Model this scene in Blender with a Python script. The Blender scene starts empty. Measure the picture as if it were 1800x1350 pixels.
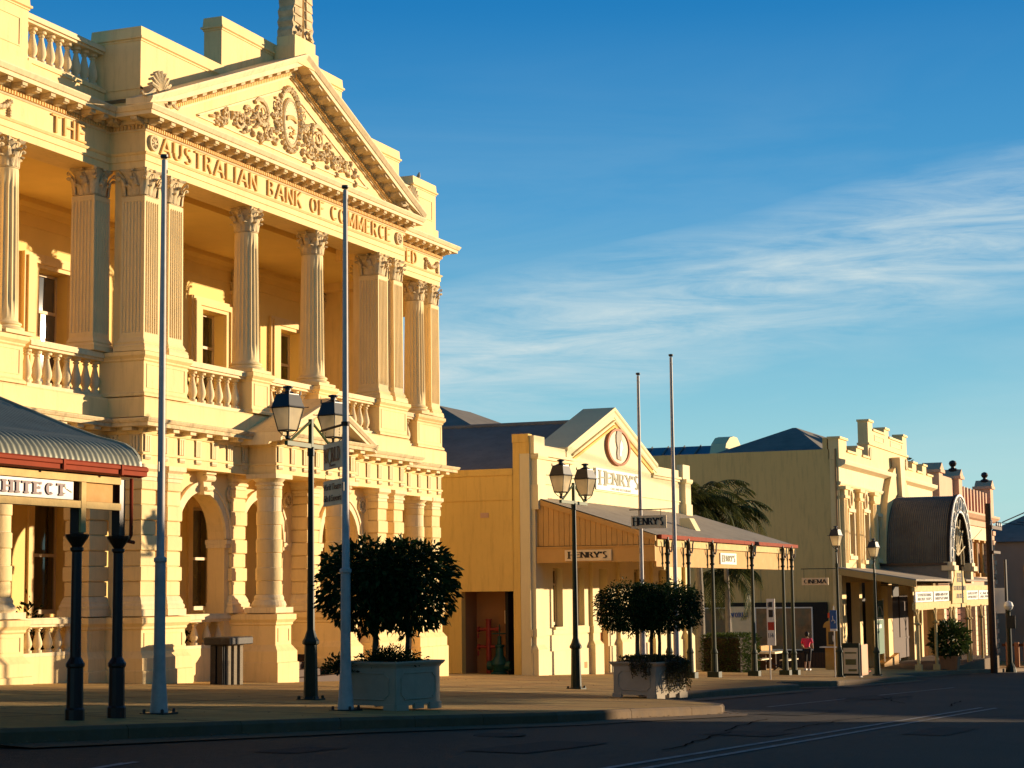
import bpy, bmesh, math, random
from mathutils import Vector, Matrix
S = bpy.context.scene
rnd = random.Random(7)
pi, sin, cos, rad = math.pi, math.sin, math.cos, math.radians

# ------------------------------------------------------------------ camera
EYE = 1.75
F_PX, PITCH, YAW, ROLL = 3320.0, rad(6.25), rad(22.0), rad(-0.62)
fw = Vector((cos(YAW)*cos(PITCH), sin(YAW)*cos(PITCH), sin(PITCH)))
rt = Vector((sin(YAW), -cos(YAW), 0)); up = rt.cross(fw)
r2 = cos(ROLL)*rt + sin(ROLL)*up; u2 = -sin(ROLL)*rt + cos(ROLL)*up
cd = bpy.data.cameras.new('camera'); cam = bpy.data.objects.new('camera', cd)
S.collection.objects.link(cam); S.camera = cam
cam.matrix_world = Matrix(((r2.x, u2.x, -fw.x, 0), (r2.y, u2.y, -fw.y, 0), (r2.z, u2.z, -fw.z, EYE), (0, 0, 0, 1)))
cd.sensor_width = 36; cd.lens = F_PX/1800*36; cd.clip_end = 3000; cd.clip_start = 0.1

# ------------------------------------------------------------------ world, sun, exposure
SUN_EL = math.atan(0.165/1.45)
W = bpy.data.worlds.new('World'); S.world = W; W.use_nodes = True
nt = W.node_tree; nt.nodes.clear()
N = nt.nodes.new; L = nt.links.new
wo = N('ShaderNodeOutputWorld'); bg = N('ShaderNodeBackground'); sky = N('ShaderNodeTexSky')
sky.sky_type = 'NISHITA'; sky.sun_disc = False; sky.sun_elevation = SUN_EL; sky.sun_rotation = rad(135)
sky.air_density = 1.0; sky.dust_density = 0.1; sky.ozone_density = 1.2; sky.altitude = 300
bg.inputs['Strength'].default_value = 0.06
tc = N('ShaderNodeTexCoord')
# thin streaky cirrus band, laid out by direction in the sky
def skynoise(scale, rot, sc, detail, rough, w=0.0):
    mp = N('ShaderNodeMapping'); mp.inputs['Rotation'].default_value = rot; mp.inputs['Scale'].default_value = sc
    L(tc.outputs['Generated'], mp.inputs['Vector'])
    no = N('ShaderNodeTexNoise'); no.inputs['Scale'].default_value = scale; no.inputs['Detail'].default_value = detail
    no.inputs['Roughness'].default_value = rough; no.inputs['Distortion'].default_value = 0.6
    L(mp.outputs['Vector'], no.inputs['Vector']); return no
def mth(op, a, b=None, clamp=False):
    m = N('ShaderNodeMath'); m.operation = op; m.use_clamp = clamp
    for i, v in enumerate((a, b)):
        if v is None: continue
        if isinstance(v, (int, float)): m.inputs[i].default_value = v
        else: L(v, m.inputs[i])
    return m.outputs[0]
sep = N('ShaderNodeSeparateXYZ'); L(tc.outputs['Generated'], sep.inputs[0])
el = mth('ARCSINE', sep.outputs['Z']); az = mth('ARCTAN2', sep.outputs['Y'], sep.outputs['X'])
# band: elevation of its middle falls as the azimuth turns left, across the whole dome
mid = mth('ADD', mth('MULTIPLY', mth('SUBTRACT', az, 0.115), -0.215), 0.184)
warp = skynoise(2.4, (0, 0, 0), (1, 1, 3), 3, 0.5)
mid = mth('ADD', mid, mth('MULTIPLY', mth('SUBTRACT', warp.outputs['Fac'], 0.5), 0.035))
dist = mth('ABSOLUTE', mth('SUBTRACT', el, mid))
band = mth('SUBTRACT', 1.0, mth('DIVIDE', dist, 0.046), True)
band = mth('POWER', band, 0.7)
st = skynoise(9.0, (0, 0.15, 0.2), (1.2, 1.2, 10), 9, 0.68)
st2 = skynoise(16.0, (0.2, 0.1, 0.0), (1, 1, 5), 6, 0.6)
stx = mth('MULTIPLY', mth('SUBTRACT', mth('ADD', mth('MULTIPLY', st.outputs['Fac'], 0.7), mth('MULTIPLY', st2.outputs['Fac'], 0.3)), 0.36, True), 3.0, True)
cl = mth('MULTIPLY', mth('MULTIPLY', band, stx), 1.0)
wisp = skynoise(3.2, (0, 0.1, 0), (1, 1, 6), 7, 0.6)
low = mth('SUBTRACT', 1.0, mth('DIVIDE', el, 0.30), True)
cl = mth('ADD', cl, mth('MULTIPLY', mth('MULTIPLY', mth('SUBTRACT', wisp.outputs['Fac'], 0.46, True), 1.1), low), True)
ramp = N('ShaderNodeValToRGB')                              # clear deep blue overhead, paler air towards the horizon all round
L(mth('DIVIDE', el, 1.6, True), ramp.inputs[0]); er = ramp.color_ramp.elements
stops = ((0.0, (5.2, 7.4, 7.0)), (0.05, (4.1, 7.1, 7.3)), (0.10, (2.6, 5.8, 7.2)), (0.2, (0.75, 3.45, 6.5)), (0.31, (0.12, 2.0, 5.2)), (0.6, (0.05, 0.85, 2.4)), (1.57, (0.03, 0.5, 1.5)))
while len(er) < len(stops): er.new(0.5)
for e_, (p_, c_) in zip(er, stops): e_.position = p_/1.6; e_.color = (c_[0]/8, c_[1]/8, c_[2]/8, 1)
pale = N('ShaderNodeVectorMath'); pale.operation = 'SCALE'; L(ramp.outputs[0], pale.inputs[0]); pale.inputs['Scale'].default_value = 8.0
soft = N('ShaderNodeMix'); soft.data_type = 'RGBA'; soft.inputs[0].default_value = 0.92
tint = N('ShaderNodeMix'); tint.data_type = 'RGBA'; tint.blend_type = 'MULTIPLY'; tint.inputs[0].default_value = 1
L(sky.outputs['Color'], tint.inputs[6]); tint.inputs[7].default_value = (0.50, 0.98, 1.08, 1)
mixc = N('ShaderNodeMix'); mixc.data_type = 'RGBA'; L(cl, mixc.inputs[0])
L(tint.outputs[2], soft.inputs[6]); L(pale.outputs[0], soft.inputs[7])
L(soft.outputs[2], mixc.inputs[6]); mixc.inputs[7].default_value = (6.2, 7.4, 7.6, 1)
L(mixc.outputs[2], bg.inputs['Color']); L(bg.outputs[0], wo.inputs['Surface'])
sl = bpy.data.lights.new('sun', 'SUN'); sl.energy = 5.0; sl.angle = rad(0.53); sl.color = (1.0, 0.77, 0.51)
so = bpy.data.objects.new('sun', sl); S.collection.objects.link(so)
so.rotation_euler = Vector((-1.05, 1, -0.165)).to_track_quat('-Z', 'Y').to_euler(); so.location = (60, -60, 30)
S.view_settings.view_transform = 'Standard'; S.view_settings.look = 'None'
S.view_settings.gamma = 1; S.view_settings.exposure = 0.76; S.view_settings.use_curve_mapping = False

# ------------------------------------------------------------------ materials
MATS = {}
def mat(name, col, rough=0.8, var=0.12, scale=1.5, bump=0.0, bscale=25, metal=0.0, spec=0.3, stain=None, streak=False, per=0.0, col2=None, c2s=0.6, bk=0.4):
    m = bpy.data.materials.new(name); m.use_nodes = True; t = m.node_tree; b = t.nodes['Principled BSDF']
    b.inputs['Roughness'].default_value = rough; b.inputs['Metallic'].default_value = metal
    b.inputs['Specular IOR Level'].default_value = spec
    n = t.nodes.new; l = t.links.new
    geo = n('ShaderNodeNewGeometry')
    n1 = n('ShaderNodeTexNoise'); n1.inputs['Scale'].default_value = scale; n1.inputs['Detail'].default_value = 8; n1.inputs['Roughness'].default_value = 0.65
    l(geo.outputs['Position'], n1.inputs['Vector'])
    mr = n('ShaderNodeMapRange'); mr.inputs[1].default_value = 0.3; mr.inputs[2].default_value = 0.7
    mr.inputs[3].default_value = 1-var; mr.inputs[4].default_value = 1+var*0.6; l(n1.outputs['Fac'], mr.inputs[0])
    fac = mr.outputs[0]
    if per:
        oi = n('ShaderNodeObjectInfo'); m2 = n('ShaderNodeMapRange'); m2.inputs[3].default_value = 1-per; m2.inputs[4].default_value = 1+per
        l(oi.outputs['Random'], m2.inputs[0]); mm = n('ShaderNodeMath'); mm.operation = 'MULTIPLY'; l(fac, mm.inputs[0]); l(m2.outputs[0], mm.inputs[1]); fac = mm.outputs[0]
    vm = n('ShaderNodeVectorMath'); vm.operation = 'SCALE'; vm.inputs[0].default_value = col; l(fac, vm.inputs['Scale'])
    out = vm.outputs[0]
    if col2:
        n3 = n('ShaderNodeTexNoise'); n3.inputs['Scale'].default_value = c2s; n3.inputs['Detail'].default_value = 6
        l(geo.outputs['Position'], n3.inputs['Vector'])
        r3 = n('ShaderNodeMapRange'); r3.inputs[1].default_value = 0.42; r3.inputs[2].default_value = 0.62; l(n3.outputs['Fac'], r3.inputs[0])
        x = n('ShaderNodeMix'); x.data_type = 'RGBA'; l(r3.outputs[0], x.inputs[0]); l(out, x.inputs[6]); x.inputs[7].default_value = (*col2, 1); out = x.outputs[2]
    if stain:
        mp = n('ShaderNodeMapping'); mp.inputs['Scale'].default_value = (3.0, 3.0, 0.35) if streak else (1.2, 1.2, 1.2)
        l(geo.outputs['Position'], mp.inputs['Vector'])
        n2 = n('ShaderNodeTexNoise'); n2.inputs['Scale'].default_value = 2.2; n2.inputs['Detail'].default_value = 9; n2.inputs['Roughness'].default_value = 0.7
        l(mp.outputs[0], n2.inputs['Vector'])
        r2_ = n('ShaderNodeMapRange'); r2_.inputs[1].default_value = 0.5; r2_.inputs[2].default_value = 0.78; r2_.inputs[4].default_value = bk; l(n2.outputs['Fac'], r2_.inputs[0])
        x = n('ShaderNodeMix'); x.data_type = 'RGBA'; l(r2_.outputs[0], x.inputs[0]); l(out, x.inputs[6]); x.inputs[7].default_value = (*stain, 1); out = x.outputs[2]
    l(out, b.inputs['Base Color'])
    if bump:
        nb = n('ShaderNodeTexNoise'); nb.inputs['Scale'].default_value = bscale; nb.inputs['Detail'].default_value = 6
        l(geo.outputs['Position'], nb.inputs['Vector'])
        bp = n('ShaderNodeBump'); bp.inputs['Strength'].default_value = bump; bp.inputs['Distance'].default_value = 0.02
        l(nb.outputs['Fac'], bp.inputs['Height']); l(bp.outputs[0], b.inputs['Normal'])
    MATS[name] = m; return m
def glassm(name, col, rough=0.03, metal=0.0, spec=0.8):
    m = mat(name, col, rough, 0.05, 3, spec=spec, metal=metal)
    return m
BCOL = (0.87, 0.63, 0.285)
M_wall = mat('cream_paint', BCOL, 0.75, 0.09, 0.9, 0.25, 18, stain=(0.40, 0.27, 0.13), streak=True, bk=0.42)
M_trim = mat('pale_cream_trim', (0.80, 0.63, 0.36), 0.75, 0.10, 2.0, 0.2, 22, stain=(0.34, 0.25, 0.15), streak=True, bk=0.5)
M_stone = mat('rusticated_cream', (0.82, 0.61, 0.29), 0.8, 0.10, 1.4, 0.3, 14, per=0.05, stain=(0.45, 0.32, 0.17), streak=True, bk=0.4)
M_cap = mat('weathered_carving', (0.68, 0.52, 0.29), 0.85, 0.25, 7, 0.4, 30, stain=(0.24, 0.18, 0.10), bk=0.6)
M_shaft = mat('shaft_cream', (0.82, 0.625, 0.32), 0.8, 0.08, 1.5, 0.15, 20, stain=(0.45, 0.34, 0.2), streak=True, bk=0.2)
M_moss = mat('mould_stained_cornice', (0.70, 0.54, 0.30), 0.9, 0.2, 5, 0.4, 30, stain=(0.07, 0.055, 0.035), bk=0.95)
M_letter = mat('raised_lettering', (0.74, 0.47, 0.17), 0.75, 0.05, 3)
M_loggia = mat('ochre_loggia', (0.88, 0.63, 0.22), 0.8, 0.08, 0.8, 0.1, 20)
M_pipe = mat('brown_downpipe', (0.36, 0.20, 0.08), 0.8, 0.1, 2)
M_rail = mat('terracotta_paint', (0.55, 0.26, 0.10), 0.8, 0.1, 2)  # plain terracotta, on the cafe door and wall vent
def panemat(name, rough):
    m = bpy.data.materials.new(name); m.use_nodes = True; t = m.node_tree; n = t.nodes.new; l = t.links.new
    t.nodes.remove(t.nodes['Principled BSDF']); o = t.nodes['Material Output']
    tr = n('ShaderNodeBsdfTransparent'); tr.inputs[0].default_value = (0.62, 0.66, 0.62, 1); gl = n('ShaderNodeBsdfGlossy'); gl.inputs['Roughness'].default_value = rough; gl.inputs['Color'].default_value = (0.9, 0.9, 0.88, 1)
    lw = n('ShaderNodeLayerWeight'); lw.inputs[0].default_value = 0.35; mr = n('ShaderNodeMapRange'); mr.inputs[3].default_value = 0.06; mr.inputs[4].default_value = 0.8; l(lw.outputs['Fresnel'], mr.inputs[0])
    g_ = n('ShaderNodeNewGeometry'); nz = n('ShaderNodeTexNoise'); nz.inputs['Scale'].default_value = 1.7; l(g_.outputs['Position'], nz.inputs['Vector'])
    bp = n('ShaderNodeBump'); bp.inputs['Strength'].default_value = 0.12; bp.inputs['Distance'].default_value = 0.01; l(nz.outputs['Fac'], bp.inputs['Height']); l(bp.outputs[0], gl.inputs['Normal'])
    mx = n('ShaderNodeMixShader'); l(mr.outputs[0], mx.inputs[0]); l(tr.outputs[0], mx.inputs[1]); l(gl.outputs[0], mx.inputs[2]); l(mx.outputs[0], o.inputs['Surface']); MATS[name] = m; return m
M_pane = panemat('window_glass', 0.03)
M_curtain = mat('pale_curtain', (0.42, 0.33, 0.2), 0.9, 0.2, 6)
M_sun_pane = glassm('old_wavy_glass', (0.10, 0.09, 0.07), 0.02, spec=1.0)
M_frame = mat('window_frame_paint', (0.62, 0.46, 0.24), 0.5, 0.08)
M_green = mat('dark_green_iron', (0.014, 0.024, 0.009), 0.5, 0.2, 6, spec=0.3)
M_arm = mat('olive_green_iron', (0.06, 0.085, 0.02), 0.5, 0.2, 6, spec=0.3)
M_barrel = mat('weathered_grey_iron', (0.17, 0.15, 0.115), 0.7, 0.25, 0.8, spec=0.2, stain=(0.09, 0.06, 0.04), bk=0.5)
M_black = mat('black_iron', (0.008, 0.008, 0.007), 0.4, 0.2, 6, spec=0.5)
M_lamp = mat('opal_glass', (0.75, 0.64, 0.42), 0.25, 0.05, 3)
M_pole = mat('galvanised_grey', (0.50, 0.44, 0.37), 0.5, 0.18, 8, metal=0.0, spec=0.3)
M_redbrown = mat('red_brown_gutter', (0.27, 0.04, 0.010), 0.75, 0.15, 4, spec=0.12)
M_postdark = mat('maroon_post_paint', (0.035, 0.012, 0.006), 0.4, 0.2, 5, spec=0.5)
M_iron_roof = mat('galvanised_corrugated', (0.30, 0.30, 0.22), 0.5, 0.2, 1.3, metal=0.2, spec=0.3, stain=(0.12, 0.10, 0.08), bk=0.3)
M_roof_dark = mat('slate_blue_roof', (0.22, 0.195, 0.16), 0.8, 0.2, 0.8, spec=0.15, stain=(0.10, 0.075, 0.055), bk=0.4)
M_roof_grey = mat('grey_verandah_roof', (0.36, 0.30, 0.22), 0.85, 0.15, 0.7, stain=(0.09, 0.07, 0.05), bk=0.4)
M_beam = mat('weathered_cream_timber', (0.66, 0.46, 0.17), 0.75, 0.2, 4, 0.2, 40, stain=(0.5, 0.27, 0.07), bk=0.4)
M_yellow = mat('yellow_ochre_board', (0.52, 0.27, 0.055), 0.7, 0.1, 3, stain=(0.6, 0.42, 0.16), bk=0.5)
M_white = mat('white_sign_board', (0.80, 0.76, 0.66), 0.5, 0.04, 4)
M_maroon = mat('maroon_sign_ink', (0.085, 0.018, 0.022), 0.5, 0.05)
M_ink = mat('black_sign_ink', (0.018, 0.012, 0.012), 0.5, 0.05)
M_olive_ink = mat('olive_sign_ink', (0.16, 0.14, 0.04), 0.5, 0.05)
M_dull_sign = mat('dull_cream_board', (0.86, 0.66, 0.38), 0.6, 0.1, 4)
M_foot = mat('pavement_concrete', (0.46, 0.29, 0.08), 0.9, 0.35, 1.6, 0.6, 22, stain=(0.10, 0.07, 0.04), bk=0.5, col2=(0.38, 0.215, 0.055), c2s=0.35)
M_kerb = mat('kerb_concrete', (0.145, 0.09, 0.04), 0.85, 0.2, 3, 0.3, 20, stain=(0.12, 0.10, 0.08), bk=0.6, per=0.08)
M_road = mat('asphalt', (0.046, 0.033, 0.018), 0.85, 0.45, 9, 0.9, 45, col2=(0.056, 0.039, 0.020), c2s=0.25)
M_mark = mat('worn_road_paint', (0.24, 0.23, 0.21), 0.8, 0.5, 9, stain=(0.06, 0.055, 0.05), bk=0.9)
M_patch = mat('fresh_asphalt_patch', (0.022, 0.018, 0.012), 0.9, 0.3, 9, 0.7, 50)
M_seam = mat('tar', (0.018, 0.014, 0.010), 0.95, 0.3, spec=0.0)
M_litter = mat('dry_leaf', (0.22, 0.11, 0.035), 0.8, 0.5, 30)
M_earth = mat('dry_ground', (0.16, 0.12, 0.07), 0.95, 0.3, 0.5)
M_bark = mat('tree_bark', (0.10, 0.075, 0.05), 0.9, 0.3, 12, 0.5, 30)
M_palmtrunk = mat('palm_trunk_bark', (0.28, 0.24, 0.18), 0.9, 0.25, 8, 0.5, 30)
M_henry = mat('pale_yellow_render', (0.80, 0.66, 0.36), 0.75, 0.06, 0.8, 0.12, 16, stain=(0.6, 0.45, 0.22), streak=True, bk=0.35)
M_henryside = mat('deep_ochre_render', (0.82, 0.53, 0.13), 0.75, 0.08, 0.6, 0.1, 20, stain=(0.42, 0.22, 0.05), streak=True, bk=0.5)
M_board = mat('tan_weatherboard', (0.60, 0.34, 0.10), 0.7, 0.08, 2, per=0.06)
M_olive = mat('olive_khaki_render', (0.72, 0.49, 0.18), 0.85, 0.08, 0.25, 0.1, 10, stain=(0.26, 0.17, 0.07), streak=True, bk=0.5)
M_pink = mat('pink_render', (0.66, 0.40, 0.24), 0.8, 0.1, 1, 0.1, 20)
M_brick = mat('red_brick_wall', (0.22, 0.055, 0.02), 0.85, 0.2, 2, 0.3, 30)
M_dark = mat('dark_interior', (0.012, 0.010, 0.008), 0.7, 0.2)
M_brown = mat('dark_brown_timber', (0.07, 0.032, 0.014), 0.7, 0.2, 4)
M_granite = mat('dark_granite', (0.05, 0.038, 0.026), 0.6, 0.5, 40, stain=(0.2, 0.17, 0.13), bk=0.5)
M_pebble = mat('speckled_pebble', (0.26, 0.21, 0.14), 0.85, 0.7, 60, 0.6, 60)
M_planter = mat('planter_paint', (0.44, 0.355, 0.235), 0.7, 0.1, 3, 0.15, 30, stain=(0.3, 0.25, 0.18), bk=0.4)
M_soil = mat('soil', (0.035, 0.024, 0.014), 0.95, 0.3, 9)
M_green_sign = mat('green_banner', (0.012, 0.11, 0.045), 0.6, 0.1)
M_blue = mat('blue_sign', (0.025, 0.10, 0.30), 0.5, 0.05)
M_red = mat('red_paint', (0.42, 0.03, 0.015), 0.5, 0.15)
M_pinkcloth = mat('hot_pink_cloth', (0.72, 0.035, 0.09), 0.8, 0.1, 10)
M_skin = mat('skin', (0.42, 0.22, 0.13), 0.6, 0.05)
M_hair = mat('dark_hair', (0.02, 0.012, 0.008), 0.6, 0.1)
M_blackcloth = mat('black_cloth', (0.015, 0.015, 0.02), 0.85, 0.1)
M_shoe = mat('white_shoe', (0.7, 0.68, 0.64), 0.6, 0.05)
M_pot = mat('terracotta_pot', (0.36, 0.17, 0.07), 0.8, 0.15, 4)
M_orange = mat('orange_plastic', (0.75, 0.09, 0.02), 0.5, 0.05)
M_skyglass = mat('blue_glazed_roof', (0.05, 0.10, 0.14), 0.3, 0.3, 0.5, spec=0.8)
M_greywall = mat('grey_render', (0.30, 0.235, 0.17), 0.85, 0.1, 0.5)  # even grey-brown base of the building at the right edge
M_poster = mat('poster_print', (0.16, 0.07, 0.035), 0.35, 0.8, 1.8, spec=0.6, col2=(0.05, 0.06, 0.05), c2s=1.3)
M_hydgreen = mat('green_valve_paint', (0.008, 0.05, 0.035), 0.4, 0.2)
M_hydred = mat('dull_red_pipe', (0.26, 0.03, 0.02), 0.5, 0.2)
M_portrait = mat('grey_relief', (0.42, 0.38, 0.29), 0.8, 0.1)
M_terracotta = mat('terracotta_ring', (0.45, 0.17, 0.075), 0.7, 0.1)
def leafmat(name, col, var, rough=0.45, tl=0.22):
    m = bpy.data.materials.new(name); m.use_nodes = True; t = m.node_tree; b = t.nodes['Principled BSDF']
    n = t.nodes.new; l = t.links.new
    geo = n('ShaderNodeNewGeometry')
    mr = n('ShaderNodeMapRange'); mr.inputs[3].default_value = 1-var; mr.inputs[4].default_value = 1+var; l(geo.outputs['Random Per Island'], mr.inputs[0])
    n1 = n('ShaderNodeTexNoise'); n1.inputs['Scale'].default_value = 2.5; l(geo.outputs['Position'], n1.inputs['Vector'])
    mm = n('ShaderNodeMath'); mm.operation = 'MULTIPLY'; l(mr.outputs[0], mm.inputs[0]); 
    m3 = n('ShaderNodeMapRange'); m3.inputs[1].default_value = 0.3; m3.inputs[2].default_value = 0.7; m3.inputs[3].default_value = 0.7; m3.inputs[4].default_value = 1.3; l(n1.outputs['Fac'], m3.inputs[0]); l(m3.outputs[0], mm.inputs[1])
    vm = n('ShaderNodeVectorMath'); vm.operation = 'SCALE'; vm.inputs[0].default_value = col; l(mm.outputs[0], vm.inputs['Scale'])
    l(vm.outputs[0], b.inputs['Base Color']); b.inputs['Roughness'].default_value = rough; b.inputs['Specular IOR Level'].default_value = 0.06
    tr = n('ShaderNodeBsdfTranslucent'); l(vm.outputs[0], tr.inputs['Color'])
    mx = n('ShaderNodeMixShader'); mx.inputs[0].default_value = tl
    o = t.nodes['Material Output']; l(b.outputs[0], mx.inputs[1]); l(tr.outputs[0], mx.inputs[2]); l(mx.outputs[0], o.inputs['Surface'])
    return m
M_lamp = leafmat('opal_glass', (0.86, 0.74, 0.50), 0.03, 0.35, 0.5)
M_leaf = leafmat('ficus_leaf', (0.020, 0.042, 0.010), 0.5)
M_leaf2 = leafmat('hedge_leaf', (0.045, 0.070, 0.018), 0.5)
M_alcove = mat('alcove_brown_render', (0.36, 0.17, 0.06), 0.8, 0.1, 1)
M_trail = leafmat('trailing_leaf', (0.085, 0.07, 0.025), 0.5, 0.7)
M_palm = leafmat('palm_leaf', (0.075, 0.085, 0.025), 0.5, 0.5)
M_gum = leafmat('gum_leaf', (0.07, 0.075, 0.03), 0.4, 0.6)

# ------------------------------------------------------------------ mesh helper
class MB:
    def __init__(s): s.v = []; s.f = []
    def quad(s, *p):
        i = len(s.v); s.v += [tuple(q) for q in p]; s.f.append(tuple(range(i, i+len(p)))); return s
    def box(s, x0, x1, y0, y1, z0, z1, bev=0.0):
        i = len(s.v)
        if bev:
            # chamfered on the outer vertical front/top edges: an 8+8 ring solid
            b = bev
            prof = [(0, b), (b, 0)]
            rings = []
            for (z, o) in ((z0, b), (z0+b, 0), (z1-b, 0), (z1, b)):
                rings.append([(x0+o, y0+o, z), (x1-o, y0+o, z), (x1-o, y1-o, z), (x0+o, y1-o, z)])
            for r in rings: s.v += r
            for k in range(3):
                for j in range(4):
                    a = i+k*4+j; c = i+k*4+(j+1) % 4; s.f.append((a, c, c+4, a+4))
            s.f.append((i+3, i+2, i+1, i)); s.f.append((i+12, i+13, i+14, i+15)); return s
        s.v += [(x0, y0, z0), (x1, y0, z0), (x1, y1, z0), (x0, y1, z0), (x0, y0, z1), (x1, y0, z1), (x1, y1, z1), (x0, y1, z1)]
        s.f += [(i+3, i+2, i+1, i), (i+4, i+5, i+6, i+7), (i, i+1, i+5, i+4), (i+1, i+2, i+6, i+5), (i+2, i+3, i+7, i+6), (i+3, i, i+4, i+7)]
        return s
    def ext(s, pts, d):                      # closed polygon pts extruded by vector d
        n = len(pts); i = len(s.v); d = Vector(d)
        s.v += [tuple(p) for p in pts] + [tuple(Vector(p)+d) for p in pts]
        s.f.append(tuple(range(i, i+n))); s.f.append(tuple(range(i+2*n-1, i+n-1, -1)))
        for k in range(n):
            a, b = i+k, i+(k+1) % n; s.f.append((b, a, a+n, b+n))
        return s
    def loft(s, rings, closed=True, caps=True):
        i = len(s.v); n = len(rings[0])
        for r in rings: s.v += [tuple(p) for p in r]
        for k in range(len(rings)-1):
            for j in range(n if closed else n-1):
                a = i+k*n+j; b = i+k*n+(j+1) % n; s.f.append((a, b, b+n, a+n))
        if caps and closed:
            s.f.append(tuple(i+j for j in range(n-1, -1, -1))); s.f.append(tuple(i+(len(rings)-1)*n+j for j in range(n)))
        return s
    def lathe(s, cx, cy, prof, n=16, rot=0.0, sq=None):
        rings = []
        for r, z in prof:
            ring = []
            for k in range(n):
                a = rot+2*pi*k/n; ring.append((cx+r*cos(a), cy+r*sin(a), z))
            rings.append(ring)
        return s.loft(rings)
    def tube(s, pts, r, n=8, caps=True):
        pts = [Vector(p) for p in pts]; rings = []
        rr = r if isinstance(r, (list, tuple)) else [r]*len(pts)
        ref = Vector((0, 0, 1)); t0 = (pts[1]-pts[0]).normalized()
        if abs(t0.dot(ref)) > 0.95: ref = Vector((1, 0, 0))
        for k, p in enumerate(pts):
            t = (pts[min(k+1, len(pts)-1)]-pts[max(k-1, 0)]).normalized()
            a = t.cross(ref).normalized(); b = t.cross(a).normalized()
            rings.append([p+a*rr[k]*cos(2*pi*j/n)+b*rr[k]*sin(2*pi*j/n) for j in range(n)])
        return s.loft(rings, True, caps)
    def sweep(s, path, prof, closed=False, capends=True):
        # path: plan points, outward = right of travel; prof: closed loop of (out, z)
        P = [Vector(p) for p in path]; n = len(P); rings = []
        for k in range(n):
            if closed: a, b, c = P[k-1], P[k], P[(k+1) % n]
            else: a, b, c = P[max(k-1, 0)], P[k], P[min(k+1, n-1)]
            d1 = (b-a).normalized() if (b-a).length > 1e-6 else (c-b).normalized()
            d2 = (c-b).normalized() if (c-b).length > 1e-6 else d1
            n1 = Vector((d1.y, -d1.x)); n2 = Vector((d2.y, -d2.x)); m = (n1+n2); m = m/(1+n1.dot(n2))
            rings.append([(b.x+m.x*o, b.y+m.y*o, z) for o, z in prof])
        if closed: rings.append(rings[0])
        return s.loft(rings, True, capends and not closed)
    def add(s, o, loc=(0, 0, 0), rz=0.0, sc=1.0):
        i = len(s.v); c, d = cos(rz), sin(rz)
        s.v += [(loc[0]+sc*(x*c-y*d), loc[1]+sc*(x*d+y*c), loc[2]+sc*z) for x, y, z in o.v]
        s.f += [tuple(i+k for k in f) for f in o.f]; return s
    def mesh(s, name, m, smooth=False, off=(0, 0, 0)):
        me = bpy.data.meshes.new(name)
        v = s.v if off == (0, 0, 0) else [(x-off[0], y-off[1], z-off[2]) for x, y, z in s.v]
        me.from_pydata(v, [], s.f); me.materials.append(m)
        if smooth:
            me.polygons.foreach_set('use_smooth', [True]*len(me.polygons))
            try: me.set_sharp_from_angle(angle=rad(40))
            except Exception: pass
        return me
WL = {}
def thing(name, label, cat, loc=(0, 0, 0), rz=0.0, group=None):
    o = bpy.data.objects.new(name, None); S.collection.objects.link(o); o.location = loc; o.rotation_euler = (0, 0, rz)
    o.empty_display_size = 0.2; o['label'] = label; o['category'] = cat
    if group: o['group'] = group
    WL[o.name] = Vector(loc); return o
def tag(o, label=None, cat=None, group=None, kind=None):
    if label: o['label'] = label
    if cat: o['category'] = cat
    if group: o['group'] = group
    if kind: o['kind'] = kind
    return o
def put(name, mb, m, parent=None, smooth=False, local=False, label=None, kind=None):
    """link a mesh; world coordinates unless local (then in the parent's frame)"""
    off = (0, 0, 0)
    if parent is not None and not local: off = tuple(WL[parent.name])
    me = mb.mesh(name, m, smooth, off) if isinstance(mb, MB) else mb
    o = bpy.data.objects.new(name, me); S.collection.objects.link(o)
    if parent is not None: o.parent = parent; WL[o.name] = WL[parent.name] if not local else Vector((0, 0, 0))
    else: WL[o.name] = Vector((0, 0, 0))
    if label: o['label'] = label
    if kind: o['kind'] = kind
    return o
def inst(name, me, parent, loc, rz=0.0, scale=None):
    """instance of a shared mesh at a world location below an unrotated parent"""
    o = bpy.data.objects.new(name, me); S.collection.objects.link(o); o.parent = parent
    o.location = Vector(loc)-WL[parent.name]; o.rotation_euler = (0, 0, rz)
    if scale: o.scale = scale
    WL[o.name] = Vector(loc); return o
def structure(name, mb, m): 
    o = put(name, mb, m); o['kind'] = 'structure'; return o

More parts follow.
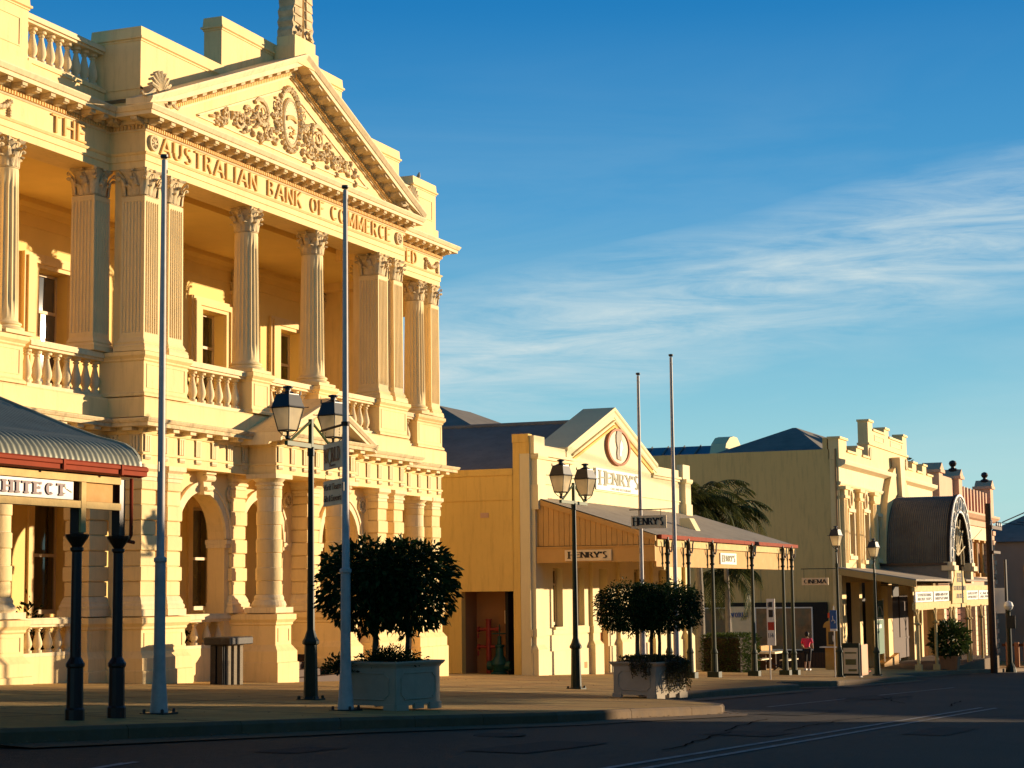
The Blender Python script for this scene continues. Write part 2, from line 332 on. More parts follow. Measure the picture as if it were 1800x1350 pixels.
# ------------------------------------------------------------------ lettering (stroke alphabet)
A_ = 'a'; l_ = 'l'
GL = {
 'A': (.84, [(l_, .02, 0, .42, 1), (l_, .42, 1, .82, 0), (l_, .18, .34, .66, .34)]),
 'B': (.66, [(l_, .06, 0, .06, 1), (l_, .06, 1, .32, 1), (l_, .06, .53, .34, .53), (l_, .06, 0, .34, 0), (A_, .32, .765, .24, .235, 90, -90), (A_, .34, .265, .28, .265, 90, -90)]),
 'C': (.78, [(A_, .44, .5, .38, .5, 45, 315)]),
 'D': (.76, [(l_, .06, 0, .06, 1), (l_, .06, 1, .28, 1), (l_, .06, 0, .28, 0), (A_, .28, .5, .42, .5, 90, -90)]),
 'E': (.62, [(l_, .06, 0, .06, 1), (l_, .06, 1, .58, 1), (l_, .06, .52, .48, .52), (l_, .06, 0, .6, 0)]),
 'F': (.58, [(l_, .06, 0, .06, 1), (l_, .06, 1, .56, 1), (l_, .06, .52, .46, .52)]),
 'G': (.8, [(A_, .44, .5, .38, .5, 45, 325), (l_, .76, .42, .76, .08), (l_, .5, .42, .76, .42)]),
 'H': (.76, [(l_, .06, 0, .06, 1), (l_, .7, 0, .7, 1), (l_, .06, .52, .7, .52)]),
 'I': (.2, [(l_, .1, 0, .1, 1)]),
 'K': (.72, [(l_, .06, 0, .06, 1), (l_, .64, 1, .06, .4), (l_, .24, .56, .68, 0)]),
 'L': (.56, [(l_, .06, 0, .06, 1), (l_, .06, 0, .56, 0)]),
 'M': (.94, [(l_, .08, 0, .08, 1), (l_, .08, 1, .47, .1), (l_, .47, .1, .86, 1), (l_, .86, 0, .86, 1)]),
 'N': (.78, [(l_, .06, 0, .06, 1), (l_, .06, 1, .7, 0), (l_, .7, 0, .7, 1)]),
 'O': (.86, [(A_, .43, .5, .38, .5, 0, 360)]),
 'P': (.64, [(l_, .06, 0, .06, 1), (l_, .06, 1, .32, 1), (l_, .06, .48, .32, .48), (A_, .32, .74, .27, .26, 90, -90)]),
 'R': (.7, [(l_, .06, 0, .06, 1), (l_, .06, 1, .32, 1), (l_, .06, .5, .32, .5), (A_, .32, .75, .27, .25, 90, -90), (l_, .34, .5, .66, 0)]),
 'S': (.64, [(A_, .32, .745, .25, .255, 30, 270), (A_, .32, .25, .27, .25, 90, -150)]),
 'T': (.66, [(l_, .33, 0, .33, 1), (l_, .02, 1, .64, 1)]),
 'U': (.74, [(l_, .06, .36, .06, 1), (l_, .68, .36, .68, 1), (A_, .37, .34, .31, .34, 180, 360)]),
 'V': (.76, [(l_, .02, 1, .38, 0), (l_, .38, 0, .74, 1)]),
 'W': (1.1, [(l_, .02, 1, .3, 0), (l_, .3, 0, .55, .95), (l_, .55, .95, .8, 0), (l_, .8, 0, 1.08, 1)]),
 'X': (.76, [(l_, .02, 0, .72, 1), (l_, .72, 0, .02, 1)]),
 'Y': (.72, [(l_, .02, 1, .36, .46), (l_, .7, 1, .36, .46), (l_, .36, 0, .36, .46)]),
 "'": (.16, [(l_, .08, .72, .08, 1)]), '&': (.7, [(A_, .34, .75, .2, .25, 0, 360), (A_, .32, .26, .28, .26, 60, 330), (l_, .2, .6, .68, 0)]),
 'P2': (.1, [])}
def glyph(ch, h, thick, thin, serif=0.0, depth=0.02, wide=1.0):
    """one letter in the local XZ plane, front at y=0, going back to y=depth"""
    adv, st = GL[ch]; mb = MB(); e = 0.0
    def bar(x0, z0, x1, z1, t):
        nonlocal e
        dx, dz = x1-x0, z1-z0; ln = math.hypot(dx, dz)
        if ln < 1e-6: return
        nx, nz = -dz/ln*t/2, dx/ln*t/2
        ux, uz = dx/ln*t*0.04, dz/ln*t*0.04
        q = [(x0+nx-ux, e, z0+nz-uz), (x0-nx-ux, e, z0-nz-uz), (x1-nx+ux, e, z1-nz+uz), (x1+nx+ux, e, z1+nz+uz)]
        mb.ext(q, (0, depth, 0)); e += 0.0006
    for s in st:
        if s[0] == l_:
            x0, z0, x1, z1 = [v*h for v in s[1:]]; x0 *= wide; x1 *= wide
            t = thick if abs(z1-z0) > abs(x1-x0)*0.7 else thin
            if serif and t == thin and ch in 'EFTLZ' : pass
            if abs(z1-z0) < 1e-4:
                z0 = z1 = min(max(z0, t/2), h-t/2)
                bar(x0, z0, x1, z1, t)
                if serif and ch in 'EFLT':
                    for xe in ((x1,) if ch != 'T' else (x0, x1)):
                        dz_ = -serif*0.9 if z0 > h*.7 else serif*0.9
                        bar(xe, z0-abs(t)/2 if dz_ > 0 else z0+t/2, xe, z0+dz_, thin*1.1)
            else:
                bar(x0, z0, x1, z1, t)
                if serif:
                    for (xx, zz) in ((x0, z0), (x1, z1)):
                        if zz < 1e-3 or zz > h-1e-3:
                            if (ch in 'AMNVWK') and ((ch == 'A' and zz > .5*h) or (ch in 'VW' and zz < .5*h) or (ch == 'M' and .2*h < xx < .7*h)): continue
                            zc = thin/2 if zz < h/2 else h-thin/2
                            bar(xx-thick/2-serif*.55, zc, xx+thick/2+serif*.55, zc, thin)
        else:
            _, cx, cz, rx, rz_, a0, a1 = s; cx *= wide; rx *= wide
            n = 14 if abs(a1-a0) < 200 else 22; rings = []
            rx2, rz2 = rx*h, rz_*h
            for k in range(n+1):
                a = rad(a0+(a1-a0)*k/n); t = thin+(thick-thin)*abs(cos(a))
                for_in = [(cx*h+(rx2-t)*cos(a), cz*h+(rz2-min(t, thin*1.0))*sin(a)), (cx*h+rx2*cos(a), cz*h+rz2*sin(a))]
                (xi, zi), (xo, zo) = for_in
                rings.append([(xi, e, zi), (xo, e, zo), (xo, e+depth, zo), (xi, e+depth, zi)])
            mb.loft(rings, True, True); e += 0.0006
    return mb, adv*h*wide
def text_line(s, h, thick, thin, serif=0.0, depth=0.02, gap=0.16, wide=1.0, space=0.45):
    """[(glyph mesh builder, x offset)], total width"""
    out = []; x = 0.0
    for ch in s:
        if ch == ' ': x += space*h*wide; continue
        g, w = glyph(ch, h, thick, thin, serif, depth, wide); out.append((g, x, ch)); x += w+gap*h
    return out, x-gap*h
def text_mb(s, h, width=None, frame=None, **k):
    """joined lettering fitted to width; frame(u, d, z) -> world point (u along the text, d depth, z up)"""
    gl, w = text_line(s, h, **k); sc = (width/w) if width else 1.0; mb = MB()
    for g, x, ch in gl:
        o = MB(); o.v = [frame((vx+x)*sc, vy, vz) for vx, vy, vz in g.v]; o.f = g.f; mb.add(o)
    return mb
def small_text(s, size, frame, width=None, shear=0.0):
    cu = bpy.data.curves.new('t', 'FONT'); cu.body = s; cu.size = size; cu.shear = shear; cu.resolution_u = 3; cu.extrude = 0.002
    ob = bpy.data.objects.new('t', cu); S.collection.objects.link(ob)
    bpy.context.view_layer.update()
    me = bpy.data.meshes.new_from_object(ob.evaluated_get(bpy.context.evaluated_depsgraph_get()))
    xs = [v.co.x for v in me.vertices]; w = (max(xs)-min(xs)) if xs else 1; sc = width/w if width else 1; x0 = min(xs) if xs else 0
    mb = MB(); mb.v = [frame((v.co.x-x0)*sc, -v.co.z, v.co.y) for v in me.vertices]; mb.f = [tuple(p.vertices) for p in me.polygons]
    bpy.data.objects.remove(ob); bpy.data.curves.remove(cu); bpy.data.meshes.remove(me); return mb
# ------------------------------------------------------------------ ground
def gz(X, Y):
    """footpath / road level: the street falls away from the camera"""
    return -0.037*(min(X, 150)-32.3) + 0.02*(min(Y, 24)-21.0)
# kerb line in plan (road side edge of the footpath)
KERB = [(-40, 13.4), (5, 12.9), (15.7, 11.9), (21.0, 10.8), (23.6, 10.0), (25.2, 9.55), (27.6, 9.25), (29.6, 8.9), (30.7, 8.72), (31.7, 8.95),
        (32.6, 9.6), (33.6, 10.7), (35.2, 11.55), (38, 11.85), (43, 12.05), (51.3, 12.35), (52.3, 13.1), (54.0, 13.5), (57.5, 12.9), (62, 12.9), (70, 13.2), (75.5, 13.5), (77.5, 14.4),
        (80, 15.2), (101, 16.2), (125, 16.2), (300, 16.2)]
def kerb_y(X):
    for (a, b), (c, d) in zip(KERB, KERB[1:]):
        if a <= X <= c: return b+(d-b)*(X-a)/(c-a)
    return KERB[-1][1]
g = MB()                                                      # wide terrain down to the horizon
xs = [-400, -60, 0, 20, 40, 60, 80, 100, 120, 150, 400, 1500]; ys = [-900, -200, -40, -10, 0, 10, 24, 60, 200, 1500]
for x0, x1 in zip(xs, xs[1:]):
    for y0, y1 in zip(ys, ys[1:]):
        g.quad(*[(x, y, gz(x, y)-0.35) for x, y in ((x0, y0), (x1, y0), (x1, y1), (x0, y1))])
structure('ground', g, M_earth)
g = MB()                                                      # road
xs = [-60+4*k for k in range(60)]+[180, 210, 300]
for x0, x1 in zip(xs, xs[1:]):
    for y0, y1 in ((-14, -4), (-4, 4), (4, 9), (9, 17.5)):
        g.quad(*[(x, y, gz(x, y)-0.15+0.05*(1-((y-4)/12)**2)-0.05) for x, y in ((x0, y0), (x1, y0), (x1, y1), (x0, y1))])
structure('road', g, M_road)
def road_z(x, y): return gz(x, y)-0.15-0.05*((y-4)/12)**2
g = MB()                                                      # footpath sheet behind the kerb stones
KX = []
for (a, b), (c, d) in zip(KERB, KERB[1:]):
    n = max(1, int((c-a)/3)); KX += [(a+(c-a)*k/n, b+(d-b)*k/n) for k in range(n)]
KX.append(KERB[-1])
for (x0, y0), (x1, y1) in zip(KX, KX[1:]):
    for f0, f1 in ((0, .2), (.2, .45), (.45, .7), (.7, 1)):
        pts = []
        for x, yk, f in ((x0, y0, f0), (x1, y1, f0), (x1, y1, f1), (x0, y0, f1)):
            y = yk+0.14+(27-yk)*f; pts.append((x, y, gz(x, y)))
        g.quad(*pts)
structure('footpath', g, M_foot)
g = MB()
for x0, x1 in zip([-60+10*k for k in range(30)], [-50+10*k for k in range(30)]):
    g.quad(*[(x, y, gz(x, y)-.0) for x, y in ((x0, -20), (x1, -20), (x1, -4.2), (x0, -4.2))])
structure('opposite_footpath', g, M_foot)
kerb_root = bpy.data.objects.new('kerb', None); S.collection.objects.link(kerb_root); kerb_root['kind'] = 'structure'; WL['kerb'] = Vector((0, 0, 0))
acc = 0
for (x0, y0), (x1, y1) in zip(KERB, KERB[1:]):
    ln = math.hypot(x1-x0, y1-y0); n = max(1, round(ln/1.8))
    if x0 < 5 or x0 > 130: n = 3
    for k in range(n):
        a = Vector((x0+(x1-x0)*k/n, y0+(y1-y0)*k/n)); b = Vector((x0+(x1-x0)*(k+1)/n, y0+(y1-y0)*(k+1)/n))
        d = (b-a).normalized(); nn = Vector((-d.y, d.x)); a2, b2 = a+d*.006, b-d*.006
        low = 0.008
        m = MB(); rings = []
        for p in (a2, b2):
            z = gz(p.x, p.y)
            rings.append([(p.x, p.y, z-.4), (p.x, p.y, z-.03+low*(1 if low < 0 else 0)), (p.x+nn.x*.03, p.y+nn.y*.03, z+low), (p.x+nn.x*.15, p.y+nn.y*.15, z+0.008 if low > 0 else z-.05), (p.x+nn.x*.15, p.y+nn.y*.15, z-.4)])
        m.loft(rings); put('kerb_stone', m, M_kerb, kerb_root)
# gutter strip and painted lines
g = MB()
for (x0, y0), (x1, y1) in zip(KX, KX[1:]):
    if 14 < x0 < 110: g.quad((x0, y0-.42, road_z(x0, y0-.42)+.012), (x1, y1-.42, road_z(x1, y1-.42)+.012), (x1, y1, road_z(x1, y1)+.03), (x0, y0, road_z(x0, y0)+.03))
structure('concrete_gutter', g, M_kerb)
def stripe(name, pts, w=.1):
    m = MB()
    for (a, b) in zip(pts, pts[1:]):
        n = max(1, int(abs(b[0]-a[0])/3))
        for k in range(n):
            p = [a[i]+(b[i]-a[i])*k/n for i in (0, 1)]; q = [a[i]+(b[i]-a[i])*(k+1)/n for i in (0, 1)]
            m.quad((p[0], p[1]-w/2, road_z(p[0], p[1]-w/2)+.006), (q[0], q[1]-w/2, road_z(q[0], q[1]-w/2)+.006), (q[0], q[1]+w/2, road_z(q[0], q[1]+w/2)+.006), (p[0], p[1]+w/2, road_z(p[0], p[1]+w/2)+.006))
    structure(name, m, M_mark)
stripe('centre_line', [(12.5, 5.50), (40, 5.55)], .09); stripe('centre_line', [(12.5, 5.80), (40, 5.84)], .09)
stripe('lane_line', [(36, 9.3), (62, 9.9)], .08)
stripe('parking_line', [(12.4, 9.1), (14.6, 9.55)], .08); stripe('parking_line', [(11.8, 8.9), (14.4, 9.55)], .06)
# asphalt repairs, tar seams and a drain cover
rr_ = random.Random(3)
for (x, y, a, b) in ((19.5, 7.6, 2.6, .7), (24.5, 6.6, 1.4, .9), (33.5, 8.0, 3.5, .8), (46, 9.2, 4.5, 1.0), (27.5, 4.6, 3.0, .6), (17.2, 9.3, 1.2, .5)):
    P = [(x-a/2, y-b/2), (x+a*.1, y-b/2+rr_.uniform(-.05, .05)), (x+a/2, y-b/2), (x+a/2, y+b/2), (x-a*.1, y+b/2+rr_.uniform(-.06, .06)), (x-a/2, y+b/2)]
    structure('asphalt_patch', MB().quad(*[(px, py, road_z(px, py)+.007) for px, py in P]), M_patch)
g = MB()
for k in range(9):
    x, y = rr_.uniform(14, 45), rr_.uniform(4.2, 9.0); d = rr_.uniform(-.35, .35)
    for q in range(14):
        x2 = x+.35; y2 = y+d*.35+rr_.uniform(-.06, .06); g.quad((x, y, road_z(x, y)+.009), (x2, y2, road_z(x2, y2)+.009), (x2, y2+.03, road_z(x2, y2)+.009), (x, y+.03, road_z(x, y)+.009)); x, y = x2, y2
tag(structure('tar_seams', g, M_seam), kind='structure')
g = MB()
for k in range(420):                                             # leaves and grit blown into the gutter and over the paving
    x = rr_.uniform(15, 48); y = kerb_y(x)-rr_.uniform(.02, .4) if k % 3 else kerb_y(x)+rr_.uniform(.3, 8); z = (road_z(x, y)+.045) if k % 3 else gz(x, y)+.012; a = rr_.uniform(0, 6.3); l = rr_.uniform(.02, .045)
    g.quad((x, y, z), (x+l*cos(a), y+l*sin(a), z+.006), (x+l*cos(a+.9)*.9, y+l*sin(a+.9)*.9, z+.012))
o_ = put('leaf_litter', g, M_litter); tag(o_, 'scattered dry leaves lying in the gutter and on the footpath', 'leaves', kind='stuff')
structure('drain_cover', MB().ext([(21.5+.32*cos(k*pi/10), 8.9+.32*sin(k*pi/10), road_z(21.5, 8.9)+.004) for k in range(20)], (0, 0, .012)), M_patch)
# saw joints across the paving: narrow dark recesses
g = MB()
for X in [16+3.0*k for k in range(28)]:
    y0 = kerb_y(X)+.16
    g.quad((X, y0, gz(X, y0)+.004), (X+.035, y0, gz(X, y0)+.004), (X+.035, 20.9, gz(X, 20.9)+.004), (X, 20.9, gz(X, 20.9)+.004))
for Y in (13.6, 15.1, 16.6, 18.1, 19.6):
    for k in range(30):
        X0, X1 = 16+2.5*k, 18.5+2.5*k
        g.quad((X0, Y, gz(X0, Y)+.004), (X1, Y, gz(X1, Y)+.004), (X1, Y+.045, gz(X1, Y)+.004), (X0, Y+.045, gz(X0, Y)+.004))
structure('paving_joints', g, M_soil)

# ------------------------------------------------------------------ the bank
bank = thing('bank_building', 'two storey cream bank with a columned loggia, pediment and raised AUSTRALIAN BANK OF COMMERCE lettering', 'bank', (38.3, 21, 0))
X_L, X_R, PX0, PX1, YF, YW, YB = 27.9, 48.65, 32.18, 44.42, 21.0, 21.85, 25.7
QX0, QX1, YP = 36.38, 40.22, 20.3            # entrance porch
UP = [(X_L, 30), (X_L, YW), (PX0, YW), (PX0, YF), (PX1, YF), (PX1, YW), (X_R, YW), (X_R, 30)]
LO = [(X_L, 30), (X_L, YW), (PX0, YW), (PX0, YF), (QX0, YF), (QX0, YP), (QX1, YP), (QX1, YF), (PX1, YF), (PX1, YW), (X_R, YW), (X_R, 30)]
def part(name, mb, m, **k): return put(name, mb, m, bank, **k)
def off(path, o):        # offset a plan path
    P = [Vector(p) for p in path]; out = []
    for k, b in enumerate(P):
        a, c = P[max(k-1, 0)], P[min(k+1, len(P)-1)]
        d1 = (b-a).normalized() if k else (c-b).normalized(); d2 = (c-b).normalized() if k < len(P)-1 else d1
        n1 = Vector((d1.y, -d1.x)); n2 = Vector((d2.y, -d2.x)); m = (n1+n2)/(1+n1.dot(n2)); out.append((b.x+m.x*o, b.y+m.y*o))
    return out
# --- plan bands
m = MB().sweep(UP, [(-.75, 10.40), (0, 10.40), (0, 10.54), (.025, 10.545), (.025, 10.67), (.045, 10.675), (.075, 10.72), (.0, 10.735), (0, 11.16), (-.75, 11.16)])
ent = part('entablature', m, M_wall)
m = MB().sweep(UP, [(-.6, 11.16), (.02, 11.16), (.04, 11.19), (.04, 11.29), (.09, 11.31), (.09, 11.39), (.40, 11.392), (.40, 11.47), (.43, 11.48), (.475, 11.56), (.475, 11.585), (-.6, 11.60)])
cor = part('cornice', m, M_trim)
dn = MB(); md_me = None
def along(path, o, step, ends=.12):
    """points with heading along an offset plan path"""
    P = off(path, o); res = []
    for (x0, y0), (x1, y1) in zip(P, P[1:]):
        ln = math.hypot(x1-x0, y1-y0)
        if max(y0, y1) > 24 and abs(x0-X_L) > 2: continue
        if ln < .3: continue
        n = max(1, int((ln-2*ends)/step)); st = (ln-2*ends)/n
        for k in range(n+1):
            f = (ends+st*k)/ln; res.append((x0+(x1-x0)*f, y0+(y1-y0)*f, math.atan2(y1-y0, x1-x0)))
    return res
tooth = MB().box(-.024, .024, -.04, .0, 11.195, 11.285)
for x, y, a in along(UP, .04, .085, .03):
    if y < 23: dn.add(tooth, (x, y, 0), a)
put('dentil_band', dn, M_letter, bank, kind='stuff')
mo = MB().box(-.075, .075, -.27, 0, 11.325, 11.388)            # scrolled modillion bracket
for k in range(6):
    a = k*pi/5
mo.ext([(-.065, -.25-.0, 11.33), (-.065, -.22, 11.30), (-.065, -.12, 11.305), (-.065, -.04, 11.27), (-.065, 0, 11.265), (-.065, 0, 11.33)], (.13, 0, 0))
mo_me = mo.mesh('modillion', M_cap)
for x, y, a in along(UP, .09, .42, .14):
    if y < 23: inst('modillion', mo_me, cor, (x, y, 0), a)
# --- lower entablature with triglyphs
m = MB().sweep(LO, [(-.7, 4.36), (0, 4.36), (0, 4.545), (.035, 4.55), (.035, 4.60), (0, 4.605), (0, 4.955), (.04, 4.96), (.06, 5.01), (.06, 5.05), (-.7, 5.05)])
lent = part('lower_entablature', m, M_wall)
m = MB().sweep(LO, [(-.7, 5.05), (.07, 5.05), (.10, 5.085), (.36, 5.09), (.36, 5.165), (.39, 5.17), (.42, 5.225), (.42, 5.245), (0.0, 5.30), (-.7, 5.30)])
lcor = part('lower_cornice', m, M_moss)
tg = MB()
for k in range(3): tg.box(-.105+.075*k, -.105+.075*k+.05, -.035, 0, 4.61, 4.93)
tg.box(-.115, .115, -.04, 0, 4.925, 4.955).box(-.105, .105, -.012, 0, 4.61, 4.93).box(-.11, .11, -.04, 0, 4.50, 4.543)
for k in range(6): tg.box(-.10+.036*k, -.10+.036*k+.02, -.038, 0, 4.455, 4.50)
tg_me = tg.mesh('triglyph', M_trim)
mu_me = MB().box(-.11, .11, -.29, 0, 5.02, 5.088).mesh('mutule', M_trim)
for x, y, a in along(LO, .0, .56, .17):
    if y < 23 and not (QX0-.05 < x < QX1+.05 and y > YP+.1): inst('triglyph', tg_me, lent, (x, y-.0, 0), a); inst('mutule', mu_me, lent, (x-sin(a)*0, y, 0), a)
# --- plinth course below the upper storey and its wall band
UPP = off(UP, .05)
m = MB().sweep(UP, [(-.6, 5.30), (.12, 5.30), (.12, 5.66), (.09, 5.70), (-.6, 5.72)])
part('upper_plinth', m, M_wall)
# --- capitals
def capital(r, h, square, name):
    o = MB(); sq = (lambda a: 1/max(abs(cos(a)), abs(sin(a)))) if square else (lambda a: 1.0)
    n = 32; rings = []
    for t, k in ((0, .90), (.02, 1.02), (.05, 1.02), (.06, .9), (.5, .92), (.75, 1.0), (.88, 1.15)):
        rings.append([(r*k*sq(2*pi*j/n+.098)*cos(2*pi*j/n+.098), r*k*sq(2*pi*j/n+.098)*sin(2*pi*j/n+.098), h*t) for j in range(n)])
    o.loft(rings)
    def leaf(a, z0, ht, w, outw):
        c, s_ = cos(a), sin(a); R0 = r*.9*sq(a)
        sect = [(0, 0, 1), (.03, .35, 1.15), (.08, .65, 1.2), (.2, .88, 1.05), (.36, 1.0, .8), (.46, .94, .55), (.44, .84, .2)]
        rows = []
        for dr, dz, ww in sect:
            rr = R0+.02+outw*dr*2.0; z = z0+ht*dz; row = []
            for f, ridge in ((-1, -.015), (-.55, .012), (0, .03), (.55, .012), (1, -.015)):
                u = f*w/2*ww; q = rr+ridge
                row.append((q*c-u*s_, q*s_+u*c, z-abs(f)*.01))
            rows.append(row)
        i = len(o.v)
        for row in rows: o.v.extend(row)
        for k in range(len(rows)-1):
            for j in range(4): o.f.append((i+k*5+j, i+k*5+j+1, i+k*5+j+6, i+k*5+j+5))
        # back sheet for thickness
        i2 = len(o.v)
        for row in rows: o.v.extend([(x-.018*c, y-.018*s_, z-.006) for x, y, z in row])
        for k in range(len(rows)-1):
            for j in range(4): o.f.append((i2+k*5+j+5, i2+k*5+j+6, i2+k*5+j+1, i2+k*5+j))
        for k in range(len(rows)-1):
            for j in (0, 4): o.f.append((i+k*5+j, i+k*5+j+5, i2+k*5+j+5, i2+k*5+j))
        e = (len(rows)-1)*5
        for j in range(4): o.f.append((i+e+j, i+e+j+1, i2+e+j+1, i2+e+j))
    m8 = 8
    for k in range(m8): leaf(k*pi/4+pi/8, h*.06, h*.36, r*.62, r*.42)
    for k in range(m8): leaf(k*pi/4, h*.06, h*.62, r*.60, r*.50)
    for k in range(4):
        a = pi/4+k*pi/2; c, s_ = cos(a), sin(a)
        for sgn in (-1, 1):                                    # paired volute stems curling under the abacus corners
            pts = []
            R = r*1.0*sq(a)*(1.0 if not square else .95)
            tip = R+r*.42
            for t in range(7):
                f = t/6; q = R*.95+(tip-R*.95)*f**1.6; pts.append((q, h*(.50+.36*f), sgn*r*.34*(1-f)**1.2))
            cx_, cz_ = tip-.0, h*.80
            for t in range(10):
                b = pi*.5-t*pi/4.2; rr = r*.15*(1-t/12); pts.append((cx_+rr*cos(b)*.9+.0, cz_+rr*sin(b), sgn*.012))
            o.tube([(q*c-u*s_, q*s_+u*c, z) for q, z, u in pts], [r*.055]*7+[r*.05*(1-t/14) for t in range(10)], 5)
        b = k*pi/2; R = r*1.12*sq(b)                            # fleuron in the middle of each abacus side
        for sgn in (-1, 1):
            pts = [(R*.9, h*.5, sgn*r*.3), (R*.98, h*.68, sgn*r*.22), (R*1.04, h*.80, sgn*r*.1), (R*1.06, h*.84, sgn*r*.03)]
            o.tube([(q*cos(b)-u*sin(b), q*sin(b)+u*cos(b), z) for q, z, u in pts], r*.04, 5)
        f_ = MB().lathe(0, 0, [(0.001, -.05*h), (r*.16, -.03*h), (r*.13, .04*h), (.001, .06*h)], 8)
        o.add(f_, (R*1.12*cos(b), R*1.12*sin(b), h*.93))
    # abacus with hollowed sides
    W = r*1.58*(1.12 if square else 1.0); pr = []
    for k in range(4):
        a0 = -3*pi/4+k*pi/2; c0 = Vector((cos(a0), sin(a0)))*W; c1 = Vector((cos(a0+pi/2), sin(a0+pi/2)))*W
        d = (c1-c0).normalized(); nrm = Vector((d.y, -d.x))
        if nrm.dot(c0+c1) < 0: nrm = -nrm
        pr.append(c0+d*W*.08)
        for f in (.25, .5, .75):
            pr.append(c0.lerp(c1, f)-nrm*W*.16*(1-(2*f-1)**2))
        pr.append(c1-d*W*.08)
    rings = [[(p.x*k, p.y*k, h*z) for p in pr] for z, k in ((.88, .9), (.93, .97), (.94, 1.0), (1.0, 1.02))]
    o.loft(rings); return o.mesh(name, M_cap, True)
CAPH = .58
cap_round = capital(.255, CAPH, False, 'capital'); cap_sq = capital(.262, CAPH, True, 'capital')
def fluted_round(r0, r1, z0, z1, n=20):
    o = MB(); rings = []; per = 6
    for k in range(9):
        t = k/8; r = r0+(r1-r0)*(t**1.5); d = .055*r if 0 < k < 8 else 0
        rings.append([((r-(abs(sin(pi*((j % per)/per)))**.8)*d*1.9)*cos(2*pi*j/(n*per)), (r-(abs(sin(pi*((j % per)/per)))**.8)*d*1.9)*sin(2*pi*j/(n*per)), z0+(z1-z0)*(t if 0 < k < 8 else t)) for j in range(n*per)])
        if k == 0: rings.append([(x, y, z+.08) for x, y, z in rings[-1]])
        if k == 7: rings.insert(len(rings), [(r*.995*cos(2*pi*j/(n*per)), r*.995*sin(2*pi*j/(n*per)), z1-.08) for j in range(n*per)])
    return o.loft(rings)
def fluted_square(w, d, z0, z1, nf=6):
    def ring(k, z, dep):
        pts = []; hw, hd = w/2*k, d/2*k
        for (ax, ay, bx, by) in ((-hw, -hd, hw, -hd), (hw, -hd, hw, hd), (hw, hd, -hw, hd), (-hw, hd, -hw, -hd)):
            ln = math.hypot(bx-ax, by-ay); ux, uy = (bx-ax)/ln, (by-ay)/ln; nx, ny = -uy, ux; nn = max(2, round(nf*ln/w)); m_ = .07*ln; p = (ln-2*m_)/nn
            pts.append((ax, ay, z))
            for i in range(nn):
                s0 = m_+p*i
                for f, q in ((.12, 0), (.25, .7), (.5, 1), (.75, .7), (.88, 0)):
                    pts.append((ax+ux*(s0+p*f)+nx*q*dep*p, ay+uy*(s0+p*f)+ny*q*dep*p, z))
        return pts
    return MB().loft([ring(1, z0, 0), ring(1, z0+.09, 0), ring(1, z0+.12, .34), ring(.965, z1-.12, .34), ring(.965, z1-.09, 0), ring(.965, z1, 0)])
def base_round(R, z0, h):
    o = MB().box(-R*1.38, R*1.38, -R*1.38, R*1.38, z0, z0+h*.25)
    return o.lathe(0, 0, [(R*1.32, z0+h*.25), (R*1.38, z0+h*.34), (R*1.38, z0+h*.42), (R*1.3, z0+h*.5), (R*1.16, z0+h*.54), (R*1.14, z0+h*.62), (R*1.22, z0+h*.68), (R*1.22, z0+h*.78), (R*1.12, z0+h*.84), (R*1.04, z0+h*.9), (R*1.0, z0+h)], 28)
def rect(x0, x1, y0, y1): return [(x0, y0), (x1, y0), (x1, y1), (x0, y1)]
def base_sq(w, d, z0, h):
    k = [( -.1, z0), (.09, z0), (.09, z0+h*.25), (.075, z0+h*.26), (.085, z0+h*.38), (.06, z0+h*.5), (.03, z0+h*.56), (.045, z0+h*.68), (.02, z0+h*.84), (0.0, z0+h), (-.1, z0+h)]
    return MB().sweep([(-w/2, -d/2), (w/2, -d/2), (w/2, d/2), (-w/2, d/2)], k, closed=True)
ZB, ZS, ZC = 6.64, 6.92, 9.82
sh_round = fluted_round(.30, .258, ZS, ZC).mesh('column', M_shaft, True)
b_round = base_round(.30, ZB, .28).mesh('base', M_shaft, True)
def up_column(x, y):
    c = inst('column', sh_round, bank, (x, y, 0)); inst('base', b_round, c, (x, y, 0)); inst('capital', cap_round, c, (x, y, ZC)); return c
SQ = {}
def up_pier(x, y, w=.57, d=.57):
    key = (w, d)
    if key not in SQ:
        SQ[key] = (fluted_square(w, d, ZS, ZC).mesh('pier', M_shaft), base_sq(w, d, ZB, .28).mesh('base', M_shaft))
    a, b = SQ[key]; c = inst('pier', a, bank, (x, y, 0)); inst('base', b, c, (x, y, 0)); inst('capital', cap_sq, c, (x, y, ZC), scale=(w/.57, max(.72, d/.57), 1)); return c
for s in (-1, 1):
    X = lambda v: 38.3+s*v
    up_pier(X(5.83), YF+.285); up_pier(X(4.92), YF+.285)
    up_column(X(1.57), 21.27); up_column(X(9.2), YW+.27)
    up_pier(X(6.33), YW+.30); up_pier(X(10.02), YW+.285)
    for v in (5.5, 10.0): up_pier(X(v), YB-.12, .57, .30)
# wall mass behind the corner piers
for s in (-1, 1):
    xa, xb = sorted((38.3+s*6.06, 38.3+s*4.70)); part('pier_core', MB().box(xa, xb, YF+.12, YF+.75, 5.72, 10.41), M_wall)
    xa, xb = sorted((38.3+s*10.28, 38.3+s*9.85)); part('pier_core', MB().box(xa, xb, YW+.1, YW+.6, 5.72, 10.41), M_wall)
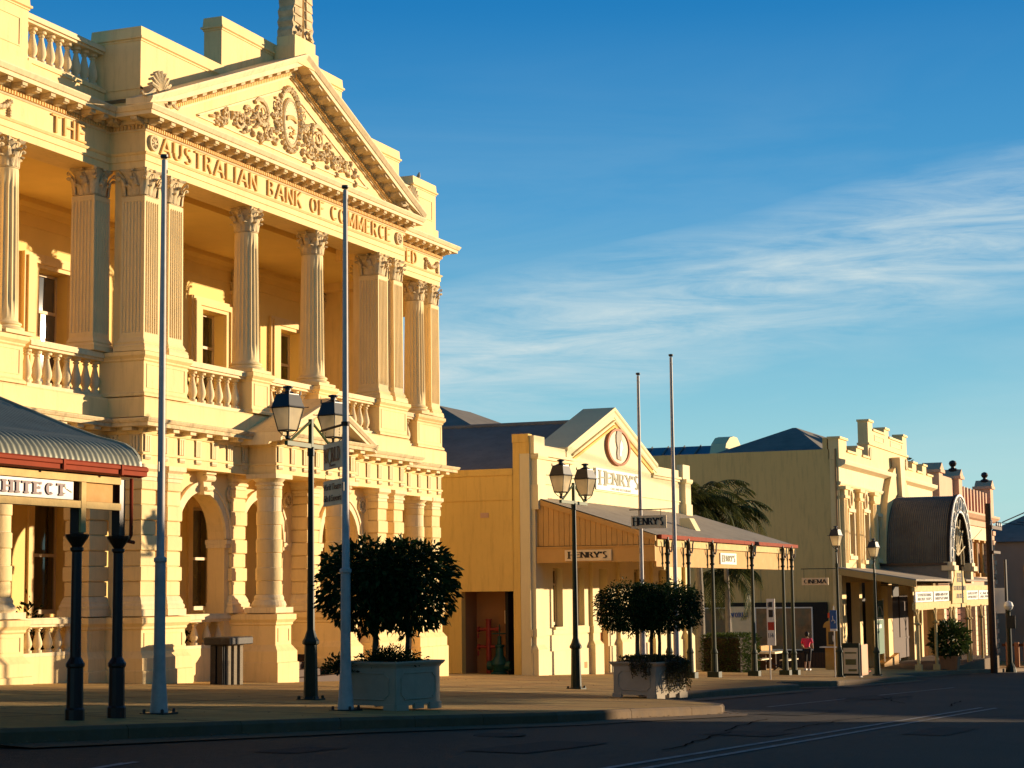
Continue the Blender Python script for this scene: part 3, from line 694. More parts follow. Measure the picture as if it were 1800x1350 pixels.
# --- pedestals of the upper storey
def pedestal(x0, x1, y0, y1, z0=5.72, z1=6.64, m_=M_wall):
    o = MB().sweep(rect(x0, x1, y0, y1), [(-.15, z0), (.0, z0), (.05, z0+.001), (.05, z0+.05), (0, z0+.10), (0, z1-.22), (.03, z1-.19), (.03, z1-.16), (.085, z1-.10), (.085, z1-.02), (-.15, z1)], closed=True)
    o.box(x0+.1, x1-.1, y0+.1, y1-.1, z0, z1-.003)
    # sunk panel mouldings
    for xa, xb in ((x0+.1, x1-.1),):
        if xb-xa > .25:
            for (a, b, c, d) in ((xa, xb, z0+.17, z0+.19), (xa, xb, z1-.28, z1-.26), (xa, xa+.02, z0+.19, z1-.28), (xb-.02, xb, z0+.19, z1-.28)): o.box(a, b, y0-.012, y0+.01, c, d)
    return part('pedestal', o, m_)
pedestal(32.12, 33.75, 20.94, 22.0); pedestal(42.85, 44.48, 20.94, 22.0)
for s in (-1, 1):
    xc = 38.3+s*1.57; pedestal(xc-.40, xc+.40, 20.88, 21.68)
    xc = 38.3+s*9.65; pedestal(xc-.95, xc+.70, YW-.04, YW+.70)
# --- balustrades
def baluster_mesh(h, r, name='baluster', m_=M_trim):
    p = [(.95, 0), (.95, .10), (.6, .11), (.62, .16), (.85, .22), (1.0, .32), (.95, .42), (.72, .56), (.48, .72), (.42, .80), (.62, .82), (.62, .86), (.45, .87), (.5, .90), (.95, .905), (.95, 1.0)]
    return MB().lathe(0, 0, [(r*a, h*b) for a, b in p], 14).mesh(name, m_, True)
bal_me = baluster_mesh(.68, .105)
def balustrade(x0, x1, y, zb, zt, n, me, hgt, rail_m=M_trim, d=.16):
    o = MB().box(x0, x1, y-d*.9, y+d*.9, zb, zb+.07).box(x0, x1, y-d*1.1, y+d*1.1, zt-.17, zt-.12).box(x0, x1, y-d*1.4, y+d*1.4, zt-.118, zt-.03).box(x0, x1, y-d*1.25, y+d*1.25, zt-.028, zt)
    b = part('balustrade', o, rail_m)
    for k in range(n):
        x = x0+(x1-x0)*(k+.5)/n; inst('baluster', me, b, (x, y, zb+.07), 0)
    return b
for s in (-1, 1):
    a, b = sorted((38.3+s*4.46, 38.3+s*1.99)); balustrade(a, b, 21.2, 5.72, 6.63, 7, bal_me, .68)
    a, b = sorted((38.3+s*6.10, 38.3+s*8.68)); balustrade(a, b, YW+.2, 5.72, 6.63, 8, bal_me, .68)
balustrade(38.3-1.16, 38.3+1.16, 21.2, 5.72, 6.63, 6, bal_me, .68)
# --- masses: side walls, back walls, slabs
def wall_open(x0, x1, z0, z1, y0, y1, opens):
    """wall in boxes round rectangular openings (xa, xb, za, zb)"""
    o = MB(); xs_ = sorted(set([x0, x1]+[v for q in opens for v in q[:2]]))
    for a, b in zip(xs_, xs_[1:]):
        q = [p for p in opens if p[0] <= a+1e-6 and p[1] >= b-1e-6]
        if not q: o.box(a, b, y0, y1, z0, z1)
        else:
            za, zb = q[0][2], q[0][3]
            if za > z0: o.box(a, b, y0, y1, z0, za)
            if zb < z1: o.box(a, b, y0, y1, zb, z1)
    return o
UW = [(v-.6, v+.6, 5.35, 9.1) for v in (30.2, 35.6, 42.6, 46.75)]
part('loggia_wall', wall_open(X_L+.3, X_R-.3, 5.3, 10.75, YB, YB+.45, UW), M_loggia)
GW = [(v-.57, v+.57, 1.35, 3.95) for v in (30.2, 35.2, 41.75, 46.4)]+[(37.6, 39.0, .0, 3.4)]
part('ground_floor_wall', wall_open(X_L+.3, X_R-.3, -1.2, 4.7, YB-.3, YB+.1, GW), M_loggia)
m = MB().box(X_L, X_L+.3, YW+.05, 33, -1, 10.42).box(X_R-.3, X_R, YW+.62, 33, -1.6, 5.3).box(X_R-.3, X_R, 24.35, 33, 5.31, 10.42).box(X_R-.3, X_R, YW+.62, 24.35, 9.6, 10.42).box(X_R-.3, X_R, YW+.05, YW+.62, -1.6, 4.4)
m.box(X_L+.2, X_R-.2, 32.6, 33, -1, 13)
part('side_wall', m, M_wall)
m = MB().box(X_L+.05, X_R-.05, 22.4, 32.8, 10.76, 10.9).box(PX0+.3, PX1-.3, 21.4, 22.41, 10.765, 10.9).box(X_L+.3, X_R-.3, 22.65, YB, 10.62, 10.755)
m.sweep([(X_L+.3, YB), (X_R-.3, YB)], [(-.1, 10.02), (.03, 10.02), (.03, 10.3), (.06, 10.31), (.10, 10.42), (.20, 10.5), (.20, 10.63), (-.1, 10.63)])
part('loggia_ceiling', m, M_loggia)
m = MB().box(X_L+.05, X_R-.05, 22.1, 32.5, 4.65, 4.78).box(X_L+.05, X_R-.05, 22.2, 32.5, 5.12, 5.29).box(PX0+.3, PX1-.3, 21.35, 22.2, 5.12, 5.285)
part('floor_slab', m, M_loggia)
part('dark_room_sheet', MB().box(X_L+.4, X_R-.4, YB+1.6, YB+1.8, -1, 10.5), M_dark)  # near-black sheet stands in for the unlit rooms behind the windows
part('porch_ceiling', MB().box(QX0+.1, QX1-.1, YP+.1, 21.9, 4.38, 4.5), M_loggia)
# --- windows of the upper loggia with eared surrounds
def sash(parent, xa, xb, za, zb, y, m_=M_frame, pane=M_pane, split=.62, tilt=0.0, mull=True, lean=0.0):
    t = .07; o = MB().box(xa, xa+t, y, y+.08, za, zb).box(xb-t, xb, y, y+.08, za, zb).box(xa+t, xb-t, y, y+.08, zb-t, zb).box(xa+t, xb-t, y, y+.08, za, za+t*1.4)
    zs = za+(zb-za)*split; o.box(xa+t, xb-t, y-.02, y+.06, zs-.035, zs+.035)
    if mull: o.box((xa+xb)/2-.02, (xa+xb)/2+.02, y+.005, y+.06, za+t, zs-.035)
    w = put('window', o, m_, parent)
    for (z0, z1) in ((za+t*1.4, zs-.035), (zs+.035, zb-t)):
        dx = (xb-xa-2*t)*tilt
        if z0 < zs: put('curtain', MB().loft([[(xa+t+.02+.22*(xb-xa)*k/9, y+.16+.03*(k % 2), q_) for k in range(10)] for q_ in (za+.05, zb-.05)], closed=False, caps=False), M_curtain, w)
        put('pane', MB().quad((xa+t, y+.035+dx, z0), (xb-t, y+.035, z0), (xb-t, y+.035-lean*(z1-z0), z1), (xa+t, y+.035+dx-lean*(z1-z0), z1)), pane, w)
    return w
for i, v in enumerate((30.2, 35.6, 42.6, 46.75)):
    w = sash(bank, v-.6, v+.6, 5.36, 9.1, YB+.28, split=.76, lean=.016 if i == 1 else 0, pane=M_sun_pane if i == 1 else M_pane, tilt=0.0650 if i == 1 else 0.0)
    P = [(v-.88, 5.35), (v-.88, 7.5), (v-1.14, 7.5), (v-1.14, 9.42), (v+1.14, 9.42), (v+1.14, 7.5), (v+.88, 7.5), (v+.88, 5.35), (v+.6, 5.35), (v+.6, 9.11), (v-.6, 9.11), (v-.6, 5.35)]
    o = MB().ext([(x, YB-.10, z) for x, z in P], (0, .10, 0))
    Q = [(v-1.05, 7.6), (v-1.05, 9.34), (v+1.05, 9.34), (v+1.05, 7.6), (v+.76, 7.6), (v+.76, 9.2), (v-.76, 9.2), (v-.76, 7.6)]
    o.ext([(x, YB-.15, z) for x, z in Q], (0, .06, 0))
    for sg in (-1, 1):
        o.box(v+sg*.9-.3, v+sg*.9+.3, YB-.19, YB-.02, 7.42, 7.52).box(v+sg*.9-.24, v+sg*.9+.24, YB-.16, YB-.02, 7.3, 7.418)
    put('surround', o, M_wall, w)
for v in (30.2, 35.2, 41.75, 46.4):
    w = sash(bank, v-.57, v+.57, 1.35, 3.95, YB-.12, split=.5, mull=False)
    o = MB().box(v-.77, v-.57, YB-.36, YB-.3, 1.25, 4.15).box(v+.57, v+.77, YB-.36, YB-.3, 1.25, 4.15).box(v-.57, v+.57, YB-.36, YB-.3, 3.95, 4.15).box(v-.8, v+.8, YB-.45, YB-.28, 1.15, 1.28)
    put('surround', o, M_wall, w)
d = put('door', MB().box(37.6, 39.0, YB-.1, YB-.02, -.1, 3.4), M_brown, bank)
# --- ground floor: rusticated piers, porch columns
CZ = [1.72, 2.02, 2.32, 2.63, 2.94, 3.24, 3.55, 3.85, 4.04]
STC = {}
def g_pier(x0, x1, y0, y1, zb=1.33):
    o = MB().sweep(rect(x0, x1, y0, y1), [(-.1, zb), (.1, zb), (.1, zb+.13), (.07, zb+.14), (.08, zb+.2), (.05, zb+.25), (.05, zb+.29), (.0, zb+.39), (-.1, zb+.39)], closed=True)
    o.sweep(rect(x0, x1, y0, y1), [(-.1, 4.04), (.015, 4.04), (.015, 4.11), (.045, 4.12), (.045, 4.17), (.02, 4.19), (.03, 4.22), (.09, 4.27), (.09, 4.36), (-.1, 4.36)], closed=True)
    o.box(x0+.03, x1-.03, y0+.03, y1-.03, zb, 4.358)
    p = part('pier', o, M_trim)
    for k in range(8):
        e = .028 if k % 2 else 0.0; h = CZ[k+1]-CZ[k]
        key = (round(x1-x0, 3), round(y1-y0, 3), round(h, 3), e)
        if key not in STC:
            w_, d_ = x1-x0, y1-y0
            STC[key] = MB().box(-w_/2-e, w_/2+e, -d_/2-e, d_/2+e, .006, h-.006, .014).mesh('stone_course', M_stone)
        inst('stone_course', STC[key], p, ((x0+x1)/2, (y0+y1)/2, CZ[k]))
    return p
DR = {}
def g_col(x, y, r=.32, zb=1.33):
    o = MB().box(x-r*1.3, x+r*1.3, y-r*1.3, y+r*1.3, zb, zb+.12)
    o.lathe(x, y, [(r*1.22, zb+.12), (r*1.28, zb+.17), (r*1.2, zb+.24), (r*1.08, zb+.28), (r*1.1, zb+.33), (r, zb+.39)], 28)
    o.lathe(x, y, [(r*.9, zb+.3), (r*.88, 4.03), (r*.93, 4.04), (r*.93, 4.1), (r*1.05, 4.12), (r*1.05, 4.15), (r*.95, 4.18), (r*1.2, 4.26)], 28)
    o.box(x-r*1.25, x+r*1.25, y-r*1.25, y+r*1.25, 4.26, 4.36)
    c = part('column', o, M_trim, smooth=False)
    for k in range(8):
        h = CZ[k+1]-CZ[k]; rr = r*(1.0 if k % 2 else .93)*(1-.01*k); key = (r, k)
        if key not in DR: DR[key] = MB().lathe(0, 0, [(rr-.02, .003), (rr, .018), (rr, h-.018), (rr-.02, h-.003)], 32).mesh('stone_drum', M_stone, True)
        inst('stone_drum', DR[key], c, (x, y, CZ[k]))
    return c
for s in (-1, 1):
    for v0, v1, y in ((5.56, 6.08, YF+.03), (4.63, 5.12, YF+.03)):
        a, b = sorted((38.3+s*v0, 38.3+s*v1)); g_pier(a, b, y, y+.5)
    a, b = sorted((38.3+s*6.0, 38.3+s*6.62)); g_pier(a, b, YW+.03, YW+.6)
    a, b = sorted((38.3+s*9.78, 38.3+s*10.30)); g_pier(a, b, YW+.03, YW+.6)
    g_col(38.3+s*9.2, YW+.33); g_col(38.3+s*1.62, YP+.33, .30)
    a, b = sorted((38.3+s*1.45, 38.3+s*2.05)); g_pier(a, b, YF+.33, YF+.85)
    a, b = sorted((38.3+s*6.0, 38.3+s*4.6)); part('pier_core', MB().box(a, b, YF+.3, YF+.85, -1.2, 4.36), M_wall)
# --- ground floor pedestals (lower courses go below the sloping pavement)
def g_ped(x0, x1, y0, y1):
    o = MB().sweep(rect(x0, x1, y0, y1), [(-.15, -1.2), (.13, -1.2), (.13, .25), (.10, .27), (.10, .50), (.055, .56), (.03, .60), (0, .64), (0, 1.05), (.03, 1.08), (.03, 1.12), (.085, 1.19), (.085, 1.30), (-.15, 1.33)], closed=True)
    o.box(x0+.1, x1-.1, y0+.1, y1-.1, -.5, 1.327)
    for (a, b, c, d_) in ((x0+.1, x1-.1, .70, .72), (x0+.1, x1-.1, .98, 1.0), (x0+.1, x0+.12, .72, .98), (x1-.12, x1-.1, .72, .98)): o.box(a, b, y0-.014, y0+.01, c, d_)
    return part('pedestal', o, M_wall)
for s in (-1, 1):
    a, b = sorted((38.3+s*4.50, 38.3+s*6.12)); g_ped(a, b, YF-.02, YW+.3)
    a, b = sorted((38.3+s*5.95, 38.3+s*6.72)); g_ped(a, b, YW-.02, YW+.7)
    a, b = sorted((38.3+s*8.75, 38.3+s*10.33)); g_ped(a, b, YW-.02, YW+.75)
    a, b = sorted((38.3+s*1.27, 38.3+s*1.97)); g_ped(a, b, YP-.03, YF+1.0)
gbal = baluster_mesh(.50, .095, 'baluster', M_trim)
for s in (-1, 1):
    for v0, v1, y in ((1.97, 4.46, YF+.55), (6.76, 8.7, YW+.3)):
        a, b = sorted((38.3+s*v0, 38.3+s*v1)); bb = balustrade(a, b, y, .60, 1.33, 5 if v1 < 5 else 6, gbal, .5)
        put('balustrade_footing', MB().box(a, b, y-.14, y+.14, -1.2, .598), M_wall, bb)
# --- arches between the piers
YA = YF+.40
def arch_bay(xc, r=1.0, zs=2.95, x0=None, x1=None, ya=YA, th=.42):
    x0 = xc-1.6 if x0 is None else x0; x1 = xc+1.6 if x1 is None else x1; n = 20
    A = [(xc+r*cos(pi*k/n), zs+r*sin(pi*k/n)) for k in range(n+1)]
    P = [(x0, -1), (x0, 4.37), (x1, 4.37), (x1, -1), (xc+r, -1)]+A+[(xc-r, -1)]
    w = part('arch_wall', MB().ext([(x, ya, z) for x, z in P], (0, th, 0)), M_wall)
    R = []
    for (ra, rb, yy) in ((r-.002, r+.17, ya-.05), (r+.16, r+.22, ya-.075)):
        o = MB(); o.loft([[(xc+q*cos(pi*k/n), y, zs+q*sin(pi*k/n)) for q, y in ((ra, ya+.01), (ra, yy), (rb, yy), (rb, ya+.01))] for k in range(n+1)])
        put('archivolt', o, M_trim, w)
    o = MB().ext([(xc-.12, 0, zs+r-.06), (xc+.12, 0, zs+r-.06), (xc+.19, 0, 4.34), (xc-.19, 0, 4.34)], (0, .16, 0)); o.v = [(x, y+ya-.16, z) for x, y, z in o.v]
    for sg in (0,):
        o.tube([(xc-.18, ya-.2, 4.22), (xc+.18, ya-.2, 4.22)], .07, 10).tube([(xc-.12, ya-.19, zs+r+.06), (xc+.12, ya-.19, zs+r+.06)], .05, 10)
        o.box(xc-.2, xc+.2, ya-.26, ya, 4.30, 4.357)
    put('keystone', o, M_trim, w)
    for sg in (-1, 1):
        xe = xc+sg*r; a, b = sorted((xe-sg*.03, xe+sg*.30))
        o = MB().box(a, b, ya-.05, ya+th+.03, zs-.20, zs-.12).box(a-.02*(sg < 0), b+.02*(sg > 0), ya-.08, ya+th+.05, zs-.118, zs-.02)
        put('impost', o, M_trim, w)
        xm = xc+sg*1.22; zm = zs+.98
        o = MB(); o.loft([[(xm+q*cos(2*pi*k/16), y, zm+q*sin(2*pi*k/16)) for q, y in ((.12, ya-.02), (.12, ya-.05), (.2, ya-.05), (.2, ya+.01))] for k in range(17)])
        for k in range(6): o.tube([(xm, ya-.03, zm), (xm+.1*cos(k*pi/3), ya-.035, zm+.1*sin(k*pi/3))], .022, 5)
        if abs(sg): put('medallion', o, M_cap, w)
for s in (-1, 1):
    arch_bay(38.3+s*3.22, .98, x0=38.3+s*3.22-1.45, x1=38.3+s*3.22+1.45)
arch_bay(38.3, .98, x0=38.3-1.5, x1=38.3+1.5, ya=YA+.35)
# entrance steps
st_ = MB()
for k in range(4): st_.box(37.05, 39.55, YP-.05+.33*k, 22.2, -1.2, -.12+.15*k)
part('entrance_step', st_, M_brown)
part('loggia_floor', MB().box(X_L+.3, X_R-.3, 22.45, YB-.3, -1.2, .45), M_foot)
# --- porch pediment
def gable(parent, xc, hw, z0, rise, yfront, yback, prof, m_, name='raking_cornice', clip=None):
    """profile (y, dz below the sloping top line), mitred at the apex, cut plumb at the eaves"""
    for s in (-1, 1):
        o = MB(); rings = []
        for t in ((0, 1) if clip is None else (0, (min(-d for _, d in prof if d < -.5)-(z0-clip))/rise, 1)):
            X = xc+s*hw*(1-t); z = z0+rise*t
            r = [(X, y, z+dz if clip is None else max(z+dz, clip+.0002*i)) for i, (y, dz) in enumerate(prof)]; rings.append(r)
        o.loft(rings); put(name, o, m_, parent)
gable(bank, 38.3, 2.35, 5.245, .93, 0, 0, [(YP+.75, 0), (YP-.42, 0), (YP-.42, -.05), (YP-.38, -.12), (YP-.36, -.13), (YP-.36, -.20), (YP-.08, -.21), (YP-.05, -.27), (YP+.75, -.27)], M_trim)
m = MB().ext([(36.3, YP+.02, 5.24), (40.3, YP+.02, 5.24), (38.3, YP+.02, 6.02)], (0, .6, 0)); part('porch_tympanum', m, M_wall)
# roof slopes of the porch pediment back to the wall
for s in (-1, 1):
    put('porch_roof', MB().ext([(38.3+s*2.35, YP-.3, 5.25), (38.3, YP-.3, 6.18), (38.3, YP-.3, 6.12), (38.3+s*2.2, YP-.3, 5.22)], (0, 1.1, 0)), M_wall, bank)
    put('floral_bracket', MB().tube([(38.3+s*.9, YP-.02, 5.45), (38.3+s*.3, YP-.04, 5.6), (38.3+s*.12, YP-.03, 5.8)], .04, 6), M_cap, bank)
# --- main pediment
PXC, PHW, PZ0, PR = 38.3, 6.60, 11.73, 2.60
sl_ = PR/PHW
gable(bank, PXC, PHW, PZ0, PR, 0, 0, [(YF+.16, .0), (YF-.48, 0), (YF-.48, -.04), (YF-.42, -.14), (YF-.40, -.15), (YF-.40, -.26), (YF-.09, -.27), (YF-.09, -.345), (YF-.04, -.36), (YF-.04, -.47), (YF+.0, -.48), (YF+.0, -.52), (YF+.16, -.52)], M_trim, clip=11.592)
for s in (-1, 1): put('pediment_roof', MB().ext([(PXC+s*(PHW-.35), YF+.12, PZ0+.10), (PXC, YF+.12, PZ0+PR-.04), (PXC, YF+.12, PZ0+PR-.1), (PXC+s*(PHW-.5), YF+.12, PZ0+.04)], (0, 1.0, 0)), M_roof_grey, bank)
tym = part('tympanum', MB().ext([(PXC-PHW+.5, YF+.04, 11.59), (PXC+PHW-.5, YF+.04, 11.59), (PXC, YF+.04, 13.86)], (0, .9, 0)), M_wall)
# inner moulding frame of the tympanum panel
fr = MB()
pa, pb, pc = Vector((34.2, 0, 11.95)), Vector((42.4, 0, 11.95)), Vector((38.3, 0, 13.55))
for p, q in ((pa, pb), (pb, pc), (pc, pa)):
    dd = (q-p).normalized(); nn = Vector((-dd.z, 0, dd.x))*.022
    fr.ext([(p+nn).to_tuple(), (q+nn).to_tuple(), (q-nn).to_tuple(), (p-nn).to_tuple()], (0, .04, 0))
fr.v = [(x, y+YF+.01, z) for x, y, z in fr.v]; put('panel_moulding', fr, M_trim, tym)
rt_ = MB(); rb_me = None
for s in (-1, 1):
    n = 14
    for k in range(n):
        f = .13+(k+.3)/n*0.85; X = PXC+s*PHW*(1-f); z = PZ0+PR*f
        q = MB(); w2 = .085
        tl = lambda u: -s*sl_*u
        q.v = [(X-w2, YF-.36, z-.27+tl(-w2)), (X+w2, YF-.36, z-.27+tl(w2)), (X+w2, YF-.36, z-.325+tl(w2)), (X-w2, YF-.36, z-.325+tl(-w2)),
               (X-w2, YF-.08, z-.27+tl(-w2)), (X+w2, YF-.08, z-.27+tl(w2)), (X+w2, YF-.08, z-.385+tl(w2)), (X-w2, YF-.08, z-.385+tl(-w2))]
        q.f = [(0, 3, 2, 1), (4, 5, 6, 7), (0, 1, 5, 4), (1, 2, 6, 5), (2, 3, 7, 6), (3, 0, 4, 7)]
        put('modillion', q, M_cap, tym)
    nd = 74
    for k in range(nd):
        f = .12+(k+.5)/nd*.86; X = PXC+s*PHW*.965*(1-f); z = PZ0+PR*(1-(abs(X-PXC)/PHW)); w2 = .024; tl = lambda u: -s*sl_*u
        rt_.v += [(X+a, y, z-.37+b+tl(a)) for a, y, b in ((-w2, YF-.085, 0), (w2, YF-.085, 0), (w2, YF-.085, -.085), (-w2, YF-.085, -.085), (-w2, YF-.03, 0), (w2, YF-.03, 0), (w2, YF-.03, -.085), (-w2, YF-.03, -.085))]
        i = len(rt_.v)-8; rt_.f += [tuple(i+j for j in f_) for f_ in ((0, 3, 2, 1), (0, 1, 5, 4), (1, 2, 6, 5), (2, 3, 7, 6), (3, 0, 4, 7))]
put('dentil_band', rt_, M_letter, bank, kind='stuff')
# carved relief: scrolls, leaves and an oval cartouche
rel = MB(); yr = YF+.04
def scroll(cx, cz, r, turns, a0, sg, th=.05):
    pts = []; n = int(turns*12)
    for k in range(n+1):
        t = k/n; a = a0+sg*turns*2*pi*t; q = r*(1-t*.86); pts.append((cx+q*cos(a), yr-.05-.05*t, cz+q*sin(a)))
    rel.tube(pts, [th*(1-.55*k/n) for k in range(n+1)], 6)
def rleaf(x, z, a, ln, w):
    c, s_ = cos(a), sin(a); P = [(0, 0, 0), (.3, .5, .06), (.55, .32, .07), (.65, .5, .09), (.85, .22, .08), (1.0, 0, .03), (.85, -.22, .08), (.65, -.5, .09), (.55, -.32, .07), (.3, -.5, .06)]
    i = len(rel.v); pts = [(x+(u*ln)*c-(v*w)*s_, yr-d-.03, z+(u*ln)*s_+(v*w)*c) for u, v, d in P]; mid = (x+.5*ln*c, yr-.13, z+.5*ln*s_)
    rel.v += pts+[mid]+[(px, yr, pz) for px, _, pz in pts]; n = len(P)
    for k in range(n):
        rel.f.append((i+k, i+n, i+(k+1) % n)); rel.f.append((i+(k+1) % n, i+n+1+(k+1) % n, i+n+1+k, i+k))
for s in (-1, 1):
    X = lambda v: 38.3+s*v
    for (v, z, r, t, a0) in ((1.35, 12.62, .36, 1.9, .6), (2.35, 12.28, .24, 1.7, 2.4), (1.0, 12.25, .17, 1.5, 3.5), (.62, 13.02, .16, 1.5, 1.0), (2.95, 12.22, .15, 1.4, 1.4), (1.95, 12.55, .13, 1.3, 0), (.72, 12.75, .13, 1.2, 2.0)):
        scroll(X(v), z, r, t, a0 if s > 0 else pi-a0, s, .055*max(.7, r*3))
    for k in range(70):
        v = .55+2.9*(rnd.random()**1.1); zt = 11.98+.10+(3.5-v)*.30; z = 12.02+rnd.random()*(max(.08, zt-12.0)); rleaf(X(v), z, rnd.random()*2*pi, .13+.12*rnd.random(), .07)
    for k in range(9):
        a = pi*.5-s*(.15+k*.24); rleaf(38.3+.42*cos(a), 12.82+.62*sin(a), a, .17, .14)
    for k in range(7):
        a = -pi*.5+s*(.1+k*.28); rleaf(38.3+.42*cos(a), 12.68+.56*sin(a), a, .14, .12)
n = 28
rel.loft([[(38.3+q*.62*cos(2*pi*k/n), y, 12.72+q*sin(2*pi*k/n)) for q, y in ((.50, yr), (.50, yr-.07), (.54, yr-.11), (.59, yr-.08), (.61, yr))] for k in range(n+1)])
for k in range(26): 
    a = 2*pi*k/26; rel.add(MB().lathe(0, 0, [(.001, -.022), (.022, 0), (.001, .022)], 6), (38.3+.46*.6*cos(a), yr-.08, 12.72+.46*sin(a)))
rel.v = [(x, yr-(yr-y)*.68 if y < yr else y, z) for x, y, z in rel.v]; put('cartouche_relief', rel, M_cap, tym, smooth=False)
ov = MB(); ov.ext([(38.3+.31*cos(2*pi*k/24), yr-.06, 12.72+.5*sin(2*pi*k/24)) for k in range(24)], (0, .06, 0)); shd = put('oval_shield', ov, M_trim, tym)
o2 = MB()
for k in range(9): 
    a = rad(150-14*k); o2.box(38.3+.30*cos(a)*.85-.022, 38.3+.30*cos(a)*.85+.022, yr-.1, yr-.055, 12.66+.13*sin(a), 12.76+.13*sin(a))
for k in range(14): 
    x, z = 38.3+rnd.uniform(-.16, .16), 12.45+rnd.uniform(-.1, .16); o2.box(x-.03, x+.03, yr-.09, yr-.055, z-.02, z+.02)
put('shield_emblem', o2, M_letter, tym, kind='stuff')
# --- inscriptions
def inscribe(word, x0, x1, y, z, h, parent):
    gl, w = text_line(word, h, .044, .037, 0, .05, .22, 1.0, .62); sc = (x1-x0)/w
    for gmb, x, ch in gl:
        o = MB(); o.v = [(x0+(vx+x)*sc, y-.045+vy, z+vz) for vx, vy, vz in gmb.v]; o.f = gmb.f
        put('letter', o, M_letter, parent)
inscribe('AUSTRALIAN', 32.72, 36.72, YF, 10.775, .36, ent); inscribe('BANK', 37.18, 38.80, YF, 10.775, .36, ent)
inscribe('OF', 39.22, 39.92, YF, 10.775, .36, ent); inscribe('COMMERCE', 40.28, 43.62, YF, 10.775, .36, ent)
inscribe('THE', 30.15, 31.30, YW, 10.775, .36, ent); inscribe('LIMITED', 44.75, 47.08, YW, 10.775, .36, ent)
def rosette(x, y, z, r, parent):
    o = MB(); o.loft([[(x+q*cos(2*pi*k/20), yy, z+q*sin(2*pi*k/20)) for q, yy in ((r*.72, y), (r*.72, y-.06), (r, y-.06), (r, y))] for k in range(21)])
    for k in range(8): o.tube([(x+r*.15*cos(k*pi/4), y-.04, z+r*.15*sin(k*pi/4)), (x+r*.7*cos(k*pi/4), y-.04, z+r*.7*sin(k*pi/4))], r*.13, 5)
    o.tube([(x, y, z), (x, y-.07, z)], r*.2, 8); put('rosette', o, M_cap, parent)
rosette(32.45, YF, 10.95, .17, ent); rosette(44.10, YF, 10.95, .17, ent)
def garland(xc, y, z, w, parent):
    o = MB(); n = 12
    for k in range(n+1):
        t = -1+2*k/n; x = xc+t*w/2; zz = z+.12-.17*(1-t*t); o.add(MB().lathe(0, 0, [(.001, -.05), (.055, -.02), (.05, .03), (.001, .05)], 7), (x, y-.04, zz), rnd.random(), 1+.3*(1-abs(t)))
    for s in (-1, 1):
        for k in range(7): o.add(MB().lathe(0, 0, [(.001, -.04), (.04, 0), (.001, .04)], 6), (xc+s*w/2+rnd.uniform(-.02, .02), y-.03, z+.15-.05*k), 0, 1+.25*(k > 3))
    put('garland', o, M_cap, parent)
garland(28.45, YW, 10.92, .78, ent); garland(48.05, YW, 10.92, .78, ent)
# --- attic and parapets
def coping(o, x0, x1, y0, y1, z1, h=.30):
    o.sweep(rect(x0, x1, y0, y1), [(-.12, z1-h), (.02, z1-h), (.02, z1-h+.03), (.06, z1-h+.05), (.06, z1-h+.09), (.025, z1-h+.10), (.01, z1-.0), (-.12, z1)], closed=True)
    o.box(x0+.05, x1-.05, y0+.05, y1-.05, z1-h, z1-.004)
m = MB().box(32.16, 44.44, 21.12, 22.3, 11.58, 13.06); coping(m, 32.16, 44.44, 21.12, 22.3, 13.36); part('attic', m, M_wall)
m = MB().box(35.4, 41.2, 21.15, 21.6, 13.1, 14.20); coping(m, 35.4, 41.2, 21.15, 21.6, 14.49); part('attic', m, M_wall)
m = MB().sweep(rect(32.22, 32.3, 21.2, 21.9), [(0, 11.9), (.07, 11.9), (.07, 12.0), (0, 12.03)], closed=True); 
m.sweep([(32.16, 21.9), (32.16, 21.12)], [(-.1, 12.05), (.02, 12.05), (.02, 12.08), (-.1, 12.10)])
part('attic_moulding', m, M_wall)
for s in (-1, 1):
    a, b = sorted((38.3+s*8.78, 38.3+s*10.32))
    m = MB().box(a-.05, b+.05, YW+.04, YW+.76, 11.59, 12.02).box(a, b, YW+.1, YW+.7, 12.02, 13.05); coping(m, a, b, YW+.1, YW+.7, 13.33, .30)
    for sg in (0, 1): m.box(a+.25, b-.25, YW+.085, YW+.11, 12.25+.55*sg, 12.28+.55*sg)
    m.box(a+.25, a+.28, YW+.085, YW+.11, 12.28, 12.8).box(b-.28, b-.25, YW+.085, YW+.11, 12.28, 12.8)
    part('parapet_pier', m, M_wall)
    a, b = sorted((38.3+s*6.14, 38.3+s*8.76))
    part('parapet_wall', MB().box(a, b, YW+.12, YW+.6, 11.59, 12.02).box(a, b, YW+.09, YW+.62, 12.021, 12.1), M_wall)
    balustrade(a, b, YW+.34, 12.1, 13.02, 9, bal_me, .68)
part('flat_roof', MB().box(X_L+.2, X_R-.2, 22.2, 32.7, 11.5, 11.75).box(X_L+.1, X_L+.4, 22.5, 32.8, 11.5, 13).box(X_R-.4, X_R-.1, 22.5, 32.8, 11.5, 12.6), M_roof_grey)
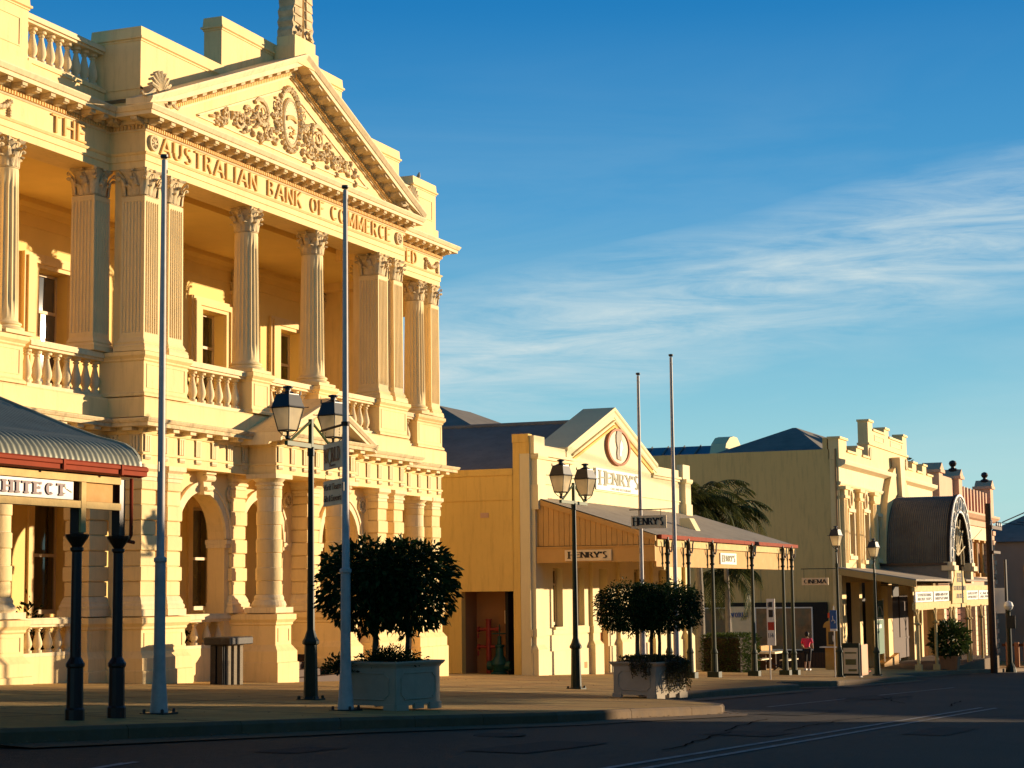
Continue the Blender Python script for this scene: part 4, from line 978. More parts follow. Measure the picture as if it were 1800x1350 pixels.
# --- acroteria: shell palmettes at the corners and the finial over the apex
def palmette(xc, y, z, sc, name='palmette'):
    o = MB()
    o.ext([(xc-.55*sc, y, z), (xc+.55*sc, y, z), (xc+.22*sc, y, z+.34*sc), (xc-.22*sc, y, z+.34*sc)], (0, .2*sc, 0))
    for k in range(9):
        a = rad(20+k*17.5); ln = sc*(.46+.10*sin(pi*k/8)); b0 = (xc, y-.02, z+.34*sc)
        o.tube([b0, (xc+ln*.55*cos(a), y-.06*sc, z+.34*sc+ln*.55*sin(a)), (xc+ln*cos(a), y-.03*sc, z+.34*sc+ln*sin(a)), (xc+ln*.97*cos(a), y+.10*sc, z+.34*sc+ln*.97*sin(a))], [.03*sc, .06*sc, .055*sc, .03*sc], 6)
    for s in (-1, 1):
        pts = []
        for k in range(14):
            t = k/13; a = rad(90)-s*t*4.2; q = .2*sc*(1-.75*t); pts.append((xc+s*(.30*sc)+q*cos(a)*1.0, y-.03*sc, z+.17*sc+q*sin(a)))
        o.tube(pts, [.045*sc*(1-.5*k/13) for k in range(14)], 6)
        o.tube([(xc+s*.3*sc, y-.02, z+.36*sc), (xc+s*.6*sc, y-.02, z+.16*sc), (xc+s*.8*sc, y-.02, z+.12*sc), (xc+s*.88*sc, y-.02, z+.2*sc)], [.05*sc, .05*sc, .04*sc, .03*sc], 6)
    return put(name, o, M_cap, bank)
palmette(32.25, YF-.30, 11.64, .80)
palmette(44.35, YF-.30, 11.64, .80)
p = MB()                                                      # the same ornament on the return side
m = MB().box(37.72, 38.88, 20.58, 21.12, 14.02, 14.42).box(37.8, 38.8, 20.62, 21.1, 14.42, 14.68); part('finial_base', m, M_wall)
m = MB()
for s in (-1, 1):
    P = [(0.06, 14.66), (.50, 14.66), (.52, 14.8), (.46, 14.9), (.52, 15.02), (.45, 15.14), (.50, 15.28), (.42, 15.4), (.46, 15.55), (.36, 15.68), (.38, 15.85), (.24, 16.0), (.16, 16.25), (.06, 16.35)]
    m.ext([(38.3+s*a, 20.68, b) for a, b in P], (0, .40, 0))
    for k in range(5): m.ext([(38.3+s*.12, 20.64, 14.98+.22*k), (38.3+s*.44, 20.66, 15.02+.2*k), (38.3+s*.42, 20.66, 15.16+.2*k), (38.3+s*.10, 20.64, 15.18+.22*k)], (0, .05, 0))
    m.tube([(38.3+s*.42, 20.66, 14.74), (38.3+s*.24, 20.62, 14.74), (38.3+s*.16, 20.62, 14.86), (38.3+s*.28, 20.62, 14.92)], .05, 6)
m.box(38.24, 38.36, 20.80, 21.08, 14.66, 16.3); part('shell_finial', m, M_cap)
bird = thing('bird', 'small grey bird perched on the right hand parapet of the bank', 'bird', (47.9, 22.2, 13.33))
m = MB().tube([(47.9, 22.2, 13.36), (47.9, 22.18, 13.42), (47.89, 22.14, 13.5), (47.88, 22.12, 13.56), (47.87, 22.1, 13.60)], [.02, .05, .055, .03, .005], 8)
m.add(MB().lathe(0, 0, [(.001, -.03), (.03, 0), (.001, .03)], 8), (47.885, 22.12, 13.58)).tube([(47.9, 22.26, 13.38), (47.9, 22.2, 13.44)], [.012, .02], 5); put('body', m, M_portrait, bird, smooth=True)
put('leg', MB().tube([(47.89, 22.18, 13.33), (47.89, 22.18, 13.4)], .006, 4), M_brown, bird); put('leg', MB().tube([(47.91, 22.18, 13.33), (47.91, 22.18, 13.4)], .006, 4), M_brown, bird)
# ------------------------------------------------------------------ shop with the curved iron verandah, left
shop = thing('shop_building', 'shop at the left edge with bullnose corrugated iron verandah and ARCHITECT sign', 'shop', (14, 12.6, 0))
sp = lambda n, m, mt, **k: put(n, m, mt, shop, **k)
sp('wall', wall_open(6, 19.0, -.5, 7.4, 21, 21.5, [(8, 10, .6, 3), (12, 13.2, .2, 3), (15, 17.4, .6, 3)]).box(6, 6.3, 21.5, 33, -.5, 7.4).box(18.7, 19.0, 21.5, 33, -.5, 7.4).box(6, 19, 32.7, 33, -.5, 7.4), M_brown)
sp('dark_room_sheet', MB().box(6.4, 18.6, 22.5, 22.6, -.5, 7), M_dark)  # one black sheet painted as the shop's unlit inside
PR_ = [(12.50, 3.235), (12.505, 3.29), (12.54, 3.37), (12.61, 3.45), (12.72, 3.515), (12.88, 3.565), (13.1, 3.62), (13.5, 3.76), (14.5, 4.15), (17, 5.12), (20.98, 6.66)]
o = MB(); pit = .104; nx = int((19.1-8)/pit)*8; prev = []
pn = []
for k, (y, z) in enumerate(PR_):
    a = Vector(PR_[max(k-1, 0)]); b = Vector(PR_[min(k+1, len(PR_)-1)]); d = (b-a).normalized(); pn.append((-d.y, d.x))
n_ = len(PR_)
for i in range(nx+1):
    x = 19.1-i*pit/8; w = .0125*cos(2*pi*i/8)
    for (y, z), (ny, nz) in zip(PR_, pn): o.v.append((x, y+ny*w, z+nz*w))
for i in range(nx):
    for k in range(n_-1): a = i*n_+k; o.f.append((a, a+1, a+n_+1, a+n_))
sp('corrugated_roof', o, M_iron_roof, smooth=True)
o = MB(); o.loft([[(x, y+a, z+b) for a, b in ((-.0, .03), (.0, -.0), (.0, .0), (.0, .02)) for y, z in [PR_[k]]][:0] or [(19.11, y, z+.035), (19.16, y, z+.035), (19.16, y, z-.05), (19.11, y, z-.05)] for k, (y, z) in enumerate(PR_) for x in (0,)])
sp('verge_capping', o, M_iron_roof)
for xa, xb in ((8, 12.6), (12.61, 15.9), (15.91, 17.42), (17.43, 18.55), (18.56, 19.10)):
    g_ = MB().ext([(xa, 12.40, 3.255), (xa, 12.37, 3.235), (xa, 12.37, 3.20), (xa, 12.39, 3.19), (xa, 12.39, 3.14), (xa, 12.50, 3.125), (xa, 12.53, 3.14), (xa, 12.53, 3.25)], (xb-xa, 0, 0)); sp('gutter', g_, M_redbrown)
for x in (12.6, 15.9, 17.42, 18.55): sp('gutter_strap', MB().box(x-.02, x+.02, 12.36, 12.37, 3.13, 3.25), M_redbrown)
sp('fascia_beam', MB().box(8, 18.80, 12.55, 12.65, 3.035, 3.115), M_beam)
sp('fascia_beam', MB().box(8, 18.02, 12.55, 12.65, 2.735, 2.815), M_beam); sp('fascia_beam', MB().box(18.12, 18.82, 12.56, 12.65, 2.735, 2.815), M_beam)
sp('yellow_panel', MB().box(18.13, 18.70, 12.60, 12.63, 2.82, 3.03), M_yellow)
sg_ = sp('sign_board', MB().box(12.5, 17.88, 12.57, 12.62, 2.825, 3.025), M_white)
gl, w = text_line('ARCHITECT', .135, .034, .020, .018, .012, .34, .95, .4); x1 = 17.70; x0 = 15.92; sc = (x1-x0)/w
for gm, x, ch in gl:
    q = MB(); q.v = [(x0+(vx+x)*sc, 12.555+vy, 2.858+vz) for vx, vy, vz in gm.v]; q.f = gm.f; put('letter', q, M_maroon, sg_)
o = MB()
for k in range(14): a = 2*pi*k/14*.8+.5; o.box(17.70+.035*cos(a)-.004, 17.70+.035*cos(a)+.004, 12.562, 12.568, 2.925+.04*sin(a)-.004, 2.925+.04*sin(a)+.004)
for k in range(8): o.box(17.75+.012*k, 17.757+.012*k, 12.562, 12.568, 2.93-.004*k, 2.938-.004*k+.004*(k % 2))
put('small_logo', o, M_olive_ink, sg_, kind='stuff')
sp('dark_beam', MB().box(8, 18.95, 12.67, 12.8, 2.75, 3.2).box(18.85, 18.97, 12.8, 20.9, 2.9, 3.1), M_brown)
def iron_post(parent, x, y, ztop, name='post', cream=True):
    zb = gz(x, y); o = MB().lathe(x, y, [(.11, zb-.05), (.11, zb+.12), (.095, zb+.14), (.09, zb+.58), (.105, zb+.60), (.105, zb+.63), (.062, zb+.70), (.056, 2.24), (.075, 2.26), (.075, 2.29), (.056, 2.30), (.09, 2.35), (.13, 2.41), (.135, 2.44), (.06, 2.45)], 12)
    o.box(x-.055, x+.055, y-.05, y+.06, 2.44, ztop); p = put(name, o, M_postdark, parent)  # upper timber kept dark: the shade of its sides is in the colour
    for k in range(8):
        a = k*pi/4; 
    if cream: put('lit_face_strip', MB().box(x-.045, x+.045, y-.085, y-.052, 2.46, 3.03), M_beam, p)  # cream strip paints in the sunlit face of the dark upper post
    return p
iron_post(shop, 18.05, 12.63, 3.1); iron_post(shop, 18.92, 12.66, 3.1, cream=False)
sp('downpipe', MB().tube([(19.03, 12.56, 3.12), (19.03, 12.56, 2.45), (19.03, 12.60, 2.38), (19.15, 12.60, 2.37)], .022, 8), M_redbrown)
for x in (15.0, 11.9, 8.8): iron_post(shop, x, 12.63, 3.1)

# ------------------------------------------------------------------ the cafe building with the gable
cafe = thing('cafe_building', "pale yellow single storey building with round emblem in its gable and HENRY'S signs", 'building', (61.2, 21, -1))
cp = lambda n, m, mt, **k: put(n, m, mt, cafe, **k)
HX0, HX1 = 53.3, 69.85
# street front in pieces round its openings
HO = [(55.2, 56.05, .62, 2.45), (57.25, 58.05, .62, 2.45), (59.35, 60.35, -1.3, 2.45), (63.2, 64.2, .45, 2.45), (66.0, 66.9, .45, 2.45)]
cp('front_wall', wall_open(HX0, HX1, -2.2, 5.9, 21.0, 21.32, HO), M_henry)
for (a, b, c, d) in HO:
    if c > 0:
        w = sash(cafe, a+.05, b-.05, c+.05, d-.02, 21.2, m_=M_frame, split=.72, mull=False)
        put('sill', MB().box(a-.1, b+.1, 20.9, 21.1, c-.08, c), M_henry, w)
    else: cp('door', MB().box(a, b, 21.2, 21.26, c, 1.6), M_rail); cp('door_step', MB().box(a-.3, b+.3, 20.3, 21.0, -2.0, -1.0), M_kerb)
cp('dark_room_sheet', MB().box(53.7, 69.5, 21.9, 22.0, -2, 5), M_dark)  # black sheet behind the front, the rooms' shade as colour
# parapet, raking gable, mouldings
cp('parapet', MB().box(HX0+.3, 56.7, 20.995, 21.3, 5.9, 6.22), M_henry); cp('parapet', MB().box(65.8, HX1-.2, 20.995, 21.3, 5.9, 6.22), M_henry)
cp('gable_wall', MB().ext([(56.7, 20.99, 5.9), (65.8, 20.99, 5.9), (65.8, 20.99, 6.22), (61.25, 20.99, 7.82), (56.7, 20.99, 6.22)], (0, .34, 0)), M_henry)
for s in (-1, 1):
    q = MB(); q.loft([[(61.25+s*h_, y, z+dz) for y, dz in ((22.1, 0), (20.93, 0), (20.93, -.10), (20.97, -.16), (20.97, -.34), (22.1, -.34))] for h_, z in ((4.75, 6.30), (0, 7.98))]); cp('gable_coping', q, M_henry)
    q = MB(); q.loft([[(61.25+s*h_, y, z+dz) for y, dz in ((21.0, 0), (20.93, 0), (20.95, -.09), (21.0, -.1))] for h_, z in ((4.2, 5.98), (0, 7.38))]); cp('gable_moulding', q, M_henryside)
    q = MB(); q.loft([[(61.25+s*h_, y, z+dz) for y, dz in ((21.0, 0), (20.90, 0), (20.93, -.07), (21.0, -.1))] for h_, z in ((4.2, 6.13), (0, 7.55))]); cp('gable_moulding', q, M_henry)
q = MB()
for (a, b) in ((54.3, 57.1), (65.4, 69.0)): q.box(a, b, 20.90, 21.0, 5.88, 5.96).box(a, b, 20.93, 21.0, 5.78, 5.86)
q.box(54.3, 69.0, 20.955, 21.0, 5.02, 5.06); cp('string_moulding', q, M_henry)
for xa, xb in ((53.35, 54.25), (68.85, 69.75)):
    q = MB().box(xa, xb, 20.86, 21.1, 5.9, 6.45).box(xa+.1, xb-.1, 20.80, 21.0, 4.9, 5.88).sweep(rect(xa+.1, xb-.1, 20.8, 21.0), [(-.05, 5.72), (.04, 5.74), (.07, 5.82), (.07, 5.9), (-.05, 5.9)], closed=True)
    q.box(xa+.05, xb-.05, 20.76, 21.05, 4.2, 4.95); cp('pilaster_head', q, M_henry)
for xa in (53.36, 58.45, 61.2, 64.9, 68.9):
    q = MB().box(xa+.08, xa+.72, 20.88, 21.0, -2, 4.2).sweep(rect(xa+.08, xa+.72, 20.88, 21.0), [(-.05, -2.0), (.10, -2.0), (.10, -.02), (.0, .12), (-.05, .12)], closed=True)
    q.box(xa+.02, xa+.78, 20.84, 21.0, .36, .60); cp('pilaster', q, M_henry)
q = MB().box(HX0+.01, 59.3, 20.955, 21.0, -2, -.12).box(60.4, HX1-.01, 20.955, 21.0, -2, -.12).box(HX0+.01, 59.3, 20.95, 21.0, .38, .58).box(60.4, HX1-.01, 20.95, 21.0, .38, .58); cp('plinth', q, M_henry)
cp('wall_vent', MB().box(57.85, 58.1, 20.945, 20.955, -.75, -.55), M_rail)
# side wall with alcove
q = MB().box(HX0, HX0+.3, 21.33, 21.54, -2.2, 6.28).box(HX0, HX0+.3, 21.55, 36, 1.74, 5.44).box(HX0, HX0+.3, 23.28, 36, -2.2, 1.738).box(HX0, HX0+.3, 21.54, 21.56, -2.2, 5.44)
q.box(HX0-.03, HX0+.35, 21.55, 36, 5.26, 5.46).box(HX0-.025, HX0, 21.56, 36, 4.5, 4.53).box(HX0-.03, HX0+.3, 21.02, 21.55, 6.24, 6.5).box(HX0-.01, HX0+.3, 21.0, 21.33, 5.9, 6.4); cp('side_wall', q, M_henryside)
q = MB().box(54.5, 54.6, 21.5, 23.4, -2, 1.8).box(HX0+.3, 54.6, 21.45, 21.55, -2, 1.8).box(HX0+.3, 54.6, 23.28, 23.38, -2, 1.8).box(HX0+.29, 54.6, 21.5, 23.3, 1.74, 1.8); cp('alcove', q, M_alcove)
cp('air_vent', MB().box(HX0-.02, HX0, 22.35, 22.62, 3.98, 4.13).box(HX0-.03, HX0-.02, 22.37, 22.6, 4.03, 4.04).box(HX0-.03, HX0-.02, 22.37, 22.6, 4.07, 4.08), M_pink)
cp('alcove_notice', MB().box(54.485, 54.5, 21.93, 22.30, 1.26, 1.42), M_hydred); cp('alcove_notice', MB().box(54.485, 54.5, 21.9, 22.35, .75, 1.15), M_dull_sign)
# roof: ridge runs back from the gable
q = MB()
for s in (-1, 1):
    xe = 61.25+s*7.65; n = 60
    for k in range(n):
        y0, y1 = 21.9+.24*k, 21.9+.24*(k+1)
        for (ya, yb, dz) in ((y0, y0+.19, 0), (y0+.19, y0+.215, .03), (y0+.215, y1, .03)):
            d2 = .03 if ya != y0 else 0
            q.quad((xe, ya, 5.2+(0 if ya == y0 else .03)), (xe, yb, 5.2+(.03 if ya != y0+.215 else 0)), (61.25, yb, 7.5+(.03 if ya != y0+.215 else 0)), (61.25, ya, 7.5+(0 if ya == y0 else .03)))
cp('roof', q, M_roof_dark); cp('ridge_cap', MB().tube([(61.25, 21.5, 7.53), (61.25, 36.3, 7.53)], .09, 8), M_roof_dark)
cp('roof_gable_end', MB().ext([(53.6, 36, 5.1), (69, 36, 5.1), (61.25, 36, 7.4)], (0, .2, 0)), M_henryside)
cp('far_side_wall', MB().box(HX1-.3, HX1, 21.33, 36, -2.5, 5.4), M_henry)
# emblem: round relief head inside a terracotta ring
em = cp('emblem_disc', MB().ext([(61.5+1.16*cos(2*pi*k/32), 20.93, 6.62+.60*sin(2*pi*k/32)) for k in range(32)], (0, .07, 0)), M_dull_sign)
q = MB(); q.loft([[(61.5+a*1.22*cos(2*pi*k/32), y, 6.62+a*.64*sin(2*pi*k/32)) for a, y in ((.88, 20.98), (.88, 20.88), (1.0, 20.88), (1.0, 20.99))] for k in range(33)]); put('ring', q, M_terracotta, em)
hp = [(-.15, -.42), (.35, -.45), (.28, -.25), (.42, -.18), (.50, -.05), (.66, .0), (.55, .08), (.55, .22), (.42, .36), (.42, .62), (-.1, .66), (-.25, .45), (-.25, .2), (-.12, .0), (-.2, -.2)]
put('relief_head', MB().ext([(61.45+a*.85, 20.89, 6.60+b*.95) for a, b in hp], (0, .05, 0)), M_portrait, em); put('relief_face', MB().ext([(61.45+a*.85, 20.875, 6.60+b*.95) for a, b in [(.05, -.3), (.3, -.3), (.34, -.14), (.45, -.04), (.56, .02), (.45, .09), (.45, .2), (.25, .3), (.12, .1), (.1, -.1)]], (0, .03, 0)), M_white, em)
# signs of the cafe
def henrys(parent, x0, x1, z, h, y, ink, back):
    """HENRY'S with larger outer capitals; runs along X"""
    gl, w = text_line("HENRY'S", 1.0, .20, .085, .16, .012, .10, .95); sc = (x1-x0)/w
    for i, (gm, x, ch) in enumerate(gl):
        k = 1.0 if i in (0, 6) else .80
        q = MB(); q.v = [(x0+(vx+x)*sc, y+vy, z+vz*h*k+(h*(1-k)*.6)) for vx, vy, vz in gm.v]; q.f = gm.f; put('letter', q, ink, parent)
sb = cp('wall_sign', MB().box(59.25, 63.95, 20.955, 20.985, 5.08, 5.80), M_white)
henrys(sb, 59.55, 63.75, 5.24, .50, 20.935, M_olive_ink, None)
q = small_text('CAFE AND RESTAURANT', .12, lambda u, d, z: (60.7+u, 20.95+d, 5.12+z), 2.2); put('small_lettering', q, M_olive_ink, sb, kind='stuff')
# verandah
q = MB(); n = 34
for k in range(n):
    x0, x1 = HX0+.3+(70.85-HX0-.3)*k/n, HX0+.3+(70.85-HX0-.3)*(k+1)/n
    for (xa, xb, za, zb) in ((x0, x1-.06, 0, 0), (x1-.06, x1-.03, 0, .009), (x1-.03, x1, .009, 0)): q.quad((xa, 17.08, 3.36+za), (xb, 17.08, 3.36+zb), (xb, 20.99, 4.60+zb), (xa, 20.99, 4.60+za))
cp('verandah_roof', q, M_roof_grey); cp('verandah_soffit', MB().ext([(HX0+.32, 17.15, 3.30), (HX0+.32, 20.95, 4.5), (HX0+.32, 20.95, 4.45), (HX0+.32, 17.15, 3.25)], (70.8-HX0-.32, 0, 0)), M_beam)
bt = .168; k = 0; y = 21.0
while y > 17.18:
    y2 = max(y-bt, 17.12); zt = 4.42-(21-y)*.315; zt2 = 4.42-(21-y2)*.315
    cp('weatherboard', MB().ext([(53.56, y-.006, 3.08), (53.56, y2+.006, 3.08), (53.56, y2+.006, zt2), (53.56, y-.006, zt)], (.03, 0, 0)), M_board); y = y2
cp('gable_backing', MB().ext([(53.595, 21, 3.07), (53.595, 17.15, 3.07), (53.595, 17.15, 3.2), (53.595, 21, 4.4)], (.03, 0, 0)), M_brown)
cp('barge_board', MB().ext([(53.50, 21.05, 4.42), (53.50, 17.10, 3.18), (53.50, 17.10, 3.34), (53.50, 21.05, 4.58)], (.08, 0, 0)), M_board)
cp('side_beam', MB().box(53.50, 53.62, 17.12, 21.0, 2.58, 3.02).box(53.47, 53.50, 17.12, 21.0, 3.02, 3.06), M_board)
ss = cp('side_sign', MB().box(53.44, 53.47, 18.46, 19.94, 2.62, 2.95), M_dull_sign)
def sideletters(parent, X, y1, y0, z, h, ink):
    gl, w = text_line("HENRY'S", 1.0, .22, .085, .15, .008, .08, .95); sc = (y1-y0)/w
    for i, (gm, x, ch) in enumerate(gl):
        k = 1.0 if i in (0, 6) else .8
        q = MB(); q.v = [(X+vy, y1-(vx+x)*sc, z+vz*h*k+(h*(1-k)*.6)) for vx, vy, vz in gm.v]; q.f = gm.f; put('letter', q, ink, parent)
sideletters(ss, 53.425, 19.82, 18.58, 2.69, .21, M_ink)
for (a, b) in ((53.62, 59.1), (59.12, 64.1), (64.12, 68.6), (68.62, 70.7)):
    cp('fascia_board', MB().box(a, b, 17.12, 17.2, 2.42, 3.0), M_yellow); cp('fascia_moulding', MB().box(a, b, 17.07, 17.2, 3.02, 3.22), M_beam)
for k in range(11): cp('gutter', MB().box(53.75+1.56*k, 53.75+1.56*k+1.545, 16.98, 17.12, 3.25, 3.37), M_redbrown)
fs = cp('fascia_sign', MB().box(60.45, 62.4, 17.08, 17.115, 2.55, 2.92), M_white); 
gl, w = text_line("HENRY'S", 1.0, .20, .085, .16, .008, .10, .95); sc = 1.6/w
for i, (gm, x, ch) in enumerate(gl):
    k = 1.0 if i in (0, 6) else .8
    q = MB(); q.v = [(60.62+(vx+x)*sc, 17.065+vy, 2.62+vz*.24*k+(.24*(1-k)*.6)) for vx, vy, vz in gm.v]; q.f = gm.f; put('letter', q, M_olive_ink, fs)
cp('roof_vent', MB().ext([(61.2, 18.1, 3.65), (61.2, 18.7, 3.65), (61.2, 18.7, 4.12), (61.2, 18.35, 4.12)], (.55, 0, 0)), M_henry)
def cafe_post(x, y):
    zb = gz(x, y); o = MB().box(x-.19, x+.19, y-.19, y+.19, zb-.3, zb+.18)
    o.lathe(x, y, [(.11, zb+.18), (.10, zb+.75), (.12, zb+.78), (.07, zb+.92), (.052, 2.5), (.08, 2.52), (.08, 2.56), (.052, 2.58), (.065, 2.75), (.09, 2.8), (.09, 2.84)], 10).box(x-.045, x+.045, y-.045, y+.045, 2.84, 3.3)
    p = cp('verandah_post', o, M_green)
    for s in (-1, 1): put('bracket', MB().tube([(x+s*.06, y-.1, 2.86), (x+s*.14, y-.1, 2.95), (x+s*.16, y-.1, 3.12), (x+s*.24, y-.1, 3.2)], .025, 6), M_postdark, p)
for x in (54.35, 59.15, 64.1, 68.5, 69.85): cafe_post(x, 17.0)
cafe_post(56.5, 17.0)

# ------------------------------------------------------------------ pipes in the alcove
hv = thing('fire_hydrant_riser', 'dull red fire riser with four capped outlets standing in the alcove of the yellow wall', 'fire hydrant', (53.9, 22.75, -.9))
z0 = gz(53.9, 22.7)
put('riser', MB().tube([(54.1, 22.72, z0), (54.1, 22.72, .86)], .085, 12).tube([(54.1, 22.72, .86), (54.1, 22.72, .9)], .10, 12), M_hydred, hv)
for z in (.58, .05):
    for s in (-1, 1): a = put('outlet', MB().tube([(54.1, 22.72, z), (54.1, 22.72+s*.3, z)], .05, 10).tube([(54.1, 22.72+s*.3, z), (54.1, 22.72+s*.36, z)], .09, 10), M_hydred, hv); put('hose_cap', MB().lathe(54.05, 22.72+s*.33, [(.01, z-.28), (.03, z-.26), (.03, z-.14), (.01, z-.12)], 8), M_hydred, a)
put('wall_pipe', MB().tube([(54.2, 21.75, z0), (54.2, 21.75, .82), (54.2, 22.0, .85)], .075, 10).tube([(54.2, 21.95, .7), (54.1, 22.15, .7)], .06, 8).tube([(54.2, 21.9, .2), (54.1, 22.1, .2)], .06, 8), M_hydred, hv)
hg = thing('water_valve', 'dark green gate valve with a hand wheel in the alcove of the yellow wall', 'valve', (53.7, 22.2, -.9))
put('body', MB().lathe(53.75, 22.22, [(.28, z0), (.28, z0+.05), (.2, z0+.07), (.22, z0+.2), (.28, z0+.3), (.24, z0+.42), (.13, z0+.55), (.12, z0+.8), (.15, z0+.83), (.15, z0+.87), (.07, z0+.9), (.06, z0+1.15)], 12).tube([(53.75, 21.85, z0+.25), (53.75, 22.6, z0+.25)], .15, 10), M_hydgreen, hg, smooth=True)
put('stem', MB().tube([(53.75, 22.22, z0+1.1), (53.75, 22.22, z0+1.5)], .02, 6), M_hydgreen, hg)
put('hand_wheel', MB().tube([(53.75+.22*cos(k*pi/8), 22.22+.22*sin(k*pi/8), z0+1.22) for k in range(17)], .018, 6).tube([(53.53, 22.22, z0+1.22), (53.97, 22.22, z0+1.22)], .014, 5).tube([(53.75, 22.0, z0+1.22), (53.75, 22.44, z0+1.22)], .014, 5), M_hydgreen, hg)

# ------------------------------------------------------------------ stock exchange arcade
ex = thing('arcade_building', 'cream arcade front with stepped parapet, big arch and khaki side wall', 'building', (110, 21, -2.4))
ep = lambda n, m, mt, **k: put(n, m, mt, ex, **k)
EX0, EX1 = 97.0, 125.5
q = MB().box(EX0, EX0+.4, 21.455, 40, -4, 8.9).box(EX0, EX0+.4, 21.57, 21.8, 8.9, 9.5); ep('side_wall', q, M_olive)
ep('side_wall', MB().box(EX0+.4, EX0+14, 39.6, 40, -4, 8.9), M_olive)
ep('downpipe', MB().tube([(EX0-.08, 21.12, 8.9), (EX0-.08, 21.12, 2.7)], .05, 8), M_pipe); ep('downpipe', MB().tube([(EX0-.1, 25.3, 5.0), (EX0-.1, 25.3, -1)], .03, 6), M_olive)
OP = [(99.0, 100.2, 3.5, 5.6), (102.9, 104.1, 3.3, 5.7), (106.6, 107.6, 3.4, 5.6), (109.0, 115.0, -3, 6.3), (117.0, 118.2, 3.3, 5.6), (121.4, 122.6, 3.3, 5.6), (98.0, 101.3, -3.2, 2.0), (102.0, 105.0, -3.2, 2.0), (105.5, 108.4, -3.2, 2.2), (116.3, 119.8, -3.2, 2.0), (120.5, 124.6, -3.2, 2.0)]
ep('front_wall', wall_open(EX0, EX1, -4, 2.4, 21, 21.45, [p for p in OP if p[2] < 0]), M_wall)
ep('front_wall', wall_open(EX0, EX1, 2.4, 8.34, 21, 21.45, [(a, b, max(c, 2.4), d) for a, b, c, d in OP if d > 2.4]), M_wall)
ep('dark_room_sheet', MB().box(97.5, 125.2, 22.6, 22.8, -4, 8), M_dark)  # black sheet in place of unlit rooms behind the openings
xs_ = [97, 100.8, 104.6, 108.2, 116.2, 119.9, 123.2]
q = MB().sweep([(EX0+.02, 21), (EX1, 21)], [(-.1, 7.0), (.06, 7.02), (.10, 7.12), (.10, 7.2), (.015, 7.22), (.015, 7.95), (.05, 7.96), (.35, 8.1), (.38, 8.25), (.38, 8.33), (-.1, 8.45)]); ep('cornice', q, M_trim)
# stepped battlements
q = []
for (a, b, z) in ((97.0, 98.9, 9.55), (98.9, 101.4, 8.95), (101.4, 102.9, 9.35), (102.9, 104.6, 8.95), (104.6, 116.4, 9.75), (116.4, 118.2, 9.0), (118.2, 119.6, 9.5), (119.6, 121.8, 9.0), (121.8, 123.2, 9.55), (123.2, 125.3, 9.0)):
    m = MB().box(a, b, 20.95, 21.5, 8.35, z-.12).box(a-.06, b+.06, 20.86, 21.56, z-.12, z); ep('battlement', m, M_wall)
for (a, b, z) in ((104.6, 105.9, 11.05), (105.9, 109.3, 10.6), (109.3, 110.6, 10.95), (110.6, 115.0, 10.5), (115.0, 116.3, 10.95)):
    m = MB().box(a, b, 20.93, 21.5, 9.7, z-.12).box(a-.05, b+.05, 20.85, 21.55, z-.12, z); ep('battlement', m, M_wall)
for (a, b) in ((106.3, 109.0), (111.0, 114.6)): ep('raised_panel', MB().box(a, b, 20.9, 20.95, 9.95, 10.0).box(a, b, 20.9, 20.95, 10.25, 10.3).box(a, a+.06, 20.9, 20.95, 10.0, 10.25).box(b-.06, b, 20.9, 20.95, 10.0, 10.25), M_trim)
for x in (105.1, 116.0): ep('roundel', MB().ext([(x+.35*cos(2*pi*k/14), 20.88, 9.15+.35*sin(2*pi*k/14)) for k in range(14)], (0, .08, 0)), M_cap)
# the great arch round the barrel roof
n = 22; q = MB(); q.loft([[(111.9+a*cos(pi*k/n), y, 3.2+a*1.22*sin(pi*k/n)) for a, y in ((3.3, 21.02), (3.3, 20.65), (4.6, 20.65), (4.6, 21.02))] for k in range(n+1)]); ep('arch_moulding', q, M_wall)
ep('arch_pier', MB().box(107.25, 108.6, 20.64, 21.0, -4, 3.2), M_wall); ep('arch_pier', MB().box(115.2, 116.5, 20.64, 21.0, -4, 3.2), M_wall)
ep('keystone', MB().ext([(111.5, 20.4, 7.0), (112.3, 20.4, 7.0), (112.7, 20.4, 9.3), (111.1, 20.4, 9.3)], (0, .5, 0)), M_trim)
for x in (97.25, 101.0, 104.85, 120.0, 123.6):
    m = MB().box(x, x+.85, 20.8, 21.0, 2.75, 6.35).box(x-.08, x+.93, 20.72, 21.0, 2.5, 2.75).box(x-.1, x+.95, 20.7, 21.0, 6.35, 6.5).box(x+.02, x+.83, 20.76, 21.0, 6.5, 6.8).box(x-.15, x+1.0, 20.66, 21.0, 6.8, 6.98)
    for k in range(3): m.box(x+.14+.22*k, x+.2+.22*k, 20.77, 20.8, 3.0, 6.3)
    ep('pilaster', m, M_wall)
for (a, b, c, d) in OP:
    if d > 2.4 and b-a < 2:
        m = MB().box(a-.2, a, 20.9, 21.0, c-.1, d+.1).box(b, b+.2, 20.9, 21.0, c-.1, d+.1).box(a-.3, b+.3, 20.84, 21.0, c-.3, c-.1).box(a-.25, b+.25, 20.86, 21.0, d+.1, d+.28); w = ep('window', m, M_trim)
        put('pane', MB().quad((a, 21.25, c), (b, 21.25, c), (b, 21.25, d), (a, 21.25, d)), M_pane, w)
        xm = (a+b)/2
        if d < 5.9 and xm < 105: ep('oval_niche', MB().loft([[(xm+q_*.42*cos(2*pi*k/18), y, 6.42+q_*.55*sin(2*pi*k/18)) for q_, y in ((.75, 21.0), (.75, 20.9), (1, 20.9), (1, 21.0))] for k in range(19)]), M_trim)
